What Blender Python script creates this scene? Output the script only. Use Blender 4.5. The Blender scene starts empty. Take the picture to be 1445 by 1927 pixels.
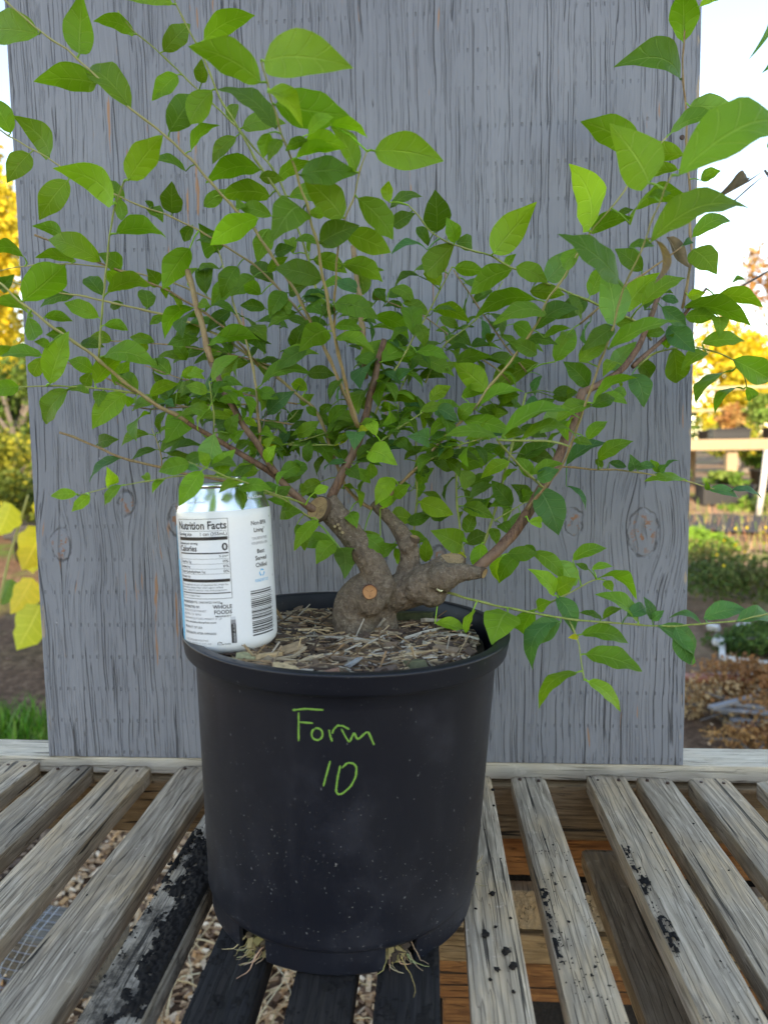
import bpy, bmesh, math, random
from mathutils import Vector, Matrix, noise as mnoise
S = bpy.context.scene
rad = math.radians

# ------------------------------------------------------------------ camera, light, exposure
cd = bpy.data.cameras.new('camera'); cam = bpy.data.objects.new('camera', cd)
S.collection.objects.link(cam); S.camera = cam
cd.sensor_fit = 'VERTICAL'; cd.sensor_height = 36.0; cd.sensor_width = 27.0
cd.lens = 1340.0/1927.0*36.0
cd.clip_start = 0.02; cd.clip_end = 600
cam.matrix_world = Matrix.Translation((0, 0, 0.35)) @ (Matrix.Rotation(0.06625, 4, 'Z') @ Matrix.Rotation(math.pi/2-0.09096, 4, 'X') @ Matrix.Rotation(-0.0144, 4, 'Z'))
cd.dof.use_dof = True; cd.dof.focus_distance = 0.60; cd.dof.aperture_fstop = 6.6

SUN_EL, SUN_AZ = rad(24), rad(190)           # low sun behind the camera's left shoulder; azimuth clockwise from +Y
W = bpy.data.worlds.new('World'); S.world = W; W.use_nodes = True
wn = W.node_tree; wn.nodes.clear()
sk = wn.nodes.new('ShaderNodeTexSky'); sk.sky_type = 'NISHITA'; sk.sun_disc = False
sk.sun_elevation = SUN_EL; sk.sun_rotation = SUN_AZ
sk.air_density = 1.0; sk.dust_density = 0.1; sk.ozone_density = 1.6
bg = wn.nodes.new('ShaderNodeBackground'); bg.inputs['Strength'].default_value = 0.15
wo = wn.nodes.new('ShaderNodeOutputWorld')
wn.links.new(sk.outputs[0], bg.inputs[0]); wn.links.new(bg.outputs[0], wo.inputs[0])
sd = bpy.data.lights.new('sun', 'SUN'); sd.energy = 3.0; sd.angle = rad(0.5); sd.color = (1.0, 0.90, 0.72)
sun = bpy.data.objects.new('sun', sd); S.collection.objects.link(sun)
sdir = Vector((math.sin(SUN_AZ)*math.cos(SUN_EL), math.cos(SUN_AZ)*math.cos(SUN_EL), math.sin(SUN_EL)))
sun.rotation_euler = sdir.to_track_quat('Z', 'Y').to_euler()
S.view_settings.view_transform = 'Standard'; S.view_settings.look = 'None'
S.view_settings.exposure = 1.92; S.view_settings.gamma = 1.0
S.view_settings.use_curve_mapping = False
S.view_settings.use_white_balance = True; S.view_settings.white_balance_temperature = 8400; S.view_settings.white_balance_tint = 15
S.cycles.max_bounces = 8; S.cycles.transparent_max_bounces = 8

rng = random.Random(7)
U = rng.uniform
def ns(x, y=0.0, z=0.0, s=1.0): return mnoise.noise(Vector((x*s, y*s, z*s)))
def sstep(a, b, x):
    t = min(1, max(0, (x-a)/(b-a))); return t*t*(3-2*t)

# ------------------------------------------------------------------ shader helper
class V:
    def __init__(s, g, sock): s.g, s.s = g, sock
    def _b(s, op, o, r=False):
        return s.g.m(op, o, s) if r else s.g.m(op, s, o)
    def __add__(s, o): return s._b('ADD', o)
    def __radd__(s, o): return s._b('ADD', o, True)
    def __sub__(s, o): return s._b('SUBTRACT', o)
    def __rsub__(s, o): return s._b('SUBTRACT', o, True)
    def __mul__(s, o): return s._b('MULTIPLY', o)
    def __rmul__(s, o): return s._b('MULTIPLY', o, True)
    def __truediv__(s, o): return s._b('DIVIDE', o)
class G:
    def __init__(s, name):
        s.mat = bpy.data.materials.new(name); s.mat.use_nodes = True
        s.nt = s.mat.node_tree; s.nt.nodes.clear(); s.L = s.nt.links
    def put(s, sock, v):
        if isinstance(v, V): s.L.new(v.s, sock)
        elif v is not None:
            if isinstance(v, tuple) and len(v) == 3 and sock.type == 'RGBA': v = (*v, 1)
            sock.default_value = v
    def n(s, ty, **kw):
        nd = s.nt.nodes.new(ty)
        for k, v in kw.items(): setattr(nd, k, v)
        return nd
    def m(s, op, a, b=None, c=None, clamp=False):
        nd = s.n('ShaderNodeMath', operation=op, use_clamp=clamp)
        for i, v in enumerate((a, b, c)):
            if v is not None: s.put(nd.inputs[i], v)
        return V(s, nd.outputs[0])
    def coord(s, which='Object'): return V(s, s.n('ShaderNodeTexCoord').outputs[which])
    def xyz(s, v):
        nd = s.n('ShaderNodeSeparateXYZ'); s.put(nd.inputs[0], v); return [V(s, o) for o in nd.outputs]
    def vec(s, x, y, z):
        nd = s.n('ShaderNodeCombineXYZ')
        for i, v in enumerate((x, y, z)): s.put(nd.inputs[i], v)
        return V(s, nd.outputs[0])
    def scale(s, v, sc, off=(0, 0, 0)):
        nd = s.n('ShaderNodeMapping'); s.put(nd.inputs[0], v); s.put(nd.inputs['Scale'], sc); s.put(nd.inputs['Location'], off)
        return V(s, nd.outputs[0])
    def noise(s, v, sc=5, det=4, ro=.55, dist=0.0, col=False):
        nd = s.n('ShaderNodeTexNoise'); s.put(nd.inputs['Vector'], v)
        for k, q in (('Scale', sc), ('Detail', det), ('Roughness', ro), ('Distortion', dist)): s.put(nd.inputs[k], q)
        return V(s, nd.outputs['Color' if col else 'Fac'])
    def voro(s, v, sc=5, feat='F1', out='Distance', rnd=1.0):
        nd = s.n('ShaderNodeTexVoronoi', feature=feat); s.put(nd.inputs['Vector'], v); s.put(nd.inputs['Scale'], sc)
        s.put(nd.inputs['Randomness'], rnd); return V(s, nd.outputs[out])
    def lines(s, x, a, b, sc, wd, e=.0007):       # thin lines of even width where a stretched noise crosses its middle
        n1 = s.noise(s.vec(x, a, b), sc, 1.0, .5); n2 = s.noise(s.vec(x+e, a, b), sc, 1.0, .5)
        gr = s.m('MAXIMUM', s.m('ABSOLUTE', n2-n1), .0004)
        return s.step(s.m('ABSOLUTE', n1-.5)*e/gr, wd, wd*.35)
    def step(s, v, a, b):                 # smooth 0..1 between a and b (a may exceed b)
        nd = s.n('ShaderNodeMapRange', interpolation_type='SMOOTHSTEP'); s.put(nd.inputs[0], v)
        if a <= b: vals = (a, b, 0, 1)
        else: vals = (b, a, 1, 0)
        for i, q in enumerate(vals): nd.inputs[i+1].default_value = q
        return V(s, nd.outputs[0])
    def mix(s, f, a, b, mode='MIX'):
        nd = s.n('ShaderNodeMix', data_type='RGBA', blend_type=mode)
        s.put(nd.inputs[0], f); s.put(nd.inputs[6], a); s.put(nd.inputs[7], b); return V(s, nd.outputs[2])
    def ramp(s, f, stops):
        nd = s.n('ShaderNodeValToRGB'); s.put(nd.inputs[0], f); e = nd.color_ramp.elements
        while len(e) < len(stops): e.new(0.5)
        for q, (p, c) in zip(e, stops): q.position = p; q.color = (*c, 1)
        return V(s, nd.outputs[0])
    def attr(s, name, out='Color'):
        nd = s.n('ShaderNodeAttribute', attribute_name=name); return V(s, nd.outputs[out])
    def rand(s): return V(s, s.n('ShaderNodeObjectInfo').outputs['Random'])
    def back(s): return V(s, s.n('ShaderNodeNewGeometry').outputs['Backfacing'])
    def bump(s, h, st=.5, d=.001, nrm=None):
        nd = s.n('ShaderNodeBump'); s.put(nd.inputs['Height'], h); nd.inputs['Strength'].default_value = st
        nd.inputs['Distance'].default_value = d
        if nrm: s.put(nd.inputs['Normal'], nrm)
        return V(s, nd.outputs[0])
    def bsdf(s, col, rough=.6, bump=None, metal=0.0, spec=None, coat=None, trans=None, tcol=None):
        p = s.n('ShaderNodeBsdfPrincipled')
        s.put(p.inputs['Base Color'], col); s.put(p.inputs['Roughness'], rough); s.put(p.inputs['Metallic'], metal)
        if spec is not None: s.put(p.inputs['Specular IOR Level'], spec)
        if coat is not None: s.put(p.inputs['Coat Weight'], coat); p.inputs['Coat Roughness'].default_value = .12
        if bump is not None: s.put(p.inputs['Normal'], bump)
        o = s.n('ShaderNodeOutputMaterial')
        if trans:
            t = s.n('ShaderNodeBsdfTranslucent'); s.put(t.inputs[0], tcol)
            mx = s.n('ShaderNodeMixShader'); s.put(mx.inputs[0], trans)
            s.L.new(p.outputs[0], mx.inputs[1]); s.L.new(t.outputs[0], mx.inputs[2]); s.L.new(mx.outputs[0], o.inputs[0])
        else: s.L.new(p.outputs[0], o.inputs[0])
        return s.mat

# ------------------------------------------------------------------ mesh helpers
def mk(name, verts, faces, mat=None, parent=None, smooth=False, uv=None, tint=None, loc=None, link=True):
    me = bpy.data.meshes.new(name); me.from_pydata(verts, [], faces)
    if smooth:
        me.polygons.foreach_set('use_smooth', [True]*len(me.polygons))
    if uv:
        ul = me.uv_layers.new(name='UVMap')
        for lp in me.loops: ul.data[lp.index].uv = uv[lp.vertex_index]
    if tint is not None:
        ca = me.color_attributes.new('tint', 'FLOAT_COLOR', 'POINT')
        if isinstance(tint, tuple): tint = [tint]*len(verts)
        ca.data.foreach_set('color', [q for c in tint for q in (c[0], c[1], c[2], 1.0)])
    if mat: me.materials.append(mat)
    me.update()
    return ob(name, me, parent, loc)
def ob(name, me, parent=None, loc=None):
    o = bpy.data.objects.new(name, me); S.collection.objects.link(o)
    if parent: o.parent = parent
    if loc: o.location = loc
    return o
def empty(name, label, cat, loc=(0, 0, 0), group=None):
    o = bpy.data.objects.new(name, None); S.collection.objects.link(o); o.location = loc; o.empty_display_size = .05
    return tag(o, label, cat, group)
def tag(o, label=None, cat=None, group=None, kind=None):
    for k, v in (('label', label), ('category', cat), ('group', group), ('kind', kind)):
        if v: o[k] = v
    return o
class MB:                                  # collects pieces into one mesh
    def __init__(s): s.v, s.f, s.t, s.u = [], [], [], []
    def add(s, verts, faces, tint=(1, 1, 1), uv=None):
        b = len(s.v); s.v += [tuple(q) for q in verts]; s.f += [tuple(b+i for i in f) for f in faces]; s.t += [tint]*len(verts)
        s.u += uv if uv else [(0, 0)]*len(verts)
    def build(s, name, mat, parent=None, smooth=False, uv=False, loc=None):
        if loc: s.v = [(x-loc[0], y-loc[1], z-loc[2]) for x, y, z in s.v]
        return mk(name, s.v, s.f, mat, parent, smooth, s.u if uv else None, s.t, loc)
BOXF = [(0, 3, 2, 1), (4, 5, 6, 7), (0, 1, 5, 4), (1, 2, 6, 5), (2, 3, 7, 6), (3, 0, 4, 7)]
def boxv(cx, cy, cz, sx, sy, sz, M=None):
    v = [Vector((x*sx/2, y*sy/2, z*sz/2)) for z in (-1, 1) for x, y in ((-1, -1), (1, -1), (1, 1), (-1, 1))]
    if M: v = [M @ q for q in v]
    return [(q.x+cx, q.y+cy, q.z+cz) for q in v]
def bevbox(name, c, sz, mat, parent=None, bev=.002, M=None, tint=None, loc=None):
    bm = bmesh.new(); bmesh.ops.create_cube(bm, size=1)
    for v in bm.verts: v.co = Vector((v.co.x*sz[0], v.co.y*sz[1], v.co.z*sz[2]))
    bmesh.ops.bevel(bm, geom=bm.edges[:], offset=bev, segments=2, affect='EDGES', profile=.6)
    if M: bm.transform(M)
    bmesh.ops.translate(bm, vec=Vector(c), verts=bm.verts)
    me = bpy.data.meshes.new(name); bm.to_mesh(me); bm.free(); me.materials.append(mat)
    return ob(name, me, parent, loc)
def tube(pts, rr, seg=8, cap=True, wob=0.0, seed=0):
    pts = [Vector(p) for p in pts]; n = len(pts)
    if not hasattr(rr, '__len__'): rr = [rr]*n
    v, f = [], []; ref = Vector((.3, .5, .81)).normalized()
    for i, p in enumerate(pts):
        t = (pts[min(i+1, n-1)]-pts[max(i-1, 0)]).normalized()
        a = ref - t*ref.dot(t)
        if a.length < 1e-4: a = t.orthogonal()
        a.normalize(); b = t.cross(a); ref = a
        for k in range(seg):
            th = 2*math.pi*k/seg
            r = rr[i]*(1+wob*ns(i*.7+seed, k*1.3, seed*.37))
            v.append(tuple(p + (a*math.cos(th)+b*math.sin(th))*r))
    for i in range(n-1):
        for k in range(seg):
            q = (k+1) % seg
            f.append((i*seg+k, i*seg+q, (i+1)*seg+q, (i+1)*seg+k))
    if cap: f.append(tuple(range(seg-1, -1, -1))); f.append(tuple((n-1)*seg+k for k in range(seg)))
    return v, f
def lathe(prof, seg=96, a0=0.0, a1=2*math.pi):
    full = abs(a1-a0-2*math.pi) < 1e-6; m = seg if full else seg+1
    v = [(r*math.cos(a0+(a1-a0)*k/seg), r*math.sin(a0+(a1-a0)*k/seg), z) for r, z in prof for k in range(m)]
    f = []
    for i in range(len(prof)-1):
        for k in range(seg):
            q = (k+1) % m
            f.append((i*m+k, i*m+q, (i+1)*m+q, (i+1)*m+k))
    return v, f

# ------------------------------------------------------------------ materials
def wood_grey(name, base, dark, warm, wet=False, axis='y'):
    g = G(name); r = g.rand(); c = g.coord(); x, y, z = g.xyz(c)
    if axis == 'x': x, y = y, x
    v = g.vec(x + r*7.3, y*.06 + r*3.1, z)
    gr = g.noise(v, 260, 6, .65, .6); gr2 = g.noise(g.vec(x+r*3, y*.10, z), 70, 4, .6, 1.2)
    ln = g.m('MAXIMUM', g.lines(x+r*4.1, y*.045, z*.8, 170, .00038), g.lines(x+r*6.7, y*.03, z*.8, 90, .00045)*g.step(g.noise(g.vec(x*3+r*3, y*1.2, z), 12, 3), .45, .55))
    big = g.noise(g.vec(x+r*9, y*.5, z), 16, 4, .6); st = g.noise(g.vec(x+r*5, y+r*11, z), 60, 5, .7)
    crk = g.noise(g.vec(x*1.0+r*2, y*.03, z*1.0), 150, 3, .5, 1.0)
    crack = g.step(crk, .625, .66)
    ring = g.m('SINE', (x*620 + g.noise(g.vec(x+r*3, y*.35, z), 22, 2, .5)*34))*.5+.5
    col = g.mix(g.step(gr, .3, .7), dark, base)
    col = g.mix(g.step(big, .42, .66)*.72, col, warm)
    col = g.mix(ring*g.step(gr2, .32, .55)*.62, col, dark)
    col = g.mix(g.step(g.noise(v, 520, 3, .6), .52, .62)*.4, col, dark)
    col = g.mix(g.step(st, .6, .72)*.35, col, (base[0]*1.5, base[1]*1.5, base[2]*1.5))
    col = g.mix(ln*.5, col, (dark[0]*.45, dark[1]*.42, dark[2]*.38))
    col = g.mix(crack*.85, col, (.02, .017, .014))
    if wet:
        w = g.step(g.noise(g.vec(x+r*5, y*.55, z), 30, 6, .68), .40, .60); w2 = g.step(g.noise(g.vec(x+r*5, y, z), 170, 5, .75), .30, .62)
        col = g.mix(w*(w2*.5+.42), col, (.035, .027, .021))
    drt = g.step(g.noise(g.vec(x+r*13, y*.55+r*4, z), 26, 5, .65), .54, .72)
    col = g.mix(drt*.30, col, (dark[0]*.6, dark[1]*.55, dark[2]*.5))
    tone = g.m('MULTIPLY_ADD', r, .38, .84)
    hsv = g.n('ShaderNodeHueSaturation'); g.put(hsv.inputs['Color'], col); g.put(hsv.inputs['Value'], tone); col = V(g, hsv.outputs[0])
    h = gr*.5+gr2*.5-crack*1.2-ln*.7+ring*.25
    return g.bsdf(col, .78, g.bump(h, .9, .0016), spec=.3)
M_SLAT = wood_grey('weathered_grey_wood', (.62, .50, .37), (.29, .225, .16), (.56, .385, .22))
M_STAINED = wood_grey('soil_smeared_wood', (.60, .51, .41), (.32, .265, .20), (.52, .39, .26), wet=True)
M_RAIL = wood_grey('pale_rail_wood', (.76, .66, .52), (.60, .50, .37), (.68, .54, .38), axis='x')
M_APRON = wood_grey('tan_timber', (.42, .29, .17), (.20, .125, .065), (.44, .28, .14), axis='x')
M_ORANGE = wood_grey('orange_brown_timber', (.38, .17, .06), (.17, .065, .024), (.40, .18, .07), axis='x')
M_DARKSLAT = wood_grey('dark_soil_and_gap_wood', (.03, .026, .024), (.012, .01, .01), (.035, .026, .02))
def simple(name, col, rough=.6, metal=0, spec=None, var=.25, sc=60):
    g = G(name); nz = g.noise(g.coord(), sc, 4)
    c2 = tuple(q*(1-var) for q in col); c3 = tuple(min(1, q*(1+var)) for q in col)
    return g.bsdf(g.mix(nz, c2, c3), rough, g.bump(nz, .3, .001), metal, spec)
M_NAIL = simple('rusty_nail', (.07, .04, .03), .6, .4)
def tinted(name, rough=.85, var=.3, sc=300, bump=.5, trans=None, spec=.25):
    g = G(name); t = g.attr('tint'); nz = g.noise(g.coord(), sc, 3)
    col = g.mix(g.m('MULTIPLY_ADD', nz, 2*var, 1-var), (0, 0, 0), t) if False else g.mix(1.0, t, g.ramp(nz, [(.25, (1-var,)*3), (.75, (1+var,)*3)]), 'MULTIPLY')
    return g.bsdf(col, rough, g.bump(nz, bump, .0006), spec=spec, trans=trans, tcol=t if trans else None)
M_TINT = tinted('natural_debris'); M_FARLEAF = tinted('tree_foliage', .6, .2, 8, .1, .35)
M_SOILCLUMP = simple('moist_potting_soil', (.014, .011, .009), .9, 0, .3, .5, 900)

def paint_board():
    g = G('grey_painted_plywood'); c = g.coord(); x, y, z = g.xyz(c)
    xw = x; ringd = None
    KN = [(-.412, .247, .016), (-.335, .292, .012), (-.278, .273, .014), (.223, .256, .022), (.150, .268, .013), (-.06, .23, .012), (.008,.228,.013)]
    kmask = None; kring = None; kcore = None
    for kx, kz, kr in KN:
        dx = x-kx; dz = (z-kz)*.62
        d = g.m('SQRT', dx*dx+dz*dz)
        e = g.m('EXPONENT', (dx*dx+dz*dz)*(-1/(2*(kr*1.25)**2)))
        xw = xw - dx*e*.86
        wob = g.noise(c, 90, 3)*.008
        ring = g.step(g.m('ABSOLUTE', d+wob-.004-kr*.72), .0016, .0004)
        core = g.step(d+wob-.004, kr*.75, kr*.35)
        kring = ring if kring is None else g.m('MAXIMUM', kring, ring)
        kcore = core if kcore is None else g.m('MAXIMUM', kcore, core)
    wv = g.noise(g.vec(x*1.4, 0.0, z*.9), 5, 3)*.016+g.noise(g.vec(x*2.0, 0.0, z*1.0), 20, 2)*.0014
    xg = xw+wv
    fine = g.noise(g.vec(xg, 0.0, z*.03), 330, 5, .7, .2)
    mid = g.noise(g.vec(xg, 0.0, z*.028), 110, 3, .6, .3)
    def lines(off, sc, zs, wd, bs, bz, b0, b1):
        k_ = g.step(g.noise(g.vec(x*bs+off*3, 0.0, z*bz), 10, 3, .6), b0, b1)
        return g.lines(xg+off, 0.0, z*zs, sc, wd)*k_
    crack = g.m('MAXIMUM', lines(3.3, 70, .017, .0005, 3.6, 1.0, .45, .52), lines(5.9, 42, .014, .0007, 2.6, .6, .50, .56))
    crack2 = g.m('MAXIMUM', lines(8.1, 120, .02, .0004, 5, 1.5, .40, .50), lines(1.2, 190, .025, .0004, 6, 2.0, .45, .56))
    # rows of short dents running across the sheet
    row = g.m('FRACT', z*27.0+.3); rowm = g.step(g.m('ABSOLUTE', row-.5), .060, .035)
    tick = g.m('FRACT', x*112+g.noise(g.vec(x, 0.0, 0.0), 40, 2)*1.6); tickm = g.step(g.m('ABSOLUTE', tick-.5), .11, .05)
    dent = rowm*tickm*g.step(g.noise(g.vec(x, 0.0, z*.6), 7, 2), .44, .62)
    cloud = g.noise(g.vec(x*1.3, 0.0, z*.5), 7, 5, .6)
    col = g.ramp(cloud, [(.25, (.196, .204, .228)), (.5, (.235, .243, .266)), (.75, (.290, .297, .319))])
    col = g.mix(g.step(fine, .40, .66)*.20, col, (.15, .153, .17))
    col = g.mix(g.step(mid, .58, .78)*.22, col, (.37, .375, .39))
    col = g.mix(crack2*.36, col, (.055, .055, .062))
    col = g.mix(crack*.68, col, (.030, .029, .032))
    col = g.mix(dent*.36, col, (.06, .06, .068))
    org = g.noise(g.vec(xg+1.7, 0.0, z*.07), 170, 3, .55); orgb = g.noise(g.vec(x+.9, 0.0, z*.5), 5.2, 3)
    om = g.step(org+(orgb-.5)*.55, .69, .73)
    col = g.mix(om*.8, col, (.42, .20, .085))
    edge = g.step(g.m('ABSOLUTE', x+.0852), .349, .3545)*g.step(g.noise(g.vec(x, 0.0, z*.25), 90, 4), .56, .64)
    col = g.mix(edge*.8, col, (.5, .36, .22))
    kring = kring*.7
    col = g.mix(kring*g.step(g.noise(c, 60, 3), .42, .55)*.85, col, (.04, .035, .035))
    col = g.mix(kcore*g.step(g.noise(g.vec(x, 0.0, z), 130, 4), .53, .6)*.9, col, (.30, .14, .075))
    fl = g.step(g.noise(c, 130, 2, .4), .80, .83)
    col = g.mix(fl*.5, col, (.6, .6, .6))
    h = fine*.35+mid*.5-crack*1.3-crack2*.5-dent*.8-kring*.6+kcore*.3*g.noise(c, 200, 3)
    rough = g.m('MULTIPLY_ADD', g.noise(c, 50, 3), .25, .50)
    return g.bsdf(col, rough, g.bump(h, .8, .0016), spec=.25)
M_BOARD = paint_board()

def pot_mat():
    g = G('black_nursery_plastic'); c = g.coord(); x, y, z = g.xyz(c)
    sc = g.step(g.voro(g.vec(x, y, z), 95, 'F1'), .115, .05)*g.step(g.noise(c, 37, 3), .52, .60)
    sp2 = g.step(g.noise(c, 640, 2, .4), .715, .75)*g.step(g.noise(c, 16, 3)+g.step(z, .16, .02)*.12, .44, .64)
    sp3 = g.step(g.noise(g.vec(x*1.2+z*.5, y, z*.8-x*.4), 300, 2, .4), .745, .765)
    dust = g.step(g.noise(c, 14, 5, .65), .48, .78); low = g.step(z, .05, .0)
    streak = g.noise(g.vec(x, y, z*.18), 40, 4, .6)
    hz = g.noise(c, 30, 4, .6)
    col = g.mix(dust*.30+low*.12*hz, (.0075, .0086, .0140), (.058, .060, .076))
    col = g.mix(g.step(streak, .52, .75)*.10, col, (.07, .07, .082))
    col = g.mix(sp2*.5, col, (.40, .39, .37)); col = g.mix(sp3*.4, col, (.28, .28, .28))
    col = g.mix(sc*.12, col, (.25, .25, .27))
    rough = g.m('MULTIPLY_ADD', hz, .22, .28)+dust*.12
    h = g.noise(c, 900, 3)*.4+sp2*.6+g.noise(g.vec(x, y, z*3), 60, 2)*.5
    return g.bsdf(col, rough, g.bump(h, .25, .0006), spec=.42)
M_POT = pot_mat()
def bark_mat():
    g = G('grey_brown_bark'); c = g.coord()
    a = g.noise(c, 190, 6, .75, 1.2); b = g.voro(g.scale(c, (1, 1, .6)), 330); d = g.noise(c, 30, 4)
    lent = g.step(g.noise(g.scale(c, (1, 1, 1.6)), 520, 2, .4), .64, .70)
    col = g.ramp(a, [(.25, (.058, .041, .029)), (.5, (.170, .125, .088)), (.72, (.31, .245, .175))])
    col = g.mix(g.step(d, .5, .7)*.4, col, (.14, .12, .085))
    col = g.mix(lent*.55, col, (.42, .35, .25))
    return g.bsdf(col, .85, g.bump(a*.8+b*.7+lent*.5, .9, .0019), spec=.2)
M_BARK = bark_mat()
def twig_mat(name, c0, c1, c2, sc=1.0, grad=False):
    g = G(name); c = g.coord(); a = g.noise(g.scale(c, (1, 1, .25)), 420*sc, 5, .65, .5); b = g.noise(c, 55, 3)
    l = g.step(g.noise(c, 700, 2), .66, .72)
    col = g.mix(g.step(b, .4, .65)*.6, g.mix(g.step(a, .35, .65), c0, c1), c2)
    col = g.mix(l*.4, col, tuple(min(1, q*1.8) for q in c2))
    if grad: col = g.mix(g.attr('tint', 'Fac'), col, g.mix(g.step(a, .3, .7)*.5, (.44, .44, .15), (.36, .34, .13)))
    return g.bsdf(col, .62, g.bump(a+l*.4, .6, .0007), spec=.35)
M_BRANCH = twig_mat('brown_branch_bark', (.060, .032, .020), (.165, .095, .055), (.21, .145, .095))
M_TAN = twig_mat('tan_young_stem', (.22, .125, .06), (.36, .235, .12), (.34, .25, .12), grad=True)
M_GREEN = twig_mat('green_shoot', (.20, .26, .05), (.30, .36, .09), (.34, .33, .12))
M_DEAD = twig_mat('dead_twig', (.10, .085, .075), (.2, .17, .15), (.16, .14, .12))
M_CUT = twig_mat('pruned_wood', (.30, .17, .07), (.46, .30, .13), (.16, .10, .05), .6)
M_CUTTOP = twig_mat('old_pruned_wood', (.16, .10, .05), (.28, .18, .085), (.10, .065, .035), .6)
M_CUTFRESH = twig_mat('fresh_pruned_wood', (.36, .14, .055), (.52, .27, .12), (.26, .09, .04), .5)
M_CUTTAN = simple('tan_pruned_wood', (.40, .31, .17), .7)
M_CUTPALE = simple('pale_pruned_wood', (.62, .60, .36), .7)
def leaf_mat():
    g = G('leaf'); t = g.attr('tint'); uvn = g.n('ShaderNodeUVMap'); uvn.uv_map = 'UVMap'
    u, v, _ = g.xyz(V(g, uvn.outputs[0])); av = g.m('ABSOLUTE', (v-.5)*2)
    mid = g.step(av, .065, .025)
    lat = g.m('FRACT', u*5.4-av*(1.55)+av*av*.75+.15)
    latm = g.step(g.m('ABSOLUTE', lat-.5), .075, .02)*g.step(av, 1.0, .85)*g.step(u, .97, .8)
    fine = g.voro(g.vec(u*2.1, v, 0.0), 16, 'DISTANCE_TO_EDGE'); fm = g.step(fine, .05, .01)
    c = g.coord(); mot = g.noise(c, 90, 4, .6); big = g.noise(c, 22, 2)
    vein = g.m('MAXIMUM', mid, latm*.75); bk = g.back()
    top = g.mix(g.step(mot, .3, .75)*.45, t, g.mix(1.0, t, (.62, .70, .55), 'MULTIPLY'))
    und = g.mix(.45, top, g.mix(1.0, t, (1.35, 1.25, 1.9), 'MULTIPLY'))
    col = g.mix(bk, top, und)
    vc = g.mix(.35, g.mix(1.0, t, (1.8, 1.6, 2.2), 'MULTIPLY'), (.42, .56, .20))
    col = g.mix(vein*g.m('MULTIPLY_ADD', bk, .20, .70), col, vc)
    col = g.mix(fm*.16, col, vc)
    edge = g.step(av, .90, .99)*g.step(g.noise(c, 45, 3), .52, .62); col = g.mix(edge*.5, col, (.22, .17, .04))
    spot = g.step(g.noise(c, 260, 2, .4), .755, .79)
    col = g.mix(spot*.45, col, (.30, .22, .07))
    h = vein*g.m('MULTIPLY_ADD', bk, 2.0, -1.0)*.8+mot*.25+g.m('ABSOLUTE', lat-.5)*-.35+fm*.1
    tc = g.mix(1.0, g.mix(vein*.5, t, g.mix(1.0, t, (1.5, 1.35, 1.5), 'MULTIPLY')), (1.85, 1.68, .62), 'MULTIPLY')
    return g.bsdf(col, g.m('MULTIPLY_ADD', bk, .15, .46), g.bump(h, .9, .0016), spec=.34, trans=.42, tcol=tc)
M_LEAF = leaf_mat()
M_DRY = tinted('dry_leaf', .8, .35, 160, .6, .25)

# ------------------------------------------------------------------ terrain
GZ = -.60
def tz(x, y):
    b = -.60 + .55*min(1, max(0, (y-2.5)/4.5))
    if y < .8: b = -.60
    near = math.exp(-((x)**2+(y-3)**2)/60)
    return b + near*(.035*ns(x*1.3, y*1.3, 2)+.012*ns(x*6, y*6, 5))
def ground():
    xs = [-160, -60, -25, -12]+[-8+.25*i for i in range(65)]+[12, 25, 60, 160]
    ys = [-160, -60, -20, -8, -3]+[-1+.22*i for i in range(60)]+[14, 20, 40, 80, 200]
    v = [(x, y, tz(x, y)) for y in ys for x in xs]; n = len(xs)
    f = [(j*n+i, j*n+i+1, (j+1)*n+i+1, (j+1)*n+i) for j in range(len(ys)-1) for i in range(n-1)]
    g = G('bare_ground'); c = g.coord(); x, y, z = g.xyz(c)
    a = g.noise(c, 26, 6, .7); b = g.noise(c, 1.4, 4, .6); d = g.noise(c, 120, 3)
    col = g.ramp(a, [(.25, (.040, .022, .013)), (.5, (.14, .080, .048)), (.75, (.32, .20, .125))])
    right = g.step(x, .2, .9)
    col = g.mix(right*g.step(y, 2.6, 3.6)*g.step(b, .36, .6), col, g.ramp(d, [(.3, (.32, .20, .13)), (.7, (.50, .36, .25))]))
    gr = g.step(b+g.noise(c, 5, 4)*.3, .66, .76)*g.step(y, 2.6, 4.5)
    col = g.mix(gr*.8, col, g.ramp(a, [(.3, (.04, .085, .015)), (.7, (.12, .2, .03))]))
    m = g.bsdf(col, .95, g.bump(a+d*.5, 1.0, .02), spec=.15)
    tag(mk('ground', v, f, m, smooth=True), 'bare brown earth and mulch sloping up behind the bench', 'ground', kind='structure')
ground()

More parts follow.
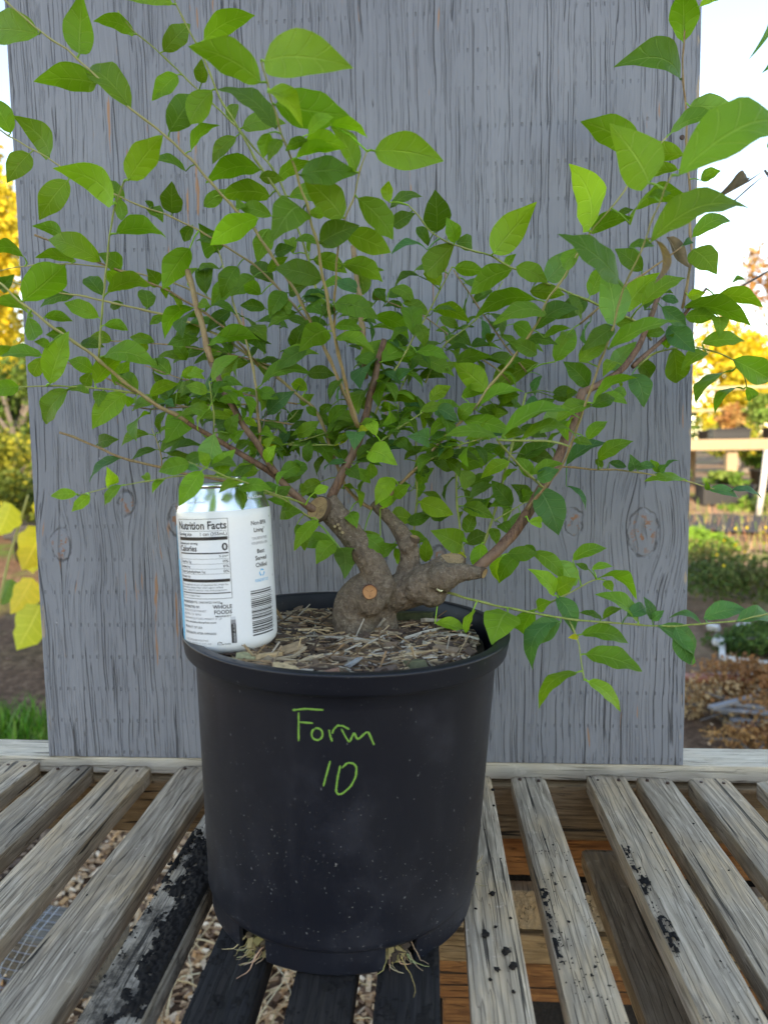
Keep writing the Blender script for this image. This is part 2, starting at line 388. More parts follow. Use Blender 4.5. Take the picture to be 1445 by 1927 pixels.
# chips scattered on the ground under and behind the bench
def chips():
    mb = MB(); cols = [(.58, .38, .21), (.66, .46, .28), (.46, .27, .14), (.34, .21, .12), (.68, .52, .36), (.26, .15, .09), (.56, .31, .14)]
    for i in range(21000):
        if i < 15000: y = U(.5, 2.1); x = U(-1.35, .25)
        else: y = .35+abs(rng.gauss(0, .9)); x = U(-1.9, 1.6)
        L = U(.008, .030); w = U(.004, .011); h = U(.0015, .004)
        M = Matrix.Rotation(U(0, 6.28), 3, 'Z') @ Matrix.Rotation(U(-.6, .6), 3, 'X') @ Matrix.Rotation(U(-.6, .6), 3, 'Y')
        k = rng.choice(cols); q = U(.8, 1.4)
        if x < -.9 and y > 1.4: k = rng.choice([(.16, .10, .07), (.22, .14, .09), (.1, .065, .045), (.3, .2, .13)])
        mb.add(boxv(x, y, tz(x, y)+U(.0, .012), L, w, h, M), BOXF, tuple(c*q for c in k))
    tag(mb.build('wood_chips', M_TINT), 'tan wood chip mulch covering the ground under the slats', 'mulch', kind='stuff')
    mb = MB()
    for i in range(420):                                   # straw under the pot
        x = rng.gauss(-.32, .16); y = rng.gauss(.85, .28)
        if y < .5: continue
        a = U(0, 6.28); L = U(.05, .16); z = tz(x, y)+U(.008, .03)
        p = [(x+math.cos(a)*L*t+.01*ns(i, t*3), y+math.sin(a)*L*t, z+.02*math.sin(t*3)*U(.2, 1)) for t in (0, .33, .66, 1)]
        vv, ff = tube(p, U(.0007, .0016), 4); mb.add(vv, ff, rng.choice([(.6, .46, .27), (.5, .36, .19), (.42, .27, .15), (.66, .54, .35)]))
    tag(mb.build('dry_straw', M_TINT), 'dry straw lying on the chips below the pot', 'straw', kind='stuff')
chips()

# ------------------------------------------------------------------ trees and plants behind
def leafcloud(mb, c, r, n, size, cols, seed=0, clump=9, droop=.2):
    q = random.Random(seed); cl = []
    for k in range(clump):
        while True:
            d = Vector((q.uniform(-1, 1), q.uniform(-1, 1), q.uniform(-1, 1)))
            if .25 < d.length < 1: break
        cl.append((Vector((c[0]+d.x*r[0]*.72, c[1]+d.y*r[1]*.72, c[2]+d.z*r[2]*.72)), q.uniform(.28, .5), q.choice(cols)))
    for i in range(n):
        cc, cr, col = q.choice(cl)
        d = Vector((q.gauss(0, 1), q.gauss(0, 1), q.gauss(0, 1))).normalized()*(q.random()**.45)*cr
        p = cc+Vector((d.x*r[0], d.y*r[1], d.z*r[2]))
        s = size*q.uniform(.6, 1.3); a = Vector((q.uniform(-1, 1), q.uniform(-1, 1), q.uniform(-1, .3)-droop)).normalized()
        b = a.cross(Vector((q.uniform(-1, 1), q.uniform(-1, 1), q.uniform(-1, 1)))).normalized()*.34*s; nrm = a.cross(b).normalized()*s*.1
        t = q.uniform(.7, 1.3); k = tuple(x*t for x in (col if q.random() < .75 else q.choice(cols)))
        mb.add([p, p+a*s*.45+b+nrm, p+a*s, p+a*s*.45-b+nrm], [(0, 1, 2), (0, 2, 3)], k)
def tree(name, label, base, h, crown, r, cols, n=3500, size=.09, seed=1, cat='tree', tr=.07, group=None, bark=M_DEAD, clump=11):
    root = empty(name, label, cat, base, group)
    q = random.Random(seed); mb = MB(); top = Vector((crown[0]-base[0], crown[1]-base[1], crown[2]-base[2]))
    p = [Vector((0, 0, -.03))+top*t*.9+Vector((.05*h*ns(seed, t*3)*t, .05*h*ns(seed+5, t*3)*t, 0)) for t in (0, .25, .5, .75, 1)]
    vv, ff = tube(p, [tr, tr*.8, tr*.62, tr*.42, tr*.2], 8, wob=.2, seed=seed); mb.add(vv, ff)
    for k in range(9):
        s0 = p[q.choice((2, 3))]; e = top+Vector((q.uniform(-.7, .7)*r[0], q.uniform(-.7, .7)*r[1], q.uniform(-.4, .7)*r[2]))
        vv, ff = tube([s0, s0.lerp(e, .5)+Vector((0, 0, .08*h)), e], [tr*.36, tr*.2, tr*.06], 5); mb.add(vv, ff)
    mb.build('trunk', bark, root)
    mb = MB(); leafcloud(mb, top, r, n, size, cols, seed, clump); o = mb.build('crown', M_FARLEAF, root); return root
YEL = [(.62, .47, .03), (.68, .54, .05), (.5, .42, .04), (.58, .40, .03)]
YG = [(.30, .30, .03), (.42, .38, .04), (.20, .24, .03), (.5, .40, .04)]
GRN = [(.06, .12, .02), (.09, .16, .03), (.12, .18, .03), (.045, .09, .02)]
ORG = [(.45, .22, .07), (.5, .3, .1), (.36, .17, .06), (.3, .2, .08)]
TREES = [
 ('yellow_tree', 'tall yellow-leaved tree beside the left edge of the board', (-6.3, 9.4, -.1), 4, (-6.05, 9.4, 2.9), (1.15, 1.2, 2.3), YEL, 9500, .12, 11),
 ('yellow_tree', 'yellow-green tree behind the left bushes', (-9.2, 15, -.1), 4, (-9.2, 15, 2.0), (2.2, 1.6, 2.0), YG, 5200, .14, 12),
 ('bushy_tree', 'mid green bush with yellowing leaves left of the board', (-3.75, 6.2, -.1), 1.5, (-3.75, 6.3, .75), (.62, .6, .75), GRN+YG[:1]+[(.10, .17, .03)], 5000, .055, 13),
 ('bushy_tree', 'yellow-green low shrub with dark gaps behind the black pot', (-3.25, 5.4, -.24), 1, (-3.3, 5.4, .12), (.55, .5, .42), [(.26, .26, .03), (.34, .3, .03), (.14, .18, .03), (.08, .12, .02)], 4200, .042, 14),
 ('yellow_tree', 'bright golden tree seen through the hoop frame on the right', (5.2, 12.5, -.05), 3, (5.0, 12.5, 1.5), (1.0, .9, 1.25), YEL, 6000, .10, 15),
 ('yellow_tree', 'broad golden tree low behind the right-hand nursery bench', (7.4, 15.5, -.05), 3, (6.9, 15.5, 1.5), (1.4, 1.2, 1.2), YEL+ORG[1:2], 5500, .12, 16),
 ('autumn_tree', 'sparse orange-brown autumn tree against the sky on the right', (8.1, 17, -.05), 5, (7.75, 17, 3.7), (.95, 1.0, 1.5), ORG+[(.3, .18, .1)], 1100, .13, 17),
 ('autumn_tree', 'dark olive and rust tree at the right edge below the orange one', (7.3, 14, -.05), 3, (7.0, 14, 1.9), (.7, .9, .8), [(.16, .1, .04), (.3, .18, .05), (.1, .1, .03)], 2600, .10, 18),
 ('bushy_tree', 'green bush beyond the nursery bench under the golden trees', (4.1, 9.6, -.05), 1, (4.05, 9.6, .42), (.75, .7, .42), YG+GRN[1:3], 4600, .06, 19),
]
for (nm, lb, b, h, c, r, cols, n, sz, sd_) in TREES: tree(nm, lb, b, h, c, r, cols, n, sz, sd_)
def treeline():
    mb = MB()
    for k in range(26):
        x = -26+k*2.1+U(-.8, .8)
        if -1.5 < x/30*8 < 1.0: pass
        leafcloud(mb, (x, 30+U(-3, 3), .6+U(0, .6)), (2.0, 1.5, 1.1+U(0, .5)), 420, .26, rng.choice([GRN, YG, GRN, ORG]), 200+k, 7)
    tag(mb.build('distant_trees', M_FARLEAF), 'low mixed green and autumn treeline at the far edge of the nursery', 'trees', kind='stuff')
treeline()
# shed added out of frame behind the camera, only to keep the sun off the bench
def blocker():
    h = Vector((sdir.x, sdir.y, 0)).normalized(); c = h*9.0; root = empty('sun_blocker', 'unseen grey shed standing behind the photographer', 'blocker', (c.x, c.y, GZ))
    Mz = Matrix.Rotation(math.atan2(-h.x, h.y), 3, 'Z')
    m = simple('blocker_boards', (.30, .29, .27), .8)
    bevbox('wall', (0, 0, 2.75), (5.2, 2.2, 5.5), m, root, .02, Mz.to_4x4())
    v = [(-2.8, -1.3, 5.45), (2.8, -1.3, 5.45), (2.8, 1.3, 5.45), (-2.8, 1.3, 5.45), (-2.8, 0, 6.2), (2.8, 0, 6.2)]
    mk('roof', [tuple(Mz @ Vector(q)) for q in v], [(0, 1, 5, 4), (2, 3, 4, 5), (0, 4, 3), (1, 2, 5), (3, 2, 1, 0)], m, root)
blocker()

def bush(name, label, c, r, n, size, cols, seed, cat='shrub', stems=7):
    root = empty(name, label, cat, (c[0], c[1], tz(c[0], c[1]))); q = random.Random(seed); zt = c[2]-tz(c[0], c[1])
    mb = MB()
    for k in range(stems):
        e = Vector((q.uniform(-.8, .8)*r[0], q.uniform(-.8, .8)*r[1], zt+q.uniform(-.3, .6)*r[2]))
        vv, ff = tube([(q.uniform(-.04, .04), q.uniform(-.04, .04), -.02), e*.5+Vector((0, 0, .03)), e], [.007, .005, .002], 5); mb.add(vv, ff)
    mb.build('stem', M_DEAD, root)
    mb = MB(); leafcloud(mb, (0, 0, zt), r, n, size, cols, seed, 13); mb.build('foliage', M_FARLEAF, root); return root
G2 = [(.05, .11, .025), (.08, .15, .03), (.10, .16, .03), (.06, .10, .02)]
bush('flowering_shrub', 'feathery green shrub with small yellow flowers right of the board', (1.62, 3.75, -.33), (.60, .40, .20), 4200, .026, [(.06, .11, .025), (.09, .14, .03), (.12, .15, .04), (.16, .15, .05)], 31)
fl = MB()
qf = random.Random(3)
for k in range(26):
    p = Vector((1.62+qf.uniform(-.22, .25), 3.52+qf.uniform(-.12, .1), -.16+qf.uniform(-.1, .12)))
    for j in range(5):
        a = j*1.257; d = Vector((math.cos(a), -.3, math.sin(a)))*.008; e = Vector((-math.sin(a), 0, math.cos(a)))*.004
        fl.add([p, p+d*.6+e, p+d, p+d*.6-e], [(0, 1, 2, 3)], (.75, .55, .03))
o = fl.build('flower_sprinkle', M_FARLEAF, bpy.data.objects['flowering_shrub']); o['kind'] = 'stuff'; o.matrix_parent_inverse = Matrix.Translation(bpy.data.objects['flowering_shrub'].location).inverted()
bush('low_shrub', 'dark green ground shrub among the white debris', (1.42, 3.05, -.47), (.28, .22, .10), 3000, .024, G2, 32)
bush('weed_clump', 'bright green weeds in front of the black ground fabric', (1.72, 4.75, -.28), (.28, .3, .09), 1500, .05, [(.12, .24, .03), (.16, .3, .04)], 33)
bush('weed_clump', 'grassy green weeds below the nursery bench post', (2.65, 5.9, -.16), (.35, .35, .10), 1700, .055, [(.12, .24, .03), (.18, .3, .05), (.25, .3, .08)], 34)
bush('dry_shrub', 'rust-brown dried plants behind the right end of the bench', (1.05, 2.42, -.52), (.33, .2, .14), 4200, .018, [(.40, .20, .075), (.50, .29, .12), (.30, .14, .055), (.52, .36, .19)], 35, stems=16)
bush('dry_shrub', 'orange dried stems lying in front of the grey slat pile', (1.0, 2.12, -.56), (.32, .12, .07), 2200, .015, [(.36, .17, .055), (.44, .24, .09), (.24, .1, .04)], 36, stems=12)
# large yellow leaves left of the board
def yellow_plant():
    root = empty('yellow_leaved_plant', 'plant with big yellow leaves hanging beside the left edge of the board', 'plant', (-1.42, 2.1, tz(-1.4, 2.1)))
    mb = MB(); vv, ff = tube([(0, 0, -.02), (.05, -.02, .35), (.14, -.04, .62), (.22, -.05, .82)], [.006, .005, .004, .003], 6); mb.add(vv, ff)
    mb.build('stem', M_TAN, root)
    q = random.Random(5)
    for k, (x, z, s, g) in enumerate([(.28, .74, .11, 0), (.24, .62, .12, 0), (.31, .52, .13, 0), (.22, .47, .10, 0), (.34, .64, .11, 0), (.20, .70, .09, 0), (.19, .57, .08, 0), (.33, .42, .11, 0), (.13, .46, .07, 1), (.27, .40, .12, 0)]):
        p = Vector((x, -.06+q.uniform(-.06, .06), z+.10)); a = Vector((q.uniform(-.5, .3), q.uniform(-.4, .2), -1)).normalized(); b = a.cross(Vector((q.uniform(-.3, .3), -1, .2))).normalized(); nn = a.cross(b)
        vs, fs = [], []; N = 9
        for i in range(N):
            t = i/(N-1); w = s*.5*(math.sin(math.pi*t**.7)**.8)*(1+.12*math.sin(i*2.3)); 
            for j in (-1, -.5, 0, .5, 1): vs.append(tuple(p+a*s*1.2*t+b*w*j+nn*(abs(j)*w*.3-.12*s*t*t)))
        for i in range(N-1):
            for j in range(4): fs.append((i*5+j, i*5+j+1, (i+1)*5+j+1, (i+1)*5+j))
        mk('leaf', vs, fs, M_LEAF, root, True, [(i/(N-1), j/4) for i in range(N) for j in range(5)], (.10, .20, .03) if g else (.62*q.uniform(.8, 1.1), .52, .05))
yellow_plant()
def grass(name, label, x0, x1, y0, y1, n, h, cols):
    mb = MB()
    for k in range(n):
        x, y = U(x0, x1), U(y0, y1); z = tz(x, y)-.005; a = U(0, 6.28); l = U(.5, 1.1)*h; w = U(.0018, .004); lean = U(.1, .7)
        dx, dy = math.cos(a), math.sin(a); px, py = -dy*w, dx*w
        mb.add([(x-px, y-py, z), (x+px, y+py, z), (x+dx*lean*l*.4+px*.8, y+dy*lean*l*.4+py*.8, z+l*.6), (x+dx*lean*l*.4-px*.8, y+dy*lean*l*.4-py*.8, z+l*.6), (x+dx*lean*l, y+dy*lean*l, z+l*.85)], [(0, 1, 2, 3), (3, 2, 4)], tuple(c*U(.7, 1.25) for c in rng.choice(cols)))
    tag(mb.build(name, M_FARLEAF), label, 'grass', kind='stuff')
grass('grass', 'patch of bright green grass behind the left end of the bench', -1.75, -.95, 1.75, 2.35, 2600, .13, [(.10, .26, .02), (.15, .34, .03), (.07, .18, .02), (.2, .36, .06)])
grass('dry_grass', 'straw-coloured dry grass on the dirt slope at right', 1.5, 2.6, 4.3, 5.8, 420, .14, [(.5, .36, .2), (.42, .28, .13), (.2, .28, .06)])

# nursery bench, pots and hoop frame on the right
M_CREAM = simple('cream_plastic_pipe', (.42, .35, .20), .45)
M_PLANK = simple('pale_bench_timber', (.34, .25, .16), .8)
M_BLK = simple('black_pot_plastic', (.02, .02, .022), .45)
M_WHITE = simple('white_plastic', (.55, .54, .51), .5)
nb = empty('nursery_bench', 'pale timber nursery bench holding trays of pots in the distance', 'bench', (2.6, 6.2, tz(2.6, 6.2)))
def nbp(n, c, s): return bevbox(n, (c[0]-2.6, c[1]-6.2, c[2]-tz(2.6, 6.2)), s, M_PLANK, nb, .006)
nbp('front_rail', (3.1, 6.2, .325), (2.4, .05, .085))
nbp('back_rail', (3.1, 7.3, .32), (2.4, .05, .105))
for k in range(11): nbp('plank', (3.1, 6.30+k*.095, .352+.012), (2.4, .075, .022))
for x, y in ((2.55, 6.26), (3.4, 6.26), (2.55, 7.22), (3.4, 7.22)): nbp('leg', (x, y, (tz(x, y)+.265)/2), (.09, .06, .265-tz(x, y)+.02))
st = empty('marker_stake', 'leaning white stake standing in front of the nursery bench', 'stake', (2.47, 5.55, tz(2.47, 5.55)))
vv, ff = tube([(0, 0, -.02), (.03, 0, .25), (.065, .03, .50)], [.022, .022, .022], 8); mk('post', vv, ff, M_WHITE, st, True)
mk('cap', *tube([(.0645, .029, .496), (.066, .031, .508)], [.026, .024], 10), M_WHITE, st)
def pot_thing(label, x, y, z, r, h, grp, plant=None, square=False):
    root = empty('plant_pot', label, 'pot', (x, y, z), grp)
    if square: 
        bevbox('body', (0, 0, h/2), (r*2.4, r*1.2, h), M_BLK, root, .01); bevbox('rim', (0, 0, h-.01), (r*2.5, r*1.3, .02), M_BLK, root, .006)
        bevbox('soil', (0, 0, h-.002), (r*2.3, r*1.1, .014), M_SOILCLUMP, root, .003)
    else:
        v, f = lathe([(0, 0), (r*.8, 0), (r*.98, h*.9), (r*1.06, h*.9), (r*1.06, h), (r*.95, h), (r*.93, h*.85)], 24); mk('body', v, f, M_BLK, root, True)
        v, f = lathe([(0, h*.9), (r*.945, h*.88)], 24); mk('soil', v, f, M_SOILCLUMP, root)
    if plant:
        mb = MB(); leafcloud(mb, (0, 0, h+plant[0]), (plant[1], plant[1], plant[0]), plant[3], plant[2], plant[4], int(x*100)); mb.build('plant', M_FARLEAF, root)
gp = 'black nursery pots on and below the far bench'
PG = [(.10, .2, .03), (.16, .26, .05), (.2, .28, .06)]
pot_thing('wide black tray at the left end of the nursery bench top', 2.62, 6.5, .375, .13, .09, gp, (.10, .16, .04, 350, ORG), True)
pot_thing('black pot with grassy green plant on the nursery bench', 3.02, 6.6, .375, .07, .10, gp, (.20, .2, .05, 900, PG))
pot_thing('small black pot behind the tray on the nursery bench', 2.86, 6.95, .375, .10, .12, gp, (.12, .15, .05, 350, ORG))
pot_thing('small black pot beside the board edge on the nursery bench', 2.37, 6.42, .375, .045, .08, gp)
pot_thing('white tub among the pots on the nursery bench', 2.72, 6.8, .375, .06, .14, gp)
pot_thing('long black planter on the ground under the nursery bench', 2.42, 6.05, tz(2.4, 6.05), .17, .17, gp, (.06, .2, .05, 600, PG), True)
pot_thing('round black pot with green plant under the nursery bench', 2.98, 6.6, tz(3, 6.6), .12, .2, gp, (.1, .16, .05, 500, PG))
pot_thing('black pot at the dark left end under the nursery bench', 2.14, 6.35, tz(2.1, 6.35), .1, .18, gp, (.06, .1, .05, 300, PG))
pot_thing('black pot standing on mulch left of the board', -2.62, 4.45, tz(-2.6, 4.45), .095, .14, None)
pot_thing('low grey-soiled black tray behind the left black pot', -2.95, 5.1, tz(-2.9, 5.1), .16, .1, None, None, True)
hf = empty('hoop_house', 'cream pipe hoop house framework in front of the golden trees', 'hoop house', (3.6, 7.6, tz(3.6, 7.6)))
def hp(n, p, r):
    z0 = tz(3.6, 7.6); v, f = tube([(x-3.6, y-7.6, z-z0) for x, y, z in p], r, 8); mk(n, v, f, M_CREAM, hf, True)
hp('rail', [(1.6, 7.6, .87), (4.6, 7.6, .93)], .02); hp('rail', [(1.6, 7.6, .655), (3.42, 7.6, .685)], .017)
hp('post', [(1.85, 7.62, tz(1.85, 7.6)-.05), (1.85, 7.62, .95)], .028); hp('post', [(4.5, 7.62, tz(4.5, 7.6)-.05), (4.5, 7.62, .98)], .028)
hp('brace', [(3.72, 7.66, 1.02), (3.52, 7.66, .74), (3.36, 7.66, .52)], .022); hp('brace', [(3.46, 7.64, .68), (3.56, 7.64, .60), (3.62, 7.64, .40)], .022)
# ground fabric, debris
def sheet(name, label, cat, x0, x1, y0, y1, lift, m, amp=.02):
    n = 14; v = []; f = []
    for j in range(n+1):
        for i in range(n+1):
            x = x0+(x1-x0)*i/n+.03*ns(i*.7, j*.9, 3); y = y0+(y1-y0)*j/n+.05*ns(i*.6, j*.8, 9); v.append((x, y, tz(x, y)+lift+amp*abs(ns(x*5, y*5, 1))))
    for j in range(n):
        for i in range(n): f.append((j*(n+1)+i, j*(n+1)+i+1, (j+1)*(n+1)+i+1, (j+1)*(n+1)+i))
    tag(mk(name, v, f, m, smooth=True), label, cat)
sheet('weed_fabric', 'strip of black weed fabric on the dirt slope', 'fabric', 1.7, 2.7, 4.95, 5.55, .02, simple('black_fabric', (.035, .035, .042), .8))
def debris():
    z = tz(1.25, 2.95)
    root = empty('broken_tray', 'broken white plastic tray edge lying in the weeds', 'tray', (1.2, 2.95, z))
    for a, b in (((-.03, -.05, .02), (.03, .10, .05)), ((.03, .10, .05), (.11, .13, .05)), ((-.03, -.05, .02), (.13, -.13, .02)), ((.11, .13, .05), (.09, .04, .03))):
        a, b = Vector(a), Vector(b); d = b-a; M = Vector((1, 0, 0)).rotation_difference(d.normalized()).to_matrix().to_4x4()
        bevbox('bar', (a+b)/2, (d.length, .022, .016), M_WHITE, root, .003, M)
    for k in range(10):
        x, y = 1.26+U(-.12, .22), 3.18+U(-.14, .14)
        o = bevbox('white_scrap', (0, 0, 0), (U(.03, .09), U(.02, .05), U(.01, .03)), M_WHITE, None, .003, Matrix.Rotation(U(0, 3), 4, 'Z') @ Matrix.Rotation(U(-.5, .5), 4, 'X'), loc=(x, y, tz(x, y)+.03))
        tag(o, 'small scrap of white plastic in the rubbish beyond the bench', 'scrap', 'white plastic scraps in the rubbish')
    o = bevbox('white_bag', (0, 0, 0), (.16, .09, .06), M_WHITE, None, .02, Matrix.Rotation(.3, 4, 'Z'), loc=(1.13, 2.68, tz(1.13, 2.68)+.04))
    tag(o, 'crumpled white sack on the ground above the dried plants', 'sack')
    for v in o.data.vertices: v.co += Vector((ns(*v.co, 30), ns(*(v.co*1.3), 30), ns(*(v.co*1.7), 25)))*.018
    root = empty('cream_pipe', 'short cream pipe end pointing out of the rubbish', 'pipe', (1.25, 2.62, tz(1.25, 2.62)+.04))
    v, f = tube([(0, 0, .02), (.22, -.1, 0)], .022, 12, cap=False); mk('pipe_wall', v, f, M_CREAM, root, True); v, f = tube([(0, 0, .02), (.004, -.002, .0198)], .0225, 12); mk('pipe_end', v, f, M_CREAM, root)
    o = bevbox('red_board', (0, 0, 0), (.24, .05, .016), simple('red_brown_paint', (.33, .12, .07), .7), None, .003, Matrix.Rotation(-.08, 4, 'Z'), loc=(.98, 2.5, tz(.98, 2.5)+.14)); tag(o, 'flat red-brown board lying across the dried plants', 'board')
    root = empty('slat_pile', 'heap of grey slats lying in the dried plants', 'pile', (1.02, 2.3, tz(1.02, 2.3)))
    for k in range(12): bevbox('slat', (U(-.12, .2), U(-.06, .06), .03+.008*k), (U(.14, .26), .020, .010), M_SLATPILE, root, .002, Matrix.Rotation(U(-.5, .5), 4, 'Z') @ Matrix.Rotation(U(-.12, .12), 4, 'Y'))
M_SLATPILE = simple('grey_slats', (.20, .20, .21), .7)
debris()
M_TIMB = wood_grey('old_grey_timber', (.20, .17, .14), (.08, .07, .06), (.19, .15, .1), axis='x')
def gr_timber():
    o = bevbox('weathered_timber', (0, 0, 0), (.95, .10, .10), M_TIMB, None, .006, Matrix.Rotation(-.16, 4, 'Z'), loc=(-1.03, 1.22, GZ+.055)); tag(o, 'grey weathered timber lying on the chips under the left slats', 'timber')
    mb = MB()
    for k in range(20):
        t = k*.013
        vv, ff = tube([(-.93+t, 1.0, GZ+.10+.02*math.sin(t*14)), (-.90+t, 1.07, GZ+.16), (-.89+t, 1.12, GZ+.17)], .0007, 4); mb.add(vv, ff)
        if k < 12:
            q = k*.011; vv, ff = tube([(-.94+i*.03+q*.25, 1.0+q, GZ+.10+q*.6+.02*math.sin(i*.5)) for i in range(10)], .0007, 4); mb.add(vv, ff)
    for k in range(9):
        p = [(-.86+.28*t+.05*ns(k, t*3), 1.05+.12*ns(k+9, t*3)-.12*t, GZ+.12+.08*ns(k+4, t*4)) for t in [i/8 for i in range(9)]]
        vv, ff = tube(p, .0008, 4); mb.add(vv, ff)
    tag(mb.build('wire_mesh', simple('galvanised_wire', (.32, .34, .38), .4, .8)), 'scrap of galvanised wire mesh on the timber under the bench', 'wire mesh')
gr_timber()

# ------------------------------------------------------------------ the slatted bench
bench = empty('slatted_bench', 'weathered grey slatted bench of spaced wooden slats', 'bench', (0, .5, 0))
bench.location = (0, 0, 0)
def slat(cx, w, yf, z=0.0, mat=M_SLAT, seed=0, yn=.26, groove=0.0, th=.019, skew=0.0, tilt=0.0, wane=0.0):
    ny = 70; nx = 9; v, f = [], []
    for j in range(ny+1):
        t = j/ny; y = yn+(yf-yn)*t
        ex = skew*(yf-y)
        lw = w/2*(1+.02*ns(y*9, seed, 1)); rw = w/2*(1+.02*ns(y*9, seed, 4))+wane*max(0, ns(y*4, seed, 8))
        prof = []
        for i in range(nx):
            s = -1+2*i/(nx-1); xx = (s*lw if s < 0 else s*rw)
            zz = .0008*ns(xx*70+seed*3, y*7, seed)+.0005*ns(xx*160, y*14, seed)-(.0016 if i in (0, nx-1) else 0)
            zz += groove*(.0017*math.sin(xx*520+2.2*ns(y*3, seed, 2))+.0016*ns(xx*140, y*2.2, seed+3))
            if i in (0, nx-1): zz -= .0022*max(0, ns(y*14, seed*2.1, i))
            prof.append((cx+ex+xx, y, z+zz+tilt*xx))
        if j == ny: prof = [(p[0], p[1]+.0022*ns(p[0]*120, seed, 5), p[2]-.0006) for p in prof]
        prof += [(cx+ex+rw*1.0+.0008*ns(y*20, seed, 7), y, z-th*.45), (cx+ex+rw, y, z-th), (cx+ex-lw, y, z-th), (cx+ex-lw-.0006*ns(y*20, seed, 11), y, z-th*.45)]
        v += prof
    m = nx+4
    for j in range(ny):
        for i in range(m):
            q = (i+1) % m; f.append((j*m+i, j*m+q, (j+1)*m+q, (j+1)*m+i))
    f.append(tuple(range(m-1, -1, -1))); f.append(tuple(ny*m+i for i in range(m)))
    o = mk('slat', v, f, mat, bench, True)
    me = o.data
    # keep the arrises crisp
    sh = me.attributes.new('sharp_edge', 'BOOLEAN', 'EDGE')
    for e in me.edges:
        a, b = e.vertices[0] % m, e.vertices[1] % m
        if a == b and a in (0, nx-1, nx+1, nx+2): sh.data[e.index].value = True
    return o
nailmesh = None
SL = [(-.528, .041, .752, 0), (-.4648, .038, .753, 0), (-.4018, .0435, .7465, .0), (-.3346, .0425, .7448, .15), (-.2600, .0425, .748, 1.0), (-.2005, .0415, .7445, .1), (-.1362, .0415, .747, 0), (-.073, .0405, .749, 0), (-.0178, .0415, .750, 0),
      (.0417, .0385, .7350, .1), (.1003, .0355, .736, 0), (.1822, .0400, .739, .5), (.2316, .0355, .738, .1), (.2868, .0410, .7365, .1), (.3555, .0410, .7345, .1), (.425, .041, .735, 0)]
for k, (cx, w, yf, gv) in enumerate(SL):
    mt = M_DARKSLAT if k in (6, 7, 8) else M_STAINED if k == 5 else M_SLAT
    o = slat(cx, w, yf, -.0005 if k in (6, 7, 8) else [0, .0006, -.0008, .0005][k % 4], mt, 3+k*1.7, groove=gv)
    if k in (6, 7, 8): o['label'] = 'soil-blackened slat under the front of the pot'
    if k not in (5, 6, 7, 8, 9):
        for s in (-.28, .26):
            if nailmesh is None:
                v, f = lathe([(0, .0008), (.0016, .0006), (.0019, -.001)], 10); n = mk('nail', v, f, M_NAIL, o); nailmesh = n.data
            else: n = ob('nail', nailmesh, o)
            n.location = (cx+s*w, yf-.012+U(-.003, .003), .0012)
lo = slat(.1750, .036, .735, -.080, M_SLAT, 77); lo['label'] = 'dark slat lying one level lower between two top slats'
rail = bevbox('rail', (-.03, .7875, -.0085), (1.5, .047, .019), M_RAIL, bench, .0025)
bevbox('beam', (-.03, .7775, -.0535), (1.5, .038, .062), M_APRON, bench, .003)
bevbox('beam', (-.03, .30, -.0535), (1.5, .038, .062), M_APRON, bench, .003)
for x, y in ((-.72, .782), (.66, .782), (-.72, .30), (.66, .30)): bevbox('leg', (x, y+.045, -.34), (.06, .045, .60), M_APRON, bench, .004)
crate = empty('timber_crate', 'brown plank crate standing under the right half of the bench', 'crate', (.42, .86, GZ))
for (z0, z1, y, m) in ((-.155, -.087, .815, M_ORANGE), (-.205, -.158, .79, M_SLAT), (-.243, -.208, .785, M_APRON), (-.285, -.246, .79, M_ORANGE)):
    bevbox('plank', (0, y-.86, (z0+z1)/2-GZ), (.83, .02, z1-z0), m, crate, .002)
for x in (-.38, .38): bevbox('post', (x, .02, .17), (.06, .04, .34), M_ORANGE, crate, .003)
bevbox('gap_shade_backing', (0, .045, .265), (.83, .012, .49), M_DARKSLAT, crate, .002)  # dark backing added so the gaps between planks read as shade
bevbox('base_board', (0, .0, .30), (.83, .12, .02), M_ORANGE, crate, .002)

# ------------------------------------------------------------------ the board
board = bevbox('painted_board', (0, 0, 0), (.711, .018, 1.35), M_BOARD, None, .0012)
board.data.transform(Matrix.Translation((-.0852, .7725, .675+.0012)))
tag(board, 'grey painted plywood board standing upright on the back of the bench', 'board')
bolt = mk('screw', *lathe([(0, .001), (.0022, .0008), (.0028, -.0006)], 12), M_NAIL, board)
bolt.matrix_local = Matrix.Translation((.254, .7634, .655)) @ Matrix.Rotation(rad(90), 4, 'X')

# ------------------------------------------------------------------ pot
PX, PY, TILT = -.0732, .5419, .0367
pot = empty('nursery_pot', 'large black plastic nursery pot with green handwriting on the bench', 'pot', (PX, PY, .0006))
pot.rotation_euler = (0, TILT, 0)
def rbd(z): return .1045+(.1143-.1045)*z/.185
prof = [(.0, .016), (.096, .0155), (.1030, .0165), (.1045, .0180), (rbd(.0215)+.0003, .0205), (rbd(.0235), .0235)]+[(rbd(z), z) for z in (.04, .07, .10, .13, .16, .186)]
body = mk('body', *lathe(prof, 128), M_POT, pot, True)
rimp = [(rbd(.186), .186), (.1150, .1950), (.1165, .1972), (.1204, .1975), (.1216, .1978), (.1221, .1984), (.1226, .1993), (.1234, .2040), (.1244, .2098), (.1248, .2112), (.1247, .2120), (.1243, .2124), (.1236, .2126), (.1200, .2127), (.1178, .2126), (.1170, .2122), (.1164, .2112), (.1146, .205), (.1118, .19), (.1100, .165)]
mk('rim', *lathe(rimp, 160), M_POT, pot, True)
gaps = [(-2.225, -1.985), (-1.175, -.945), (.3, .55), (1.4, 1.65), (2.5, 2.75)]
edges = []
prev = gaps[-1][1]-2*math.pi
for a, b in gaps: edges.append((prev, a)); prev = b
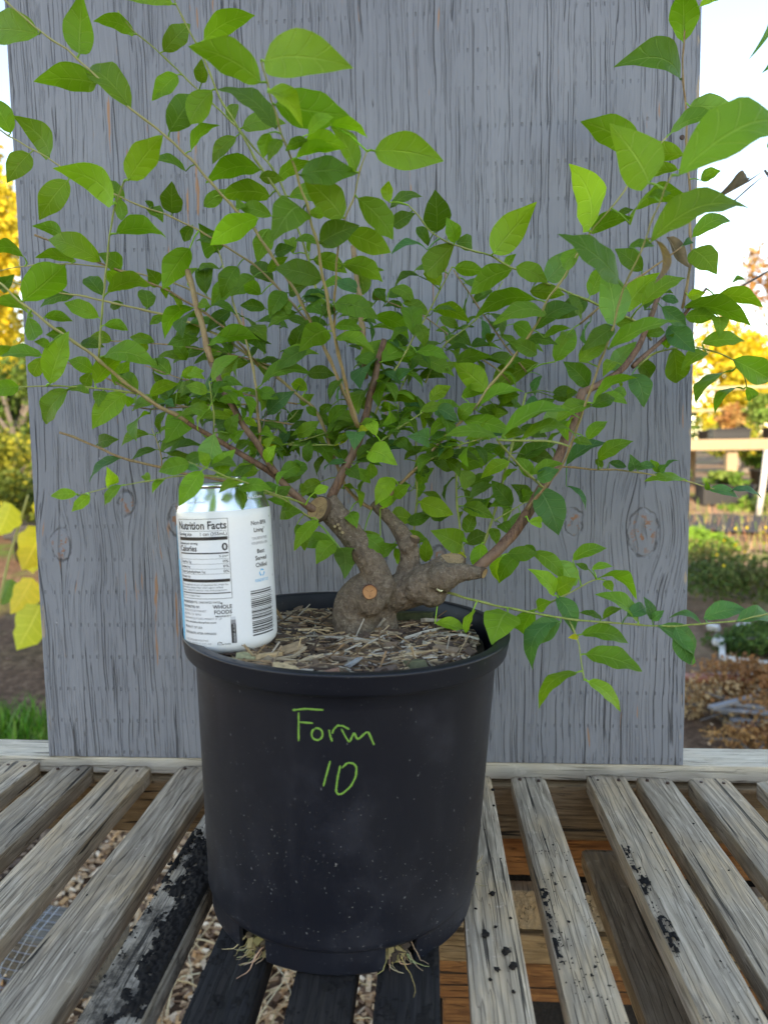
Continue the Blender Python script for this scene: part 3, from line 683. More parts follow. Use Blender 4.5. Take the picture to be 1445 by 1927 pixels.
for a, b in edges:
    seg = max(6, int((b-a)/.05)); R0 = .1038
    v, f = lathe([(R0-.003, .0178), (R0, .0178), (R0-.0012, .0012), (R0-.002, .0), (R0-.0045, .0), (R0-.003, .0178)], seg, a, b)
    m = seg+1; f += [tuple(i*m for i in range(5)), tuple(i*m+seg for i in range(4, -1, -1))]
    mk('foot', v, f, M_POT, pot, False)
mk('core', *lathe([(.0, .0165), (.0935, .0165), (.0935, .0), (0, 0)], 64), M_SOILCLUMP, pot)
M_CRAYON = simple('green_wax_crayon', (.17, .34, .06), .7, 0, .2, .35, 900)
STROKES =  [[[-1.7593, 0.1849], [-1.6823, 0.1868], [-1.5848, 0.1867]], [[-1.724, 0.1839], [-1.7252, 0.1649]], [[-1.7244, 0.1775], [-1.6412, 0.1776]], [[-1.6324, 0.1741], [-1.6179, 0.1746], [-1.6037, 0.1741], [-1.593, 0.1729], [-1.5882, 0.1711], [-1.5902, 0.1692], [-1.5988, 0.1676], [-1.6119, 0.1667], [-1.6268, 0.1666], [-1.6401, 0.1673], [-1.6486, 0.1688], [-1.6506, 0.1707], [-1.6456, 0.1725], [-1.6347, 0.1739]], [[-1.5531, 0.1739], [-1.5461, 0.1694], [-1.535, 0.1662]], [[-1.5355, 0.1714], [-1.5264, 0.1743], [-1.5066, 0.1769], [-1.4773, 0.1767], [-1.4423, 0.1744]], [[-1.4863, 0.1747], [-1.4407, 0.1651], [-1.4152, 0.1725], [-1.3953, 0.1671], [-1.3386, 0.1733], [-1.3018, 0.1634]], [[-1.5447, 0.1532], [-1.5646, 0.1441], [-1.5821, 0.1358]], [[-1.4873, 0.1504], [-1.5001, 0.1436], [-1.5112, 0.1328], [-1.4986, 0.1307], [-1.4737, 0.1311], [-1.4263, 0.1362], [-1.3986, 0.1427], [-1.3972, 0.1492], [-1.4154, 0.1517], [-1.4495, 0.1521], [-1.4789, 0.1485]]]
def stroke(pts, k):
    # dense resample, then a flat ragged ribbon that hugs the pot wall
    P = []
    for i in range(len(pts)-1):
        n = 7
        for j in range(n):
            t = j/n; P.append((pts[i][0]*(1-t)+pts[i+1][0]*t, pts[i][1]*(1-t)+pts[i+1][1]*t))
    P.append(tuple(pts[-1]))
    for _ in range(3):
        Q = P[:]
        for i in range(1, len(P)-1): Q[i] = ((P[i-1][0]+2*P[i][0]+P[i+1][0])/4, (P[i-1][1]+2*P[i][1]+P[i+1][1])/4)
        P = Q
    v, f = [], []
    R = .111
    for i, (a, z) in enumerate(P):
        a0, z0 = P[max(0, i-1)]; a1, z1 = P[min(len(P)-1, i+1)]
        tx, tzz = (a1-a0)*R, z1-z0; l = math.hypot(tx, tzz) or 1; nx, nz = -tzz/l, tx/l
        w = .00062*(1.0+.45*ns(i*.6, k*3.1, 0)+.35*ns(i*1.7, k, 4))
        if i in (0, len(P)-1): w *= .6
        for s, off in ((-1, .00006), (-.45, .00022), (.45, .00022), (1, .00006)):
            aa, zz = a+nx*w*s/R, z+nz*w*s; r = rbd(zz)+off
            v.append((r*math.cos(aa), r*math.sin(aa), zz))
    for i in range(len(P)-1):
        for s in range(3): f.append((i*4+s, i*4+s+1, (i+1)*4+s+1, (i+1)*4+s))
    return v, f
mb = MB()
for k, st_ in enumerate(STROKES[:7]): mb.add(*stroke(st_, k))
o = mb.build('handwritten_word', M_CRAYON, pot, True); o['label'] = 'the word Form written in green crayon'
mb = MB()
for k, st_ in enumerate(STROKES[7:]): mb.add(*stroke(st_, k+20))
o = mb.build('handwritten_number', M_CRAYON, pot, True); o['label'] = 'the number 10 written in green crayon'

# ------------------------------------------------------------------ mulch in the pot
def mz(x, y):
    dx, dy = x-PX, y-PY; r = math.hypot(dx, dy)
    z = .1985 + .0060*sstep(.045, .095, r) - dx*TILT*.9 + .004*ns(x*28, y*28, 3)+.0025*ns(x*70, y*70, 8)
    z += .001*math.exp(-((x+.05)**2+(y-.55)**2)/(.045**2)) - .003*sstep(.085, .112, r)
    if dy > .03: z -= .0065*sstep(.03, .10, dy)
    return z
def mulch():
    v, f = [], []; nr, na = 26, 96
    for i in range(nr+1):
        r = .1128*i/nr
        for k in range(na):
            a = 2*math.pi*k/na; x, y = PX+r*math.cos(a), PY+r*math.sin(a); v.append((x, y, mz(x, y)-.002))
    for i in range(nr):
        for k in range(na): q = (k+1) % na; f.append((i*na+k, i*na+q, (i+1)*na+q, (i+1)*na+k))
    mb = MB(); mb.add(v, f, (.026, .017, .012))
    cols = [(.30, .22, .14), (.20, .13, .085), (.36, .30, .22), (.13, .085, .06), (.42, .30, .17), (.26, .24, .22), (.09, .06, .045), (.46, .42, .36)]
    def spot():
        while True:
            x, y = PX+U(-.112, .112), PY+U(-.112, .112)
            r = math.hypot(x-PX, y-PY)
            if r < .106 and math.hypot(x+.145, y-.498) > .026 and math.hypot(x+.062, y-.567) > .014: return x, y
    for k in range(1150):                                   # shredded bark
        x, y = spot(); L = U(.004, .020); w = U(.002, .009)
        M = Matrix.Rotation(U(0, 6.28), 3, 'Z') @ Matrix.Rotation(U(-.5, .5), 3, 'X') @ Matrix.Rotation(U(-.4, .4), 3, 'Y')
        c = rng.choice(cols[:4]+cols[6:7]+cols[3:4]); q = U(.4, 1.1); mb.add(boxv(x, y, mz(x, y)+U(-.001, .003), L, w, U(.0006, .0016), M), BOXF, tuple(a*q for a in c))
    for k in range(720):                                    # needles and fine stems
        x, y = spot(); a = U(0, 6.28) if rng.random() < .5 else rng.gauss(.1, .35); L = U(.012, .05) if k < 520 else U(.03, .065); r = U(.00035, .0007) if rng.random() < .75 else U(.0008, .0013); b = U(-.006, .006)
        p = []
        for t in (-.5, -.17, .17, .5):
            xx, yy = x+math.cos(a)*L*t-math.sin(a)*b*(1-4*t*t), y+math.sin(a)*L*t+math.cos(a)*b*(1-4*t*t)
            rr = math.hypot(xx-PX, yy-PY)
            if rr > .109: xx, yy = PX+(xx-PX)*.109/rr, PY+(yy-PY)*.109/rr
            p.append((xx, yy, mz(xx, yy)+.0018+U(0, .0025)))
        if rng.random() < .10: p[-1] = (p[-1][0], p[-1][1], p[-1][2]+U(.004, .014))
        c = rng.choice([(.50, .33, .17), (.66, .47, .27), (.36, .22, .12), (.52, .45, .36), (.24, .14, .08), (.56, .42, .27), (.13, .085, .055), (.11, .07, .05)]); q = U(.4, 1.05)
        vv, ff = tube(p, r, 5); mb.add(vv, ff, tuple(i*q for i in c))
    m = tag(mb.build('potting_mulch', M_TINT), 'shredded bark and pine needle mulch filling the pot', 'mulch', kind='stuff')
    cm = {}
    for k, (px, py, L, w, h, rz_, c) in enumerate([(-.104, .500, .020, .015, .0025, .5, (.46, .31, .18)), (-.109, .4985, .007, .018, .002, -.1, (.38, .25, .14)), (-.112, .470, .019, .008, .003, .7, (.52, .36, .20)), (-.096, .449, .015, .013, .003, .35, (.56, .40, .22)), (-.136, .452, .012, .009, .003, .1, (.40, .33, .19)), (-.124, .462, .012, .008, .003, -.2, (.33, .31, .17)), (-.128, .490, .020, .010, .003, -.3, (.17, .11, .075)),
              (-.066, .442, .012, .007, .004, .2, (.33, .18, .12)), (-.030, .452, .013, .011, .003, 1.1, (.13, .09, .07)), (-.012, .462, .012, .012, .005, .4, (.11, .11, .06)), (-.052, .458, .012, .006, .002, .9, (.30, .30, .30)), (.004, .58, .026, .006, .003, .6, (.36, .30, .23)), (.01, .50, .018, .008, .003, -.4, (.25, .17, .11)), (-.085, .60, .014, .008, .003, .3, (.36, .25, .15)), (-.06, .475, .016, .008, .003, -.5, (.3, .22, .16)), (-.022, .600, .045, .012, .006, -.2, (.075, .085, .04))]):
        M = Matrix.Rotation(rz_, 4, 'Z') @ Matrix.Rotation(U(-.35, .1), 4, 'X') @ Matrix.Rotation(U(-.25, .25), 4, 'Y')
        v = boxv(0, 0, 0, L, w, h, M); v = [(a+U(-.0012, .0012), b+U(-.0012, .0012), d) for a, b, d in v]
        o = mk('wood_chip', v, BOXF, M_TINT, m, tint=c, loc=(px, py, mz(px, py)+.0045))
mulch()

# ------------------------------------------------------------------ drinks can
CAN = (-.1448, .4985, .2046)
can = empty('drink_can', 'white and silver sparkling water can standing on the left of the pot mulch', 'can', CAN)
CT = rad(-1.9); can.rotation_euler = (rad(-1.0), CT, rad(0))
def metal(name, col, r): 
    g = G(name); c = g.coord(); return g.bsdf(g.mix(g.noise(c, 300, 3), tuple(q*.92 for q in col), col), r, g.bump(g.noise(g.scale(c, (1, 1, 6)), 300, 2), .04, .0002), 1.0)
M_ALU = metal('brushed_aluminium', (.86, .87, .88), .22)
gcan = G('white_can_ink'); xx_, yy_, zz_ = gcan.xyz(gcan.coord())
M_CANW = gcan.bsdf(gcan.mix(gcan.noise(gcan.coord(), 500, 2), (.74, .76, .77), (.79, .81, .82)), .30, spec=.5, coat=.3)
RC = .0331
canprof = [(.0255, .0042), (.0290, .0058), (.0318, .0085), (.0329, .0120), (RC, .016), (RC, .05), (RC, .098), (.0329, .1018), (.0325, .1034)]
mk('label_wall', *lathe(canprof, 128), M_CANW, can, True)
mk('base', *lathe([(0, .006), (.0215, .0045), (.0232, .0012), (.0238, .0), (.0246, .0004), (.0251, .002), (.0255, .0042)], 96), M_ALU, can, True)
shp = [(.0325, .1034), (.0318, .1055), (.0306, .1090), (.0292, .1128), (.0281, .1155), (.0274, .1172), (.0270, .1185)]
mk('shoulder', *lathe(shp, 128), M_ALU, can, True)
mk('lid', *lathe([(.0270, .1185), (.0277, .1192), (.0279, .1204), (.0275, .1214), (.0268, .1218), (.0262, .1213), (.0258, .1200), (.0250, .1165), (.0242, .1150), (.0234, .1158), (.0, .1160)], 96), M_ALU, can, True)
tp = [(.018*math.cos(a)*.55+.004, .0105*math.sin(a), .1188+.0012*math.cos(a)) for a in [2*math.pi*i/24 for i in range(25)]]
vv, ff = tube(tp, .0013, 6, cap=False)
MT = Matrix.Rotation(rad(25), 3, 'Z') @ Matrix.Rotation(rad(-14), 3, 'Y')
vv = [tuple(MT @ Vector((x, y, z-.1172)) + Vector((0, 0, .1186))) for x, y, z in vv]
tab = mk('pull_tab', vv, ff, M_ALU, can, True)
mk('rivet', [tuple(Vector(q)+Vector((-.003, -.001, .116))) for q in lathe([(0, .0018), (.002, .0016), (.0026, 0)], 16)[0]], lathe([(0, .0018), (.002, .0016), (.0026, 0)], 16)[1], M_ALU, can, True)
def canr(z):
    pr = canprof[1:]+shp[1:]
    for (r0, z0), (r1, z1) in zip(pr[:-1], pr[1:]):
        if z0 <= z <= z1: return r0+(r1-r0)*(z-z0)/(z1-z0)
    return RC
def ink(name, c, rough=.35): g = G(name); return g.bsdf(g.mix(g.noise(g.coord(), 800, 2), c, tuple(min(1, q*1.25+.004) for q in c)), rough)
INK_K = ink('black_ink', (.012, .012, .014)); INK_G = ink('grey_ink', (.22, .22, .23)); INK_B = ink('blue_ink', (.03, .36, .62)); INK_L = ink('light_grey_ink', (.5, .52, .55)); INK_W = ink('white_ink', (.8, .82, .83))
FACE0 = rad(-73.8)
def wrap(P, off=.00012):               # P: (arc mm, z mm) -> point on the can
    out = []
    for a, z in P:
        r = canr(z/1000)+off; t = FACE0+a/33.1; out.append((r*math.cos(t), r*math.sin(t), z/1000))
    return out
class Print:
    def __init__(s): s.d = {}
    def quad(s, a0, a1, z0, z1, mat='k', n=None):
        mb = s.d.setdefault(mat, MB()); n = n or max(1, int(abs(a1-a0)/1.5)); P = []; f = []
        for i in range(n+1): a = a0+(a1-a0)*i/n; P += [(a, z0), (a, z1)]
        for i in range(n): f.append((2*i, 2*i+2, 2*i+3, 2*i+1))
        mb.add(wrap(P), f)
    def poly(s, pts, mat='k', w=None):
        mb = s.d.setdefault(mat, MB())
        if w is None: mb.add(wrap(pts), [tuple(range(len(pts)))])
        else:
            for (a0, z0), (a1, z1) in zip(pts[:-1], pts[1:]):
                l = math.hypot(a1-a0, z1-z0) or 1; nx, nz = -(z1-z0)/l*w/2, (a1-a0)/l*w/2
                mb.add(wrap([(a0+nx, z0+nz), (a0-nx, z0-nz), (a1-nx, z1-nz), (a1+nx, z1+nz)]), [(0, 1, 2, 3)])
    def text(s, body, a0, a1, z, h, mat='k', bold=0.0, rot=False):
        cu = bpy.data.curves.new('glyphs', 'FONT'); cu.body = body; cu.size = 1; cu.offset = bold; cu.resolution_u = 2
        o = bpy.data.objects.new('glyphs', cu); S.collection.objects.link(o)
        bpy.context.view_layer.update()
        me = bpy.data.meshes.new_from_object(o.evaluated_get(bpy.context.evaluated_depsgraph_get()))
        co = [v.co.copy() for v in me.vertices]; fs = [tuple(p.vertices) for p in me.polygons]
        bpy.data.objects.remove(o); bpy.data.curves.remove(cu); bpy.data.meshes.remove(me)
        x0, x1 = min(c.x for c in co), max(c.x for c in co)
        capz = .70
        k = (a1-a0)/(x1-x0)
        if rot: pts = [(z+(c.y/capz)*h*-1, a0+(c.x-x0)*k) for c in co]
        else: pts = [(a0+(c.x-x0)*k, z+c.y/capz*h) for c in co]
        s.d.setdefault(mat, MB()).add(wrap(pts), fs)
    def done(s, name, inks):
        for k, mb in s.d.items(): mb.build(name, inks[k], can)
INKS = {'k': INK_K, 'g': INK_G, 'b': INK_B, 'l': INK_L, 'w': INK_W}
p = Print(); L, R = -38.6, 2.4
for (a0, a1, z0, z1) in ((L, R, 98.3, 98.6), (L, R, 44.0, 44.3), (L, L+.3, 44.3, 98.3), (R-.3, R, 44.3, 98.3)): p.quad(a0, a1, z0, z1)
p.text('Nutrition Facts', L+.8, R-1, 91.6, 5.3, bold=.022)
p.quad(L+.8, R-.8, 90.2, 90.4)
p.text('Serving size', L+.8, -24, 87.3, 2.2, bold=.012); p.text('1 can (355mL)', -17, R-1, 87.3, 2.2, bold=.010)
p.quad(L+.8, R-.8, 84.0, 86.3)
p.text('Amount per serving', L+.8, -19.5, 81.3, 1.7, bold=.014); p.text('Calories', L+.8, -20.5, 76.7, 3.9, bold=.022); p.text('0', -2.6, R-1, 76.9, 5.0, bold=.025)
p.quad(L+.8, R-.8, 74.7, 75.6)
p.text('% DV*', -4.8, R-1, 72.3, 1.4, bold=.014)
for z in (71.2, 67.8, 64.4, 61.0): p.quad(L+.8, R-.8, z, z+.18)
for s, q, z, a1 in (('Total Fat', ' 0g', 68.7, -29.5), ('Sodium', ' 0mg', 65.3, -31), ('Total Carbohydrate', ' 0g', 61.9, -18.5), ('Protein', ' 0g', 58.5, -31.5)):
    p.text(s, L+.8, a1, z, 1.65, bold=.016); p.text(q.strip(), a1+.9, a1+3.6, z, 1.6)
for z in (68.7, 65.3, 61.9): p.text('0%', -2.4, R-1, z, 1.8, bold=.014)
p.quad(L+.8, R-.8, 55.4, 57.5)
p.text('Not a significant source of saturated fat, trans fat,', L+.8, R-2, 53.2, 1.2); p.text('cholesterol, dietary fiber, total sugars, added', L+.8, R-6, 51.3, 1.2); p.text('sugars, vitamin D, calcium, iron and potassium.', L+.8, R-3, 49.4, 1.2)
p.quad(L+.8, R-.8, 47.6, 48.3); p.text('*% DV = % Daily Value', L+.8, -20, 45.6, 1.2)
p.text('INGREDIENTS:', L+.4, -22.5, 40.9, 1.6, bold=.012); p.text('CARBONATED WATER.', -21.6, -5.5, 40.9, 1.6)
p.text('DISTRIBUTED BY:', L+.4, -21, 37.6, 1.6, bold=.012)
for s, a1, z in (('WHOLE FOODS MARKET', -16, 35.0), ('AUSTIN, TX 78703', -20.5, 32.5), ('©2019 WHOLE FOODS MARKET IP, LP', -5.5, 29.7)): p.text(s, L+.4, a1, z, 1.4, 'g')
p.text('www.wholefoodsmarket.com', L+.4, -9.5, 27.2, 1.4, bold=.012)
p.text('PRODUCT OF USA', L+.4, -20, 23.4, 1.5, bold=.006); p.text('REFRIGERATE AFTER OPENING', L+.4, -10, 19.4, 1.5, bold=.008)
p.text('CR1000000000743', L+.8, -16, 14.6, 1.3, 'g'); p.text('CTX-46002-C-CC-03', L+.8, -14, 12.4, 1.3, 'g')
p.text('WHOLE', -11.2, 1.8, 37.2, 2.6, bold=.022); p.text('FOODS', -10.4, 1.6, 33.6, 2.6, bold=.022); p.text('MARKET', -9.6, 1.2, 31.4, 1.2, bold=.012)
p.poly([(-6.2, 40.9), (-5.2, 41.6), (-4.2, 41.1), (-5.2, 40.6)]); p.poly([(-5.2, 40.6), (-4.7, 40.2), (-4.5, 39.7)], w=.3)
for k in range(26): p.quad(.2+0, 3.6, 13+k*.7, 13.72+k*.7, 'k' if k < 19 else ('g' if k < 23 else 'l'))
p.text('0060014104', 13.6, 26, 3.0, 1.5, 'l', rot=True)
p.poly([(-9, 14.2), (-9.6, 12.4), (-6.2, 12.4), (-6.8, 14.2), (-7.4, 13.6), (-7.9, 14.6), (-8.4, 13.6), (-9, 14.2)], w=.28); p.quad(-5.9, -5.3, 12.2, 12.8); p.text('824096', -4.6, -.6, 12.2, 1.15)
p.done('nutrition_print', INKS)
p = Print()
p.text('Non-BPA', 18.8, 33.5, 92.2, 2.9, bold=.018); p.text('Lining*', 20.8, 31.5, 87.2, 2.9, bold=.018)
p.text('*CAN LINER NOT MADE', 18.6, 33.8, 82.0, 1.9, 'g'); p.text('WITH BISPHENOL-A (BPA)', 18.2, 34.2, 78.6, 1.9, 'g')
p.text('Best', 22.6, 29.8, 72.4, 2.9, bold=.018); p.text('Served', 20.6, 31.8, 67.6, 2.9, bold=.018); p.text('Chilled', 20.6, 31.8, 62.8, 2.9, bold=.018)
for k in range(3):
    a = rad(90+120*k); pts = []
    for t in (-.75, -.25, .25): pts.append((26.0+2.2*math.cos(a+t*1.2), 58.6+2.2*math.sin(a+t*1.2)))
    p.poly(pts, 'b', w=.9); e = (26.0+2.2*math.cos(a+.75), 58.6+2.2*math.sin(a+.75)); q = (math.cos(a+.3), math.sin(a+.3))
    p.poly([(pts[-1][0]+q[0]*.9, pts[-1][1]+q[1]*.9), (pts[-1][0]-q[0]*.9, pts[-1][1]-q[1]*.9), e], 'b')
p.text('PLEASE RECYCLE', 19.6, 32.4, 52.6, 1.9, 'b', bold=.008)
for a, z in ((39.5, 97), (40, 75.5), (40.5, 54.5)): p.poly([(a+.5*math.cos(t), z+.8*math.sin(t)) for t in [i*.7 for i in range(9)]], 'g')
qb = random.Random(12); z = 47.0
while z > 16.5:
    h = qb.choice((.35, .35, .7, .7, 1.05)); p.quad(15.2, 35.4, z-h, z, 'k'); z -= h+qb.choice((.38, .38, .7, 1.0))
p.text('0 99482 46002 3', 18, 44, 37.6, 1.5, 'g', rot=True)
p.done('side_print', INKS)
p = Print()
for k in range(20):
    z0 = 10+k*3.0; w = 3.6*math.sin(math.pi*min(1, (k+1)/21.0)*.9)
    p.quad(-50, -43+w*.9, z0, z0+3.02, 'b')
for k in range(8): p.quad(-50, -45.2+.3*math.sin(k), 70+k*3, 73+k*3+.02, 'b')
p.done('blue_print', {'b': ink('pale_blue_ink', (.10, .50, .74))})
p = Print(); p.text('Zero Calories', 19, 37, 110.5, 1.9, 'w'); p.text('Zero Sodium', -30, -13, 109.0, 1.9, 'l'); p.done('shoulder_print', INKS)

# ------------------------------------------------------------------ the shrub
shrub = empty('pruned_shrub', 'thick-trunked pruned shrub with bright green leaves growing in the pot', 'shrub', (-.062, .565, .195))
SO = Vector(shrub.location)
TRUNK = [[[-0.0624, 0.5653, 0.2055, 0.0173], [-0.0649, 0.5661, 0.2154, 0.0164], [-0.0605, 0.5675, 0.2282, 0.016], [-0.0484, 0.569, 0.2354, 0.0164], [-0.0346, 0.5699, 0.2352, 0.0156]], [[-0.0423, 0.5781, 0.2202, 0.0123], [-0.0339, 0.5793, 0.227, 0.0154], [-0.0185, 0.5808, 0.233, 0.0163], [-0.0031, 0.5822, 0.2371, 0.0163], [0.0101, 0.5836, 0.2426, 0.0149]], [[-0.0095, 0.5697, 0.2365, 0.0146], [0.0056, 0.5714, 0.2449, 0.0142], [0.0147, 0.5728, 0.2529, 0.0116]], [[0.0076, 0.5615, 0.2454, 0.0127], [0.0211, 0.5628, 0.2494, 0.008], [0.0308, 0.5635, 0.2497, 0.0063], [0.0397, 0.564, 0.2491, 0.0047]], [[-0.0411, 0.5646, 0.2375, 0.0129], [-0.0453, 0.5655, 0.2504, 0.0116], [-0.052, 0.5663, 0.2633, 0.0111], [-0.0613, 0.5669, 0.2771, 0.0107], [-0.0723, 0.5674, 0.2905, 0.0103], [-0.0825, 0.5676, 0.3, 0.0094], [-0.0885, 0.5673, 0.3009, 0.0081]], [[-0.0731, 0.5676, 0.2935, 0.0077], [-0.0782, 0.5683, 0.3042, 0.0056], [-0.0807, 0.5687, 0.3106, 0.0043]], [[-0.0836, 0.5635, 0.2995, 0.006], [-0.0896, 0.5631, 0.2996, 0.0038]], [[-0.0208, 0.5844, 0.2403, 0.0106], [-0.0175, 0.586, 0.2557, 0.0084], [-0.0183, 0.5869, 0.2667, 0.008], [-0.024, 0.5876, 0.2777, 0.0071], [-0.0323, 0.588, 0.2889, 0.0062], [-0.041, 0.5882, 0.2969, 0.0053], [-0.048, 0.5884, 0.3041, 0.0044]], [[-0.0208, 0.5818, 0.2674, 0.0066], [-0.0137, 0.5829, 0.2743, 0.0044]]]
def trunk():
    mb = MB()
    for ch in TRUNK:
        P = [Vector(q[:3])-SO for q in ch]; r = [q[3] for q in ch]
        pts, rr = [], []
        for i in range(len(P)-1):
            for t in (0, .25, .5, .75):
                pts.append(P[i].lerp(P[i+1], t)); rr.append(r[i]*(1-t)+r[i+1]*t)
        pts.append(P[-1]); rr.append(r[-1])
        for _ in range(2): pts = [pts[0]]+[(pts[i-1]+pts[i]*2+pts[i+1])/4 for i in range(1, len(pts)-1)]+[pts[-1]]
        v, f = tube(pts, rr, 16); mb.add(v, f)
        if ch is TRUNK[0] or ch is TRUNK[1]:
            p0 = pts[0]; v, f = tube([p0+Vector((0, 0, -.02)), p0+Vector((0, 0, -.008)), p0+Vector((0, 0, .004))], [rr[0]*1.25, rr[0]*1.1, rr[0]*.9], 16); mb.add(v, f)
        for q in (pts[0],):                                    # round the buried starts
            bm = bmesh.new(); bmesh.ops.create_icosphere(bm, subdivisions=2, radius=rr[0]*.97, matrix=Matrix.Translation(q))
            bm.verts.index_update(); mb.add([tuple(w.co) for w in bm.verts], [tuple(w.index for w in fc.verts) for fc in bm.faces]); bm.free()
    for (c, r) in (((-.0495, .5565, .2275), .0125), ((.0, .568, .2315), .0115), ((-.0600, .560, .203), .0145)):   # swellings of the old stump
        bm = bmesh.new(); bmesh.ops.create_icosphere(bm, subdivisions=3, radius=r, matrix=Matrix.Translation(Vector(c)-SO)); bm.verts.index_update()
        mb.add([tuple(w.co) for w in bm.verts], [tuple(w.index for w in fc.verts) for fc in bm.faces]); bm.free()
    tmp = mk('tmp', mb.v, mb.f)
    md = tmp.modifiers.new('r', 'REMESH'); md.mode = 'VOXEL'; md.voxel_size = .0011
    ms = tmp.modifiers.new('s', 'SMOOTH'); ms.iterations = 7; ms.factor = .5
    bpy.context.view_layer.update()
    me = bpy.data.meshes.new_from_object(tmp.evaluated_get(bpy.context.evaluated_depsgraph_get())); bpy.data.objects.remove(tmp)
    me.name = 'trunk'; me.update()
    nr = [v.normal.copy() for v in me.vertices]
    for v, n in zip(me.vertices, nr):
        c = v.co; d = .0006*ns(*c, 70)+.0004*ns(c.x, c.y, c.z, 190)+.0010*ns(c.x+3, c.y, c.z, 32)
        rg = ns(c.x*1.0+c.z*1.2, c.y, c.z-c.x*1.1, 210); d -= .0006*max(0, rg-.15)*2
        v.co = c+n*d
    me.materials.clear(); me.materials.append(M_BARK)
    me.polygons.foreach_set('use_smooth', [True]*len(me.polygons))
    return ob('trunk', me, shrub)
tr = trunk()
def ring_mat(name, c0, c1, rim):
    g = G(name); uvn = g.n('ShaderNodeUVMap'); uvn.uv_map = 'UVMap'; u, v, _ = g.xyz(V(g, uvn.outputs[0])); c = g.coord()
    nz = g.noise(c, 260, 4); rg = g.m('SINE', u*46+nz*7)*.5+.5; ck = g.step(g.m('ABSOLUTE', g.m('FRACT', v*3+nz*.25)-.5), .035, .01)*g.step(u, .75, .4)
    col = g.mix(rg*.55, g.mix(nz, c1, c0), c1); col = g.mix(g.step(g.noise(c, 120, 3), .5, .68)*.5, col, rim); col = g.mix(ck*.7, col, (.03, .02, .012)); col = g.mix(g.step(u, .84, .93), col, rim)
    return g.bsdf(col, .8, g.bump(rg*.4+nz, .7, .0006), spec=.2)
M_CUT = ring_mat('pruned_face', (.50, .34, .16), (.33, .20, .09), (.09, .06, .04)); M_CUTTOP = ring_mat('old_pruned_face', (.50, .34, .18), (.32, .21, .11), (.10, .07, .045))
M_CUTFRESH = ring_mat('fresh_pruned_face', (.58, .31, .14), (.42, .19, .08), (.13, .05, .03))
def cutdisc(c, nrm, r, mat, name='cut_face', lip=.0012, seed=0, ecc=1.0, par=None):
    n = Vector(nrm).normalized(); a = n.orthogonal().normalized(); b = n.cross(a); c = Vector(c)-SO; v, f = [], []; K = 22
    for i, (q, h) in enumerate(((1.06, -.003), (1.05, 0), (.96, lip*.8), (.86, lip*.3), (.5, lip*.25), (.0001, lip*.1))):
        for k in range(K):
            t = 2*math.pi*k/K; w = r*q*(1+.10*ns(math.cos(t)*1.3+seed, math.sin(t)*1.3, seed))
            v.append(tuple(c+a*math.cos(t)*w*ecc+b*math.sin(t)*w+n*(h+.0004*ns(k*.9, i, seed))))
    for i in range(5):
        for k in range(K): q = (k+1) % K; f.append((i*K+k, i*K+q, (i+1)*K+q, (i+1)*K+k))
    return mk(name, v, f, mat, par or tr, True, [(q, k/K) for q in (1.0, .97, .9, .8, .45, 0) for k in range(K)])
cutdisc((-.0895, .5592, .3020), (-.45, -.83, .32), .0092, M_CUT, seed=1, ecc=1.15)
cutdisc((.0136, .5690, .2572), (-.02, -.34, .94), .0118, M_CUTTOP, seed=2, ecc=1.25)
cutdisc((-.0478, .5405, .2385), (.12, -.98, .1), .0056, M_CUTFRESH, seed=3)
cutdisc((.0062, .5535, .2388), (.3, -.9, .2), .0030, M_CUTPALE, seed=4, ecc=.7)
cutdisc((.0412, .5630, .2490), (.8, -.5, -.3), .0042, M_CUT, seed=5)
cutdisc((-.0135, .5815, .2752), (.3, -.2, .93), .0042, M_CUT, seed=6)
for k, (x, z) in enumerate(((-.0735, .2895), (-.0722, .2865), (-.0760, .2880), (-.0700, .2830))): cutdisc((x, .5572, z), (-.2+.2*k, -.95, .2), .0011, M_CUTTAN, 'bud_scar', seed=10+k)
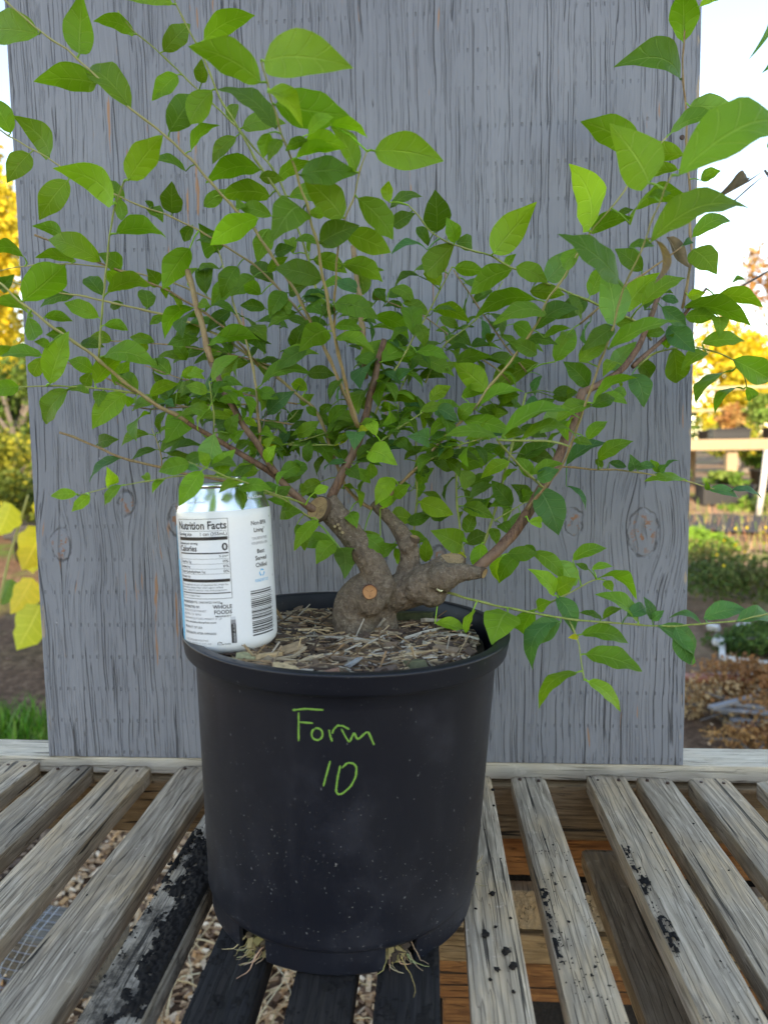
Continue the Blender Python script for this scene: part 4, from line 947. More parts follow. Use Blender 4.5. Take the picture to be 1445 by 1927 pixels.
BRANCHES=[
["b",[-808,5696,3093,39],[-781,5708,3150,38],[-753,5719,3208,37],[-724,5731,3265,37],[-694,5743,3321,36],[-663,5755,3377,35],[-634,5767,3434,34],[-608,5779,3493,34],[-585,5791,3553,33],[-563,5803,3614,32],[-544,5814,3675,32],[-528,5830,3738,31],[-514,5846,3802,30],[-502,5862,3866,30],[-488,5877,3930,29],[-473,5894,3994,28],[-457,5910,4058,28],[-441,5927,4123,27],[-425,5943,4187,26],[-410,5960,4252,26],[-395,5976,4317,25],[-379,5993,4382,24]],
["t",[-549,6156,4088,23],[-554,6175,4160,23],[-558,6194,4232,23],[-562,6213,4305,23],[-567,6232,4378,23],[-572,6251,4451,23],[-578,6269,4524,23],[-587,6288,4597,23],[-596,6307,4671,23],[-606,6326,4744,23],[-616,6344,4818,23],[-624,6363,4893,23],[-633,6382,4968,23],[-641,6401,5043,23],[-649,6420,5118,23],[-657,6439,5194,23],[-665,6458,5270,24]],
["b",[-904,5630,2996,34],[-958,5617,3025,33],[-1007,5604,3062,32],[-1051,5593,3106,31],[-1094,5582,3152,30],[-1136,5570,3198,29],[-1179,5559,3244,29],[-1223,5548,3287,28],[-1270,5535,3326,27],[-1319,5523,3361,26],[-1370,5510,3394,25],[-1420,5497,3427,24],[-1471,5484,3460,23],[-1521,5471,3493,22],[-1570,5458,3526,21],[-1620,5445,3558,21],[-1670,5432,3590,20],[-1719,5419,3622,19],[-1768,5407,3653,18],[-1817,5394,3685,17],[-1865,5381,3717,16]],
["t",[-1849,5381,3709,16],[-1894,5363,3738,16],[-1938,5345,3767,16],[-1982,5327,3796,15],[-2025,5309,3825,15],[-2068,5291,3855,15],[-2110,5273,3884,14],[-2151,5256,3915,14],[-2191,5238,3947,14],[-2228,5221,3981,13],[-2264,5204,4016,13],[-2299,5187,4052,13],[-2334,5170,4088,12],[-2369,5154,4123,12],[-2404,5137,4157,12],[-2441,5122,4190,11],[-2479,5109,4223,11],[-2517,5096,4254,11],[-2556,5082,4285,10],[-2594,5069,4316,10],[-2633,5059,4347,10],[-2674,5050,4378,10],[-2714,5041,4408,9],[-2754,5033,4440,9],[-2792,5024,4473,9],[-2829,5016,4506,8],[-2866,5008,4540,8],[-2903,5000,4574,8],[-2939,4991,4609,8],[-2974,4983,4643,7],[-3010,4975,4677,7],[-3046,4967,4710,7],[-3082,4959,4743,7],[-3118,4950,4776,6],[-3154,4942,4809,6]],
["b",[-1200,5488,3303,27],[-1236,5500,3356,27],[-1272,5511,3409,26],[-1308,5523,3462,26],[-1344,5535,3515,26],[-1381,5547,3568,26],[-1418,5559,3621,26],[-1455,5571,3675,25],[-1492,5583,3728,25],[-1529,5595,3782,25],[-1564,5607,3837,25],[-1599,5619,3893,25],[-1630,5632,3951,24],[-1657,5645,4011,24],[-1682,5658,4071,24],[-1709,5671,4132,24],[-1739,5684,4190,23]],
["t",[-1739,5684,4186,26],[-1759,5698,4255,25],[-1780,5712,4324,25],[-1800,5726,4394,24],[-1820,5740,4464,24],[-1839,5755,4534,24],[-1858,5769,4604,23],[-1877,5783,4675,23],[-1897,5797,4746,23],[-1917,5812,4817,22],[-1937,5826,4888,22],[-1957,5840,4959,22]],
["t",[-488,5859,2990,16],[-542,5874,3022,16],[-594,5890,3058,16],[-643,5906,3098,15],[-687,5923,3143,15],[-723,5941,3193,15],[-752,5961,3250,15],[-776,5980,3309,15],[-799,6000,3369,15],[-821,6020,3430,15],[-844,6040,3491,15],[-867,6061,3552,14],[-890,6081,3614,14],[-914,6101,3675,14],[-939,6120,3737,14],[-970,6140,3795,14],[-1009,6158,3847,14],[-1058,6175,3893,14],[-1111,6191,3937,13],[-1164,6208,3980,13],[-1217,6224,4025,13],[-1270,6241,4071,13],[-1324,6257,4116,13],[-1379,6274,4159,13],[-1436,6290,4202,13],[-1494,6306,4243,12],[-1551,6322,4286,12],[-1609,6338,4329,12],[-1666,6354,4373,12],[-1724,6370,4416,12],[-1783,6386,4459,12],[-1844,6398,4497,12],[-1906,6408,4533,11],[-1970,6417,4565,11],[-2035,6422,4594,11],[-2100,6426,4620,11],[-2166,6431,4646,11],[-2233,6435,4672,11],[-2300,6439,4695,10],[-2368,6443,4716,10],[-2437,6446,4734,10],[-2506,6450,4752,10],[-2576,6453,4770,10],[-2645,6456,4788,9],[-2715,6460,4805,9],[-2785,6463,4822,9],[-2855,6466,4839,9],[-2926,6470,4857,9],[-2996,6473,4873,9],[-3067,6476,4890,8],[-3138,6479,4907,8],[-3209,6483,4924,8],[-3280,6486,4940,8],[-3351,6489,4957,8],[-3422,6492,4973,8],[-3494,6495,4990,7],[-3566,6498,5006,7],[-3638,6501,5022,7],[-3709,6505,5038,7],[-3781,6508,5057,7],[-3852,6511,5077,6],[-3923,6515,5099,6],[-3994,6519,5121,6],[-4066,6522,5143,6]],
["t",[-1362,5648,3528,13],[-1368,5675,3592,13],[-1375,5702,3655,12],[-1384,5728,3720,12],[-1392,5755,3785,12],[-1401,5782,3850,11],[-1410,5808,3915,11],[-1421,5835,3981,11],[-1435,5861,4048,11],[-1452,5888,4114,10],[-1469,5914,4180,10],[-1486,5940,4248,10],[-1504,5966,4315,10],[-1524,5993,4382,9],[-1547,6018,4449,9],[-1575,6044,4515,9],[-1605,6069,4581,9],[-1633,6095,4648,8],[-1656,6121,4717,8],[-1676,6147,4787,8],[-1697,6174,4858,7],[-1722,6200,4928,7],[-1750,6225,4997,7],[-1779,6251,5067,6],[-1806,6277,5138,6],[-1832,6303,5210,6],[-1856,6330,5282,6]],
["d",[-1377,5756,3619,4],[-1363,5785,3685,4],[-1350,5813,3752,4],[-1336,5842,3819,4],[-1322,5871,3887,4],[-1308,5899,3955,4],[-1295,5928,4024,4],[-1282,5957,4093,4],[-1273,5986,4164,4],[-1268,6014,4236,4],[-1265,6042,4308,4],[-1264,6071,4382,3],[-1265,6099,4456,3],[-1268,6127,4531,3],[-1272,6156,4606,3]],
["t",[-585,5763,3662,15],[-604,5755,3720,14],[-623,5747,3777,14],[-644,5739,3833,14],[-666,5731,3888,14],[-690,5722,3942,14],[-712,5714,3997,14],[-733,5706,4052,14],[-753,5698,4107,13],[-773,5690,4162,13],[-795,5682,4215,13],[-820,5673,4267,13],[-846,5664,4318,13],[-873,5655,4369,13],[-899,5646,4420,13],[-923,5638,4471,12],[-946,5629,4523,12],[-969,5621,4574,12],[-991,5612,4626,12],[-1014,5603,4676,12],[-1039,5594,4726,12],[-1068,5585,4773,12],[-1097,5576,4819,11],[-1127,5566,4865,11],[-1157,5556,4911,11],[-1186,5547,4956,11],[-1216,5537,5002,11],[-1245,5528,5047,11],[-1275,5518,5091,11],[-1305,5508,5135,11],[-1337,5498,5177,10],[-1371,5488,5217,10],[-1407,5477,5256,10],[-1443,5467,5294,10],[-1478,5456,5333,10],[-1513,5446,5371,10],[-1548,5435,5409,10],[-1582,5424,5447,9],[-1616,5414,5485,9],[-1649,5401,5522,9],[-1682,5386,5558,9],[-1715,5372,5593,9],[-1748,5357,5628,9],[-1781,5343,5662,9],[-1814,5328,5696,9],[-1848,5313,5729,8],[-1882,5298,5760,8],[-1917,5283,5790,8],[-1954,5267,5818,8],[-1991,5251,5845,8],[-2028,5236,5871,8],[-2065,5220,5897,8],[-2101,5204,5924,8],[-2135,5189,5953,7],[-2168,5174,5982,7],[-2200,5159,6011,7],[-2232,5143,6041,7],[-2264,5128,6070,7],[-2295,5113,6098,7],[-2326,5098,6127,7],[-2356,5083,6157,7],[-2385,5068,6186,6],[-2415,5053,6214,6],[-2448,5037,6238,6],[-2483,5021,6260,6],[-2518,5005,6280,6],[-2553,4989,6301,6],[-2586,4973,6323,6],[-2618,4957,6346,6],[-2649,4942,6370,5],[-2678,4927,6395,5],[-2707,4911,6420,5],[-2736,4896,6445,5],[-2765,4881,6470,5],[-2794,4865,6494,5],[-2822,4850,6517,5],[-2851,4834,6540,5],[-2879,4819,6563,5]],
["t",[-572,5713,3661,15],[-588,5689,3717,15],[-604,5665,3774,15],[-619,5641,3829,15],[-633,5617,3885,14],[-644,5593,3941,14],[-654,5569,3996,14],[-664,5545,4051,14],[-673,5522,4105,13],[-682,5498,4159,13],[-691,5474,4212,13],[-700,5450,4265,13],[-709,5426,4316,12],[-719,5402,4367,12],[-728,5377,4418,12],[-733,5353,4468,12],[-736,5330,4518,12],[-741,5306,4568,11],[-748,5281,4616,11],[-757,5257,4664,11],[-764,5233,4711,11],[-769,5209,4759,11],[-772,5184,4805,10],[-775,5160,4852,10],[-778,5136,4897,10],[-783,5112,4942,10],[-791,5087,4985,9],[-801,5062,5028,9],[-811,5037,5070,9],[-821,5012,5111,9],[-831,4987,5151,9],[-841,4962,5192,9],[-850,4936,5231,8],[-859,4911,5270,8],[-868,4886,5308,8],[-879,4860,5346,8],[-891,4835,5382,8],[-904,4809,5417,7],[-917,4783,5451,7],[-931,4757,5485,7],[-942,4731,5518,7],[-949,4706,5553,7],[-953,4680,5587,6],[-958,4655,5621,6],[-964,4629,5654,6],[-973,4603,5685,6],[-983,4577,5715,6],[-991,4551,5745,6],[-995,4526,5776,5],[-993,4501,5807,5],[-989,4475,5838,5]],
["t",[-729,5613,4335,9],[-727,5582,4390,9],[-725,5551,4444,9],[-723,5520,4497,8],[-720,5488,4549,8],[-715,5457,4600,8],[-707,5426,4651,8],[-698,5395,4700,8],[-688,5364,4749,7],[-679,5333,4797,7],[-669,5302,4845,7],[-659,5270,4891,7],[-647,5239,4937,7],[-634,5212,4982,6],[-618,5184,5026,6],[-601,5156,5069,6],[-580,5128,5110,6],[-555,5101,5148,6],[-529,5074,5186,5],[-507,5047,5224,5],[-491,5020,5263,5],[-477,4992,5303,5],[-463,4964,5342,5],[-444,4937,5379,5],[-423,4909,5414,4],[-400,4881,5448,4]],
["g",[-881,5787,4699,9],[-896,5783,4756,9],[-910,5779,4813,9],[-925,5774,4870,9],[-939,5770,4926,9],[-954,5766,4983,9],[-969,5761,5039,9],[-985,5757,5094,9],[-1002,5752,5149,9],[-1020,5747,5204,8],[-1038,5742,5258,8],[-1056,5738,5312,8],[-1075,5733,5366,8],[-1094,5728,5420,8],[-1114,5723,5473,8],[-1135,5718,5525,8],[-1157,5712,5577,8],[-1181,5707,5627,8],[-1210,5700,5673,8],[-1245,5694,5716,7],[-1282,5686,5757,7],[-1320,5679,5798,7],[-1356,5671,5839,7],[-1391,5662,5880,7],[-1426,5653,5922,7],[-1461,5644,5961,7],[-1498,5632,5999,7],[-1536,5620,6034,7],[-1573,5608,6070,7],[-1611,5596,6105,6],[-1648,5583,6140,6],[-1686,5571,6175,6],[-1723,5559,6209,6],[-1761,5547,6243,6],[-1800,5534,6274,6],[-1838,5522,6305,6],[-1875,5509,6339,6],[-1908,5498,6374,6],[-1941,5486,6410,6],[-1977,5474,6442,5],[-2016,5461,6472,5],[-2056,5448,6499,5],[-2095,5435,6527,5],[-2131,5423,6558,5],[-2163,5411,6592,5],[-2193,5399,6628,5],[-2222,5388,6664,5],[-2250,5376,6701,5]],
["g",[-1028,5729,5263,10],[-1056,5713,5310,10],[-1083,5698,5357,10],[-1111,5683,5404,10],[-1140,5667,5449,9],[-1171,5651,5493,9],[-1202,5635,5536,9],[-1233,5620,5579,9],[-1262,5604,5622,9],[-1289,5588,5666,9],[-1315,5573,5711,9],[-1339,5558,5756,8],[-1364,5542,5800,8],[-1388,5527,5844,8],[-1413,5512,5888,8],[-1438,5496,5930,8],[-1464,5480,5973,8],[-1488,5465,6015,8],[-1512,5449,6057,7],[-1533,5434,6100,7],[-1553,5419,6143,7],[-1570,5404,6187,7],[-1584,5390,6232,7],[-1598,5375,6276,7],[-1614,5360,6320,7],[-1632,5345,6361,6],[-1652,5330,6402,6],[-1673,5314,6442,6],[-1694,5299,6481,6],[-1714,5283,6521,6],[-1734,5268,6560,6],[-1751,5252,6599,6],[-1765,5237,6640,5],[-1778,5222,6681,5],[-1790,5208,6721,5]],
["g",[-2434,5184,4175,8],[-2423,5174,4230,8],[-2411,5165,4285,8],[-2400,5155,4340,8],[-2387,5146,4394,7],[-2375,5136,4448,7],[-2362,5126,4502,7],[-2349,5117,4555,7],[-2336,5107,4608,7],[-2324,5097,4661,7],[-2313,5088,4713,7],[-2301,5078,4765,7],[-2289,5068,4817,7],[-2277,5058,4868,6],[-2263,5049,4919,6],[-2248,5039,4969,6],[-2233,5029,5019,6],[-2217,5019,5068,6],[-2202,5010,5117,6],[-2185,5000,5166,6],[-2164,4990,5213,6],[-2140,4981,5258,6],[-2113,4971,5303,6],[-2086,4962,5347,5]],
["t",[-871,5961,4389,10],[-911,5955,4437,10],[-951,5949,4483,9],[-990,5943,4530,9],[-1030,5937,4577,9],[-1069,5931,4623,9],[-1109,5925,4670,9],[-1149,5919,4715,9],[-1189,5913,4760,9],[-1230,5907,4804,9],[-1271,5900,4848,9],[-1312,5894,4892,9],[-1354,5888,4935,8],[-1398,5881,4975,8],[-1444,5874,5011,8],[-1493,5866,5045,8],[-1543,5858,5077,8],[-1594,5850,5107,8],[-1644,5841,5138,8],[-1694,5833,5168,8],[-1744,5825,5198,8],[-1794,5817,5229,8],[-1844,5809,5259,7],[-1895,5800,5287,7],[-1947,5792,5313,7],[-2000,5783,5337,7],[-2053,5773,5359,7],[-2105,5760,5378,7],[-2158,5748,5396,7],[-2211,5735,5413,7],[-2264,5722,5431,7],[-2316,5709,5449,7],[-2367,5696,5468,6],[-2417,5684,5490,6],[-2466,5671,5513,6],[-2514,5659,5537,6],[-2562,5646,5561,6],[-2609,5634,5585,6],[-2657,5622,5609,6],[-2704,5609,5632,6],[-2751,5597,5656,6],[-2798,5585,5680,6],[-2843,5573,5705,5],[-2887,5561,5732,5],[-2930,5549,5760,5],[-2974,5537,5786,5],[-3019,5525,5812,5],[-3063,5513,5837,5],[-3107,5501,5862,5],[-3150,5489,5888,5],[-3193,5477,5914,5],[-3234,5466,5941,5],[-3276,5454,5968,5],[-3317,5442,5996,4]],
["t",[-1514,6306,4224,10],[-1552,6296,4277,10],[-1591,6287,4331,10],[-1629,6277,4384,10],[-1667,6268,4436,10],[-1708,6258,4485,10],[-1754,6247,4529,10],[-1803,6235,4570,10],[-1853,6224,4610,10],[-1903,6212,4649,10],[-1953,6201,4688,10],[-2003,6189,4725,10],[-2055,6177,4760,9],[-2108,6164,4792,9],[-2163,6152,4821,9],[-2218,6139,4850,9],[-2273,6126,4878,9],[-2328,6113,4904,9],[-2387,6106,4930,9],[-2446,6098,4954,9],[-2504,6090,4978,9],[-2563,6082,5002,9],[-2622,6075,5025,9],[-2680,6067,5049,9],[-2739,6059,5073,9],[-2797,6052,5097,9],[-2854,6045,5123,9],[-2910,6037,5150,8],[-2966,6030,5178,8],[-3022,6023,5205,8],[-3078,6016,5232,8],[-3135,6009,5257,8],[-3193,6001,5280,8],[-3251,5993,5301,8],[-3309,5985,5322,8]],
["t",[-1611,6321,4460,9],[-1637,6325,4523,9],[-1663,6329,4587,9],[-1691,6333,4649,9],[-1727,6336,4704,9],[-1775,6336,4747,9],[-1833,6335,4780,9],[-1895,6334,4809,8],[-1958,6333,4838,8],[-2020,6331,4868,8],[-2083,6330,4897,8],[-2145,6328,4926,8],[-2208,6327,4955,8],[-2272,6325,4981,8],[-2337,6322,5002,7],[-2404,6320,5020,7],[-2471,6317,5037,7],[-2537,6312,5054,7],[-2603,6307,5069,7],[-2669,6302,5083,7],[-2735,6293,5095,7],[-2800,6284,5104,6],[-2866,6275,5114,6],[-2931,6266,5123,6],[-2996,6257,5132,6],[-3061,6248,5139,6],[-3127,6238,5143,6],[-3192,6228,5143,5],[-3258,6218,5142,5],[-3323,6208,5139,5],[-3388,6198,5133,5],[-3453,6187,5126,5],[-3517,6176,5117,5],[-3581,6166,5108,5],[-3645,6155,5097,4],[-3709,6144,5086,4],[-3773,6133,5075,4]],
["t",[-1355,6316,4222,8],[-1421,6314,4241,7],[-1488,6311,4261,7],[-1555,6308,4280,7],[-1622,6305,4299,7],[-1689,6303,4317,7],[-1757,6300,4334,7],[-1825,6297,4349,7],[-1893,6293,4363,7],[-1961,6290,4376,6],[-2030,6287,4388,6],[-2099,6283,4399,6],[-2167,6279,4409,6],[-2236,6276,4420,6],[-2305,6272,4430,6],[-2374,6268,4440,6],[-2443,6265,4447,6],[-2512,6261,4453,5],[-2582,6256,4457,5],[-2651,6252,4462,5],[-2720,6248,4466,5],[-2790,6244,4470,5],[-2859,6239,4474,5],[-2929,6235,4479,5]],
["t",[-1170,6298,3891,8],[-1238,6295,3905,7],[-1306,6292,3918,7],[-1375,6288,3931,7],[-1443,6285,3944,7],[-1512,6282,3957,7],[-1580,6278,3971,7],[-1648,6275,3984,7],[-1717,6272,3997,6],[-1785,6268,4011,6],[-1852,6265,4028,6],[-1919,6263,4047,6],[-1986,6260,4067,6],[-2053,6258,4087,6],[-2120,6255,4107,6],[-2186,6252,4128,5],[-2252,6250,4150,5],[-2318,6248,4173,5],[-2383,6246,4197,5],[-2448,6244,4222,5],[-2513,6242,4248,5]],
["t",[-937,6290,3631,9],[-1004,6282,3652,9],[-1070,6274,3672,9],[-1137,6266,3691,9],[-1204,6258,3707,9],[-1272,6249,3720,8],[-1340,6241,3732,8],[-1408,6232,3743,8],[-1476,6223,3754,8],[-1544,6214,3766,8],[-1611,6206,3777,7],[-1679,6197,3789,7],[-1746,6188,3801,7],[-1813,6180,3813,7],[-1880,6171,3825,7],[-1947,6162,3838,6],[-2014,6154,3851,6],[-2080,6145,3865,6],[-2147,6137,3878,6],[-2213,6128,3891,6]],
["g",[-2196,5277,3925,8],[-2253,5266,3937,8],[-2310,5255,3948,8],[-2367,5244,3957,7],[-2424,5232,3964,7],[-2481,5220,3969,7],[-2538,5209,3973,7],[-2595,5197,3977,7],[-2652,5185,3979,6],[-2709,5173,3982,6],[-2765,5161,3984,6],[-2822,5149,3984,6],[-2878,5137,3983,5],[-2934,5124,3980,5],[-2990,5112,3977,5],[-3045,5099,3973,5],[-3100,5087,3969,5],[-3155,5075,3964,4],[-3210,5062,3960,4]],
["t",[-2232,5327,3941,7],[-2310,5362,3977,7],[-2390,5398,4014,7],[-2470,5434,4050,7],[-2551,5470,4086,6],[-2635,5505,4120,6],[-2721,5540,4150,6],[-2809,5574,4179,6],[-2898,5609,4207,6]],
["t",[-1545,6273,3887,8],[-1613,6263,3888,7],[-1681,6252,3889,7],[-1749,6242,3889,7],[-1817,6231,3890,7],[-1885,6221,3889,7],[-1952,6210,3886,6],[-2019,6200,3881,6],[-2086,6189,3876,6],[-2153,6178,3872,6],[-2220,6167,3869,6],[-2287,6157,3867,6],[-2354,6146,3864,5],[-2420,6136,3863,5],[-2486,6126,3867,5],[-2551,6117,3879,5],[-2615,6108,3895,5],[-2679,6099,3912,5]],
["t",[-1214,6420,3059,13],[-1283,6420,3075,13],[-1352,6421,3091,13],[-1421,6421,3108,12],[-1491,6421,3124,12],[-1560,6421,3140,12],[-1629,6421,3157,12],[-1699,6421,3173,12],[-1768,6421,3190,12],[-1838,6421,3205,12],[-1908,6421,3219,12],[-1979,6420,3232,12],[-2050,6420,3245,12],[-2120,6419,3257,12],[-2191,6419,3271,12],[-2261,6419,3286,12],[-2331,6419,3304,12],[-2400,6419,3323,12],[-2470,6420,3341,12],[-2540,6420,3358,12],[-2611,6420,3375,12],[-2681,6420,3391,11],[-2751,6420,3408,11],[-2820,6420,3430,11],[-2887,6421,3457,11],[-2953,6423,3486,11],[-3020,6424,3516,11],[-3086,6426,3545,11],[-3153,6427,3573,11],[-3221,6428,3600,11],[-3289,6429,3627,11],[-3356,6430,3654,11],[-3424,6431,3682,11]],
["g",[-943,5523,2952,8],[-982,5456,2993,8],[-1020,5389,3034,8],[-1056,5322,3074,8],[-1092,5255,3112,7],[-1129,5187,3144,7],[-1167,5119,3169,7],[-1206,5050,3190,7],[-1245,4986,3211,7],[-1283,4934,3235,6],[-1321,4882,3260,6],[-1357,4831,3283,6],[-1396,4788,3301,6],[-1443,4766,3314,6],[-1490,4745,3322,6],[-1537,4723,3328,5],[-1583,4700,3329,5],[-1630,4677,3327,5],[-1675,4654,3323,5],[-1721,4632,3318,5],[-1765,4609,3312,5],[-1821,4614,3305,5],[-1879,4625,3297,5],[-1937,4636,3289,4],[-1996,4647,3281,4],[-2054,4658,3272,4],[-2115,4672,3262,4],[-2175,4686,3251,4],[-2236,4700,3239,4],[-2298,4715,3226,4],[-2360,4729,3213,4],[-2422,4743,3200,4]],
["g",[-931,5234,3080,7],[-975,5162,3107,7],[-1017,5091,3133,7],[-1057,5019,3159,6],[-1096,4948,3184,6],[-1134,4877,3208,6],[-1170,4805,3232,6],[-1205,4734,3256,5],[-1240,4675,3279,5],[-1280,4634,3302,5],[-1323,4608,3322,5],[-1370,4595,3341,4],[-1416,4582,3360,4],[-1463,4568,3378,4],[-1509,4555,3396,4],[-1555,4542,3415,4],[-1600,4529,3435,4],[-1645,4516,3455,3]],
["g",[-1289,6264,3603,6],[-1360,6259,3598,5],[-1397,6257,3605,5],[-1380,6261,3632,5],[-1327,6268,3673,5],[-1267,6276,3723,4],[-1215,6285,3780,4],[-1170,6294,3845,4]],
["g",[-791,5887,3520,5],[-860,5894,3521,5],[-929,5900,3522,5],[-998,5907,3523,5],[-1068,5914,3524,5],[-1134,5921,3526,5],[-1180,5929,3529,5],[-1184,5940,3535,5],[-1146,5955,3547,5],[-1086,5972,3563,5],[-1023,5989,3583,5],[-959,6006,3603,5],[-895,6024,3623,5],[-831,6041,3641,4],[-765,6058,3656,4],[-699,6074,3670,4],[-632,6091,3684,4],[-565,6108,3697,4],[-498,6125,3711,4]],
["t",[-2483,6463,3339,7],[-2491,6469,3415,6],[-2502,6475,3490,6],[-2519,6481,3564,5],[-2543,6486,3635,5],[-2574,6490,3704,4]],
["g",[-1594,5189,3620,6],[-1585,5166,3694,6],[-1578,5143,3766,5],[-1575,5119,3838,5],[-1574,5096,3908,4],[-1576,5072,3977,4]],
["b",[310,5663,2479,47],[357,5677,2518,46],[405,5691,2558,46],[454,5705,2596,46],[503,5719,2635,45],[550,5733,2676,45],[594,5747,2720,45],[637,5762,2765,45],[679,5776,2812,44],[718,5790,2861,44],[754,5804,2912,44],[790,5819,2964,43],[824,5833,3017,43],[858,5847,3070,43],[890,5862,3125,42],[922,5876,3180,42],[954,5890,3235,42],[986,5905,3290,41],[1018,5919,3345,41],[1047,5933,3402,41],[1072,5948,3461,40],[1095,5962,3521,40],[1119,5976,3581,39],[1146,5990,3640,39],[1173,6005,3698,39],[1199,6019,3758,38],[1223,6033,3819,38],[1244,6048,3880,38],[1265,6062,3942,37]],
["b",[1265,6061,3933,31],[1328,6080,3962,30],[1391,6100,3991,30],[1454,6119,4021,29],[1515,6139,4054,28],[1572,6159,4093,28],[1625,6179,4139,27],[1672,6200,4191,26],[1713,6220,4247,26],[1750,6241,4307,25],[1783,6261,4370,24],[1814,6282,4433,24],[1845,6302,4498,23],[1875,6323,4563,22],[1904,6343,4628,22],[1934,6364,4693,21],[1964,6384,4759,20]],
["b",[1703,6210,4144,20],[1766,6258,4195,20],[1830,6305,4246,19],[1895,6353,4297,18],[1961,6401,4348,18],[2027,6448,4400,17],[2092,6496,4455,17],[2152,6545,4515,16],[2210,6593,4579,15],[2269,6642,4643,15],[2329,6690,4707,14],[2391,6739,4771,13],[2455,6787,4834,13],[2519,6836,4899,12]],
["t",[768,5740,2985,12],[802,5718,3035,12],[835,5695,3084,12],[868,5672,3133,11],[901,5650,3181,11],[934,5627,3229,11],[967,5604,3276,11],[997,5581,3323,11],[1021,5558,3374,10],[1041,5534,3427,10],[1056,5511,3480,10],[1070,5488,3534,10],[1084,5464,3588,10],[1097,5440,3641,9],[1111,5417,3693,9],[1124,5393,3745,9],[1137,5369,3796,9],[1150,5345,3846,9],[1163,5321,3896,8],[1176,5297,3945,8],[1188,5273,3994,8],[1200,5249,4042,8],[1211,5225,4089,8],[1223,5200,4136,8],[1234,5175,4182,7],[1244,5142,4227,7],[1252,5110,4271,7],[1258,5077,4315,7],[1261,5043,4359,7],[1264,5009,4402,7],[1267,4976,4444,6],[1272,4942,4485,6],[1279,4908,4524,6],[1288,4875,4561,6],[1300,4841,4597,6],[1312,4807,4631,6],[1323,4773,4665,5],[1333,4739,4699,5],[1341,4705,4733,5],[1346,4671,4767,5],[1351,4636,4800,5],[1356,4602,4832,5],[1361,4567,4864,5],[1366,4533,4895,4],[1370,4498,4925,4],[1375,4463,4954,4],[1379,4429,4982,4],[1385,4394,5009,4],[1393,4359,5034,4]],
["t",[2229,6596,4685,12],[2242,6598,4750,12],[2256,6600,4815,12],[2268,6602,4879,12],[2279,6604,4944,12],[2288,6606,5009,11],[2296,6608,5074,11],[2301,6609,5139,11],[2300,6610,5204,11],[2293,6611,5269,11],[2286,6611,5334,11],[2282,6612,5399,11],[2283,6614,5464,10],[2284,6615,5529,10],[2284,6616,5594,10],[2280,6617,5659,10],[2275,6618,5724,10],[2269,6618,5789,10],[2263,6618,5853,9],[2256,6618,5917,9],[2250,6618,5982,9],[2244,6618,6046,9],[2238,6612,6107,9],[2232,6603,6167,9],[2226,6593,6227,9],[2220,6584,6286,8],[2214,6574,6345,8],[2205,6565,6403,8],[2193,6555,6462,8],[2181,6545,6519,8],[2170,6535,6577,8],[2164,6526,6634,7],[2161,6516,6691,7],[2159,6507,6748,7],[2157,6498,6804,7],[2156,6488,6861,7],[2155,6479,6917,7],[2155,6470,6972,6],[2155,6460,7027,6],[2158,6451,7082,6],[2164,6442,7135,6],[2174,6433,7187,6],[2184,6424,7240,6]],
["t",[1302,6421,4541,9],[1352,6416,4583,9],[1401,6410,4625,9],[1451,6405,4667,9],[1500,6399,4709,9],[1549,6394,4750,9],[1599,6388,4791,8],[1649,6382,4829,8],[1701,6376,4865,8],[1755,6371,4899,8],[1809,6364,4932,8],[1862,6358,4965,8],[1914,6352,4999,8],[1966,6346,5034,8],[2017,6340,5068,7],[2068,6334,5103,7],[2118,6328,5137,7]],
["t",[-418,5813,2993,13],[-380,5809,3043,13],[-341,5805,3093,13],[-302,5800,3142,13],[-260,5796,3189,12],[-215,5792,3232,12],[-169,5787,3274,12],[-123,5783,3315,12],[-78,5778,3357,12],[-36,5774,3401,12],[4,5769,3448,12],[43,5765,3495,11],[83,5760,3541,11],[124,5756,3585,11],[166,5751,3629,11],[209,5746,3671,11],[253,5741,3711,11],[298,5737,3750,11],[340,5732,3791,10],[378,5727,3835,10],[411,5722,3883,10],[445,5718,3931,10],[480,5713,3977,10],[518,5708,4021,10],[556,5703,4065,10],[594,5698,4109,9],[630,5693,4153,9],[664,5688,4199,9],[697,5683,4246,9],[730,5678,4291,9],[764,5673,4336,9],[795,5667,4382,9],[820,5657,4431,8],[842,5647,4481,8],[864,5638,4530,8],[888,5628,4578,8],[916,5617,4624,8],[947,5607,4667,8],[977,5597,4710,8],[1007,5587,4753,7],[1036,5576,4797,7],[1062,5566,4842,7],[1087,5555,4887,7],[1112,5545,4931,7],[1138,5534,4975,7],[1164,5524,5019,7],[1192,5513,5060,7],[1223,5503,5098,6],[1256,5492,5135,6],[1290,5481,5171,6],[1323,5470,5207,6],[1354,5460,5243,6],[1383,5449,5282,6],[1410,5438,5321,6],[1436,5427,5361,5],[1461,5416,5400,5],[1487,5405,5439,5],[1513,5394,5477,5],[1541,5383,5513,5],[1572,5372,5546,5],[1605,5361,5578,5],[1638,5349,5608,5],[1671,5338,5639,4]],
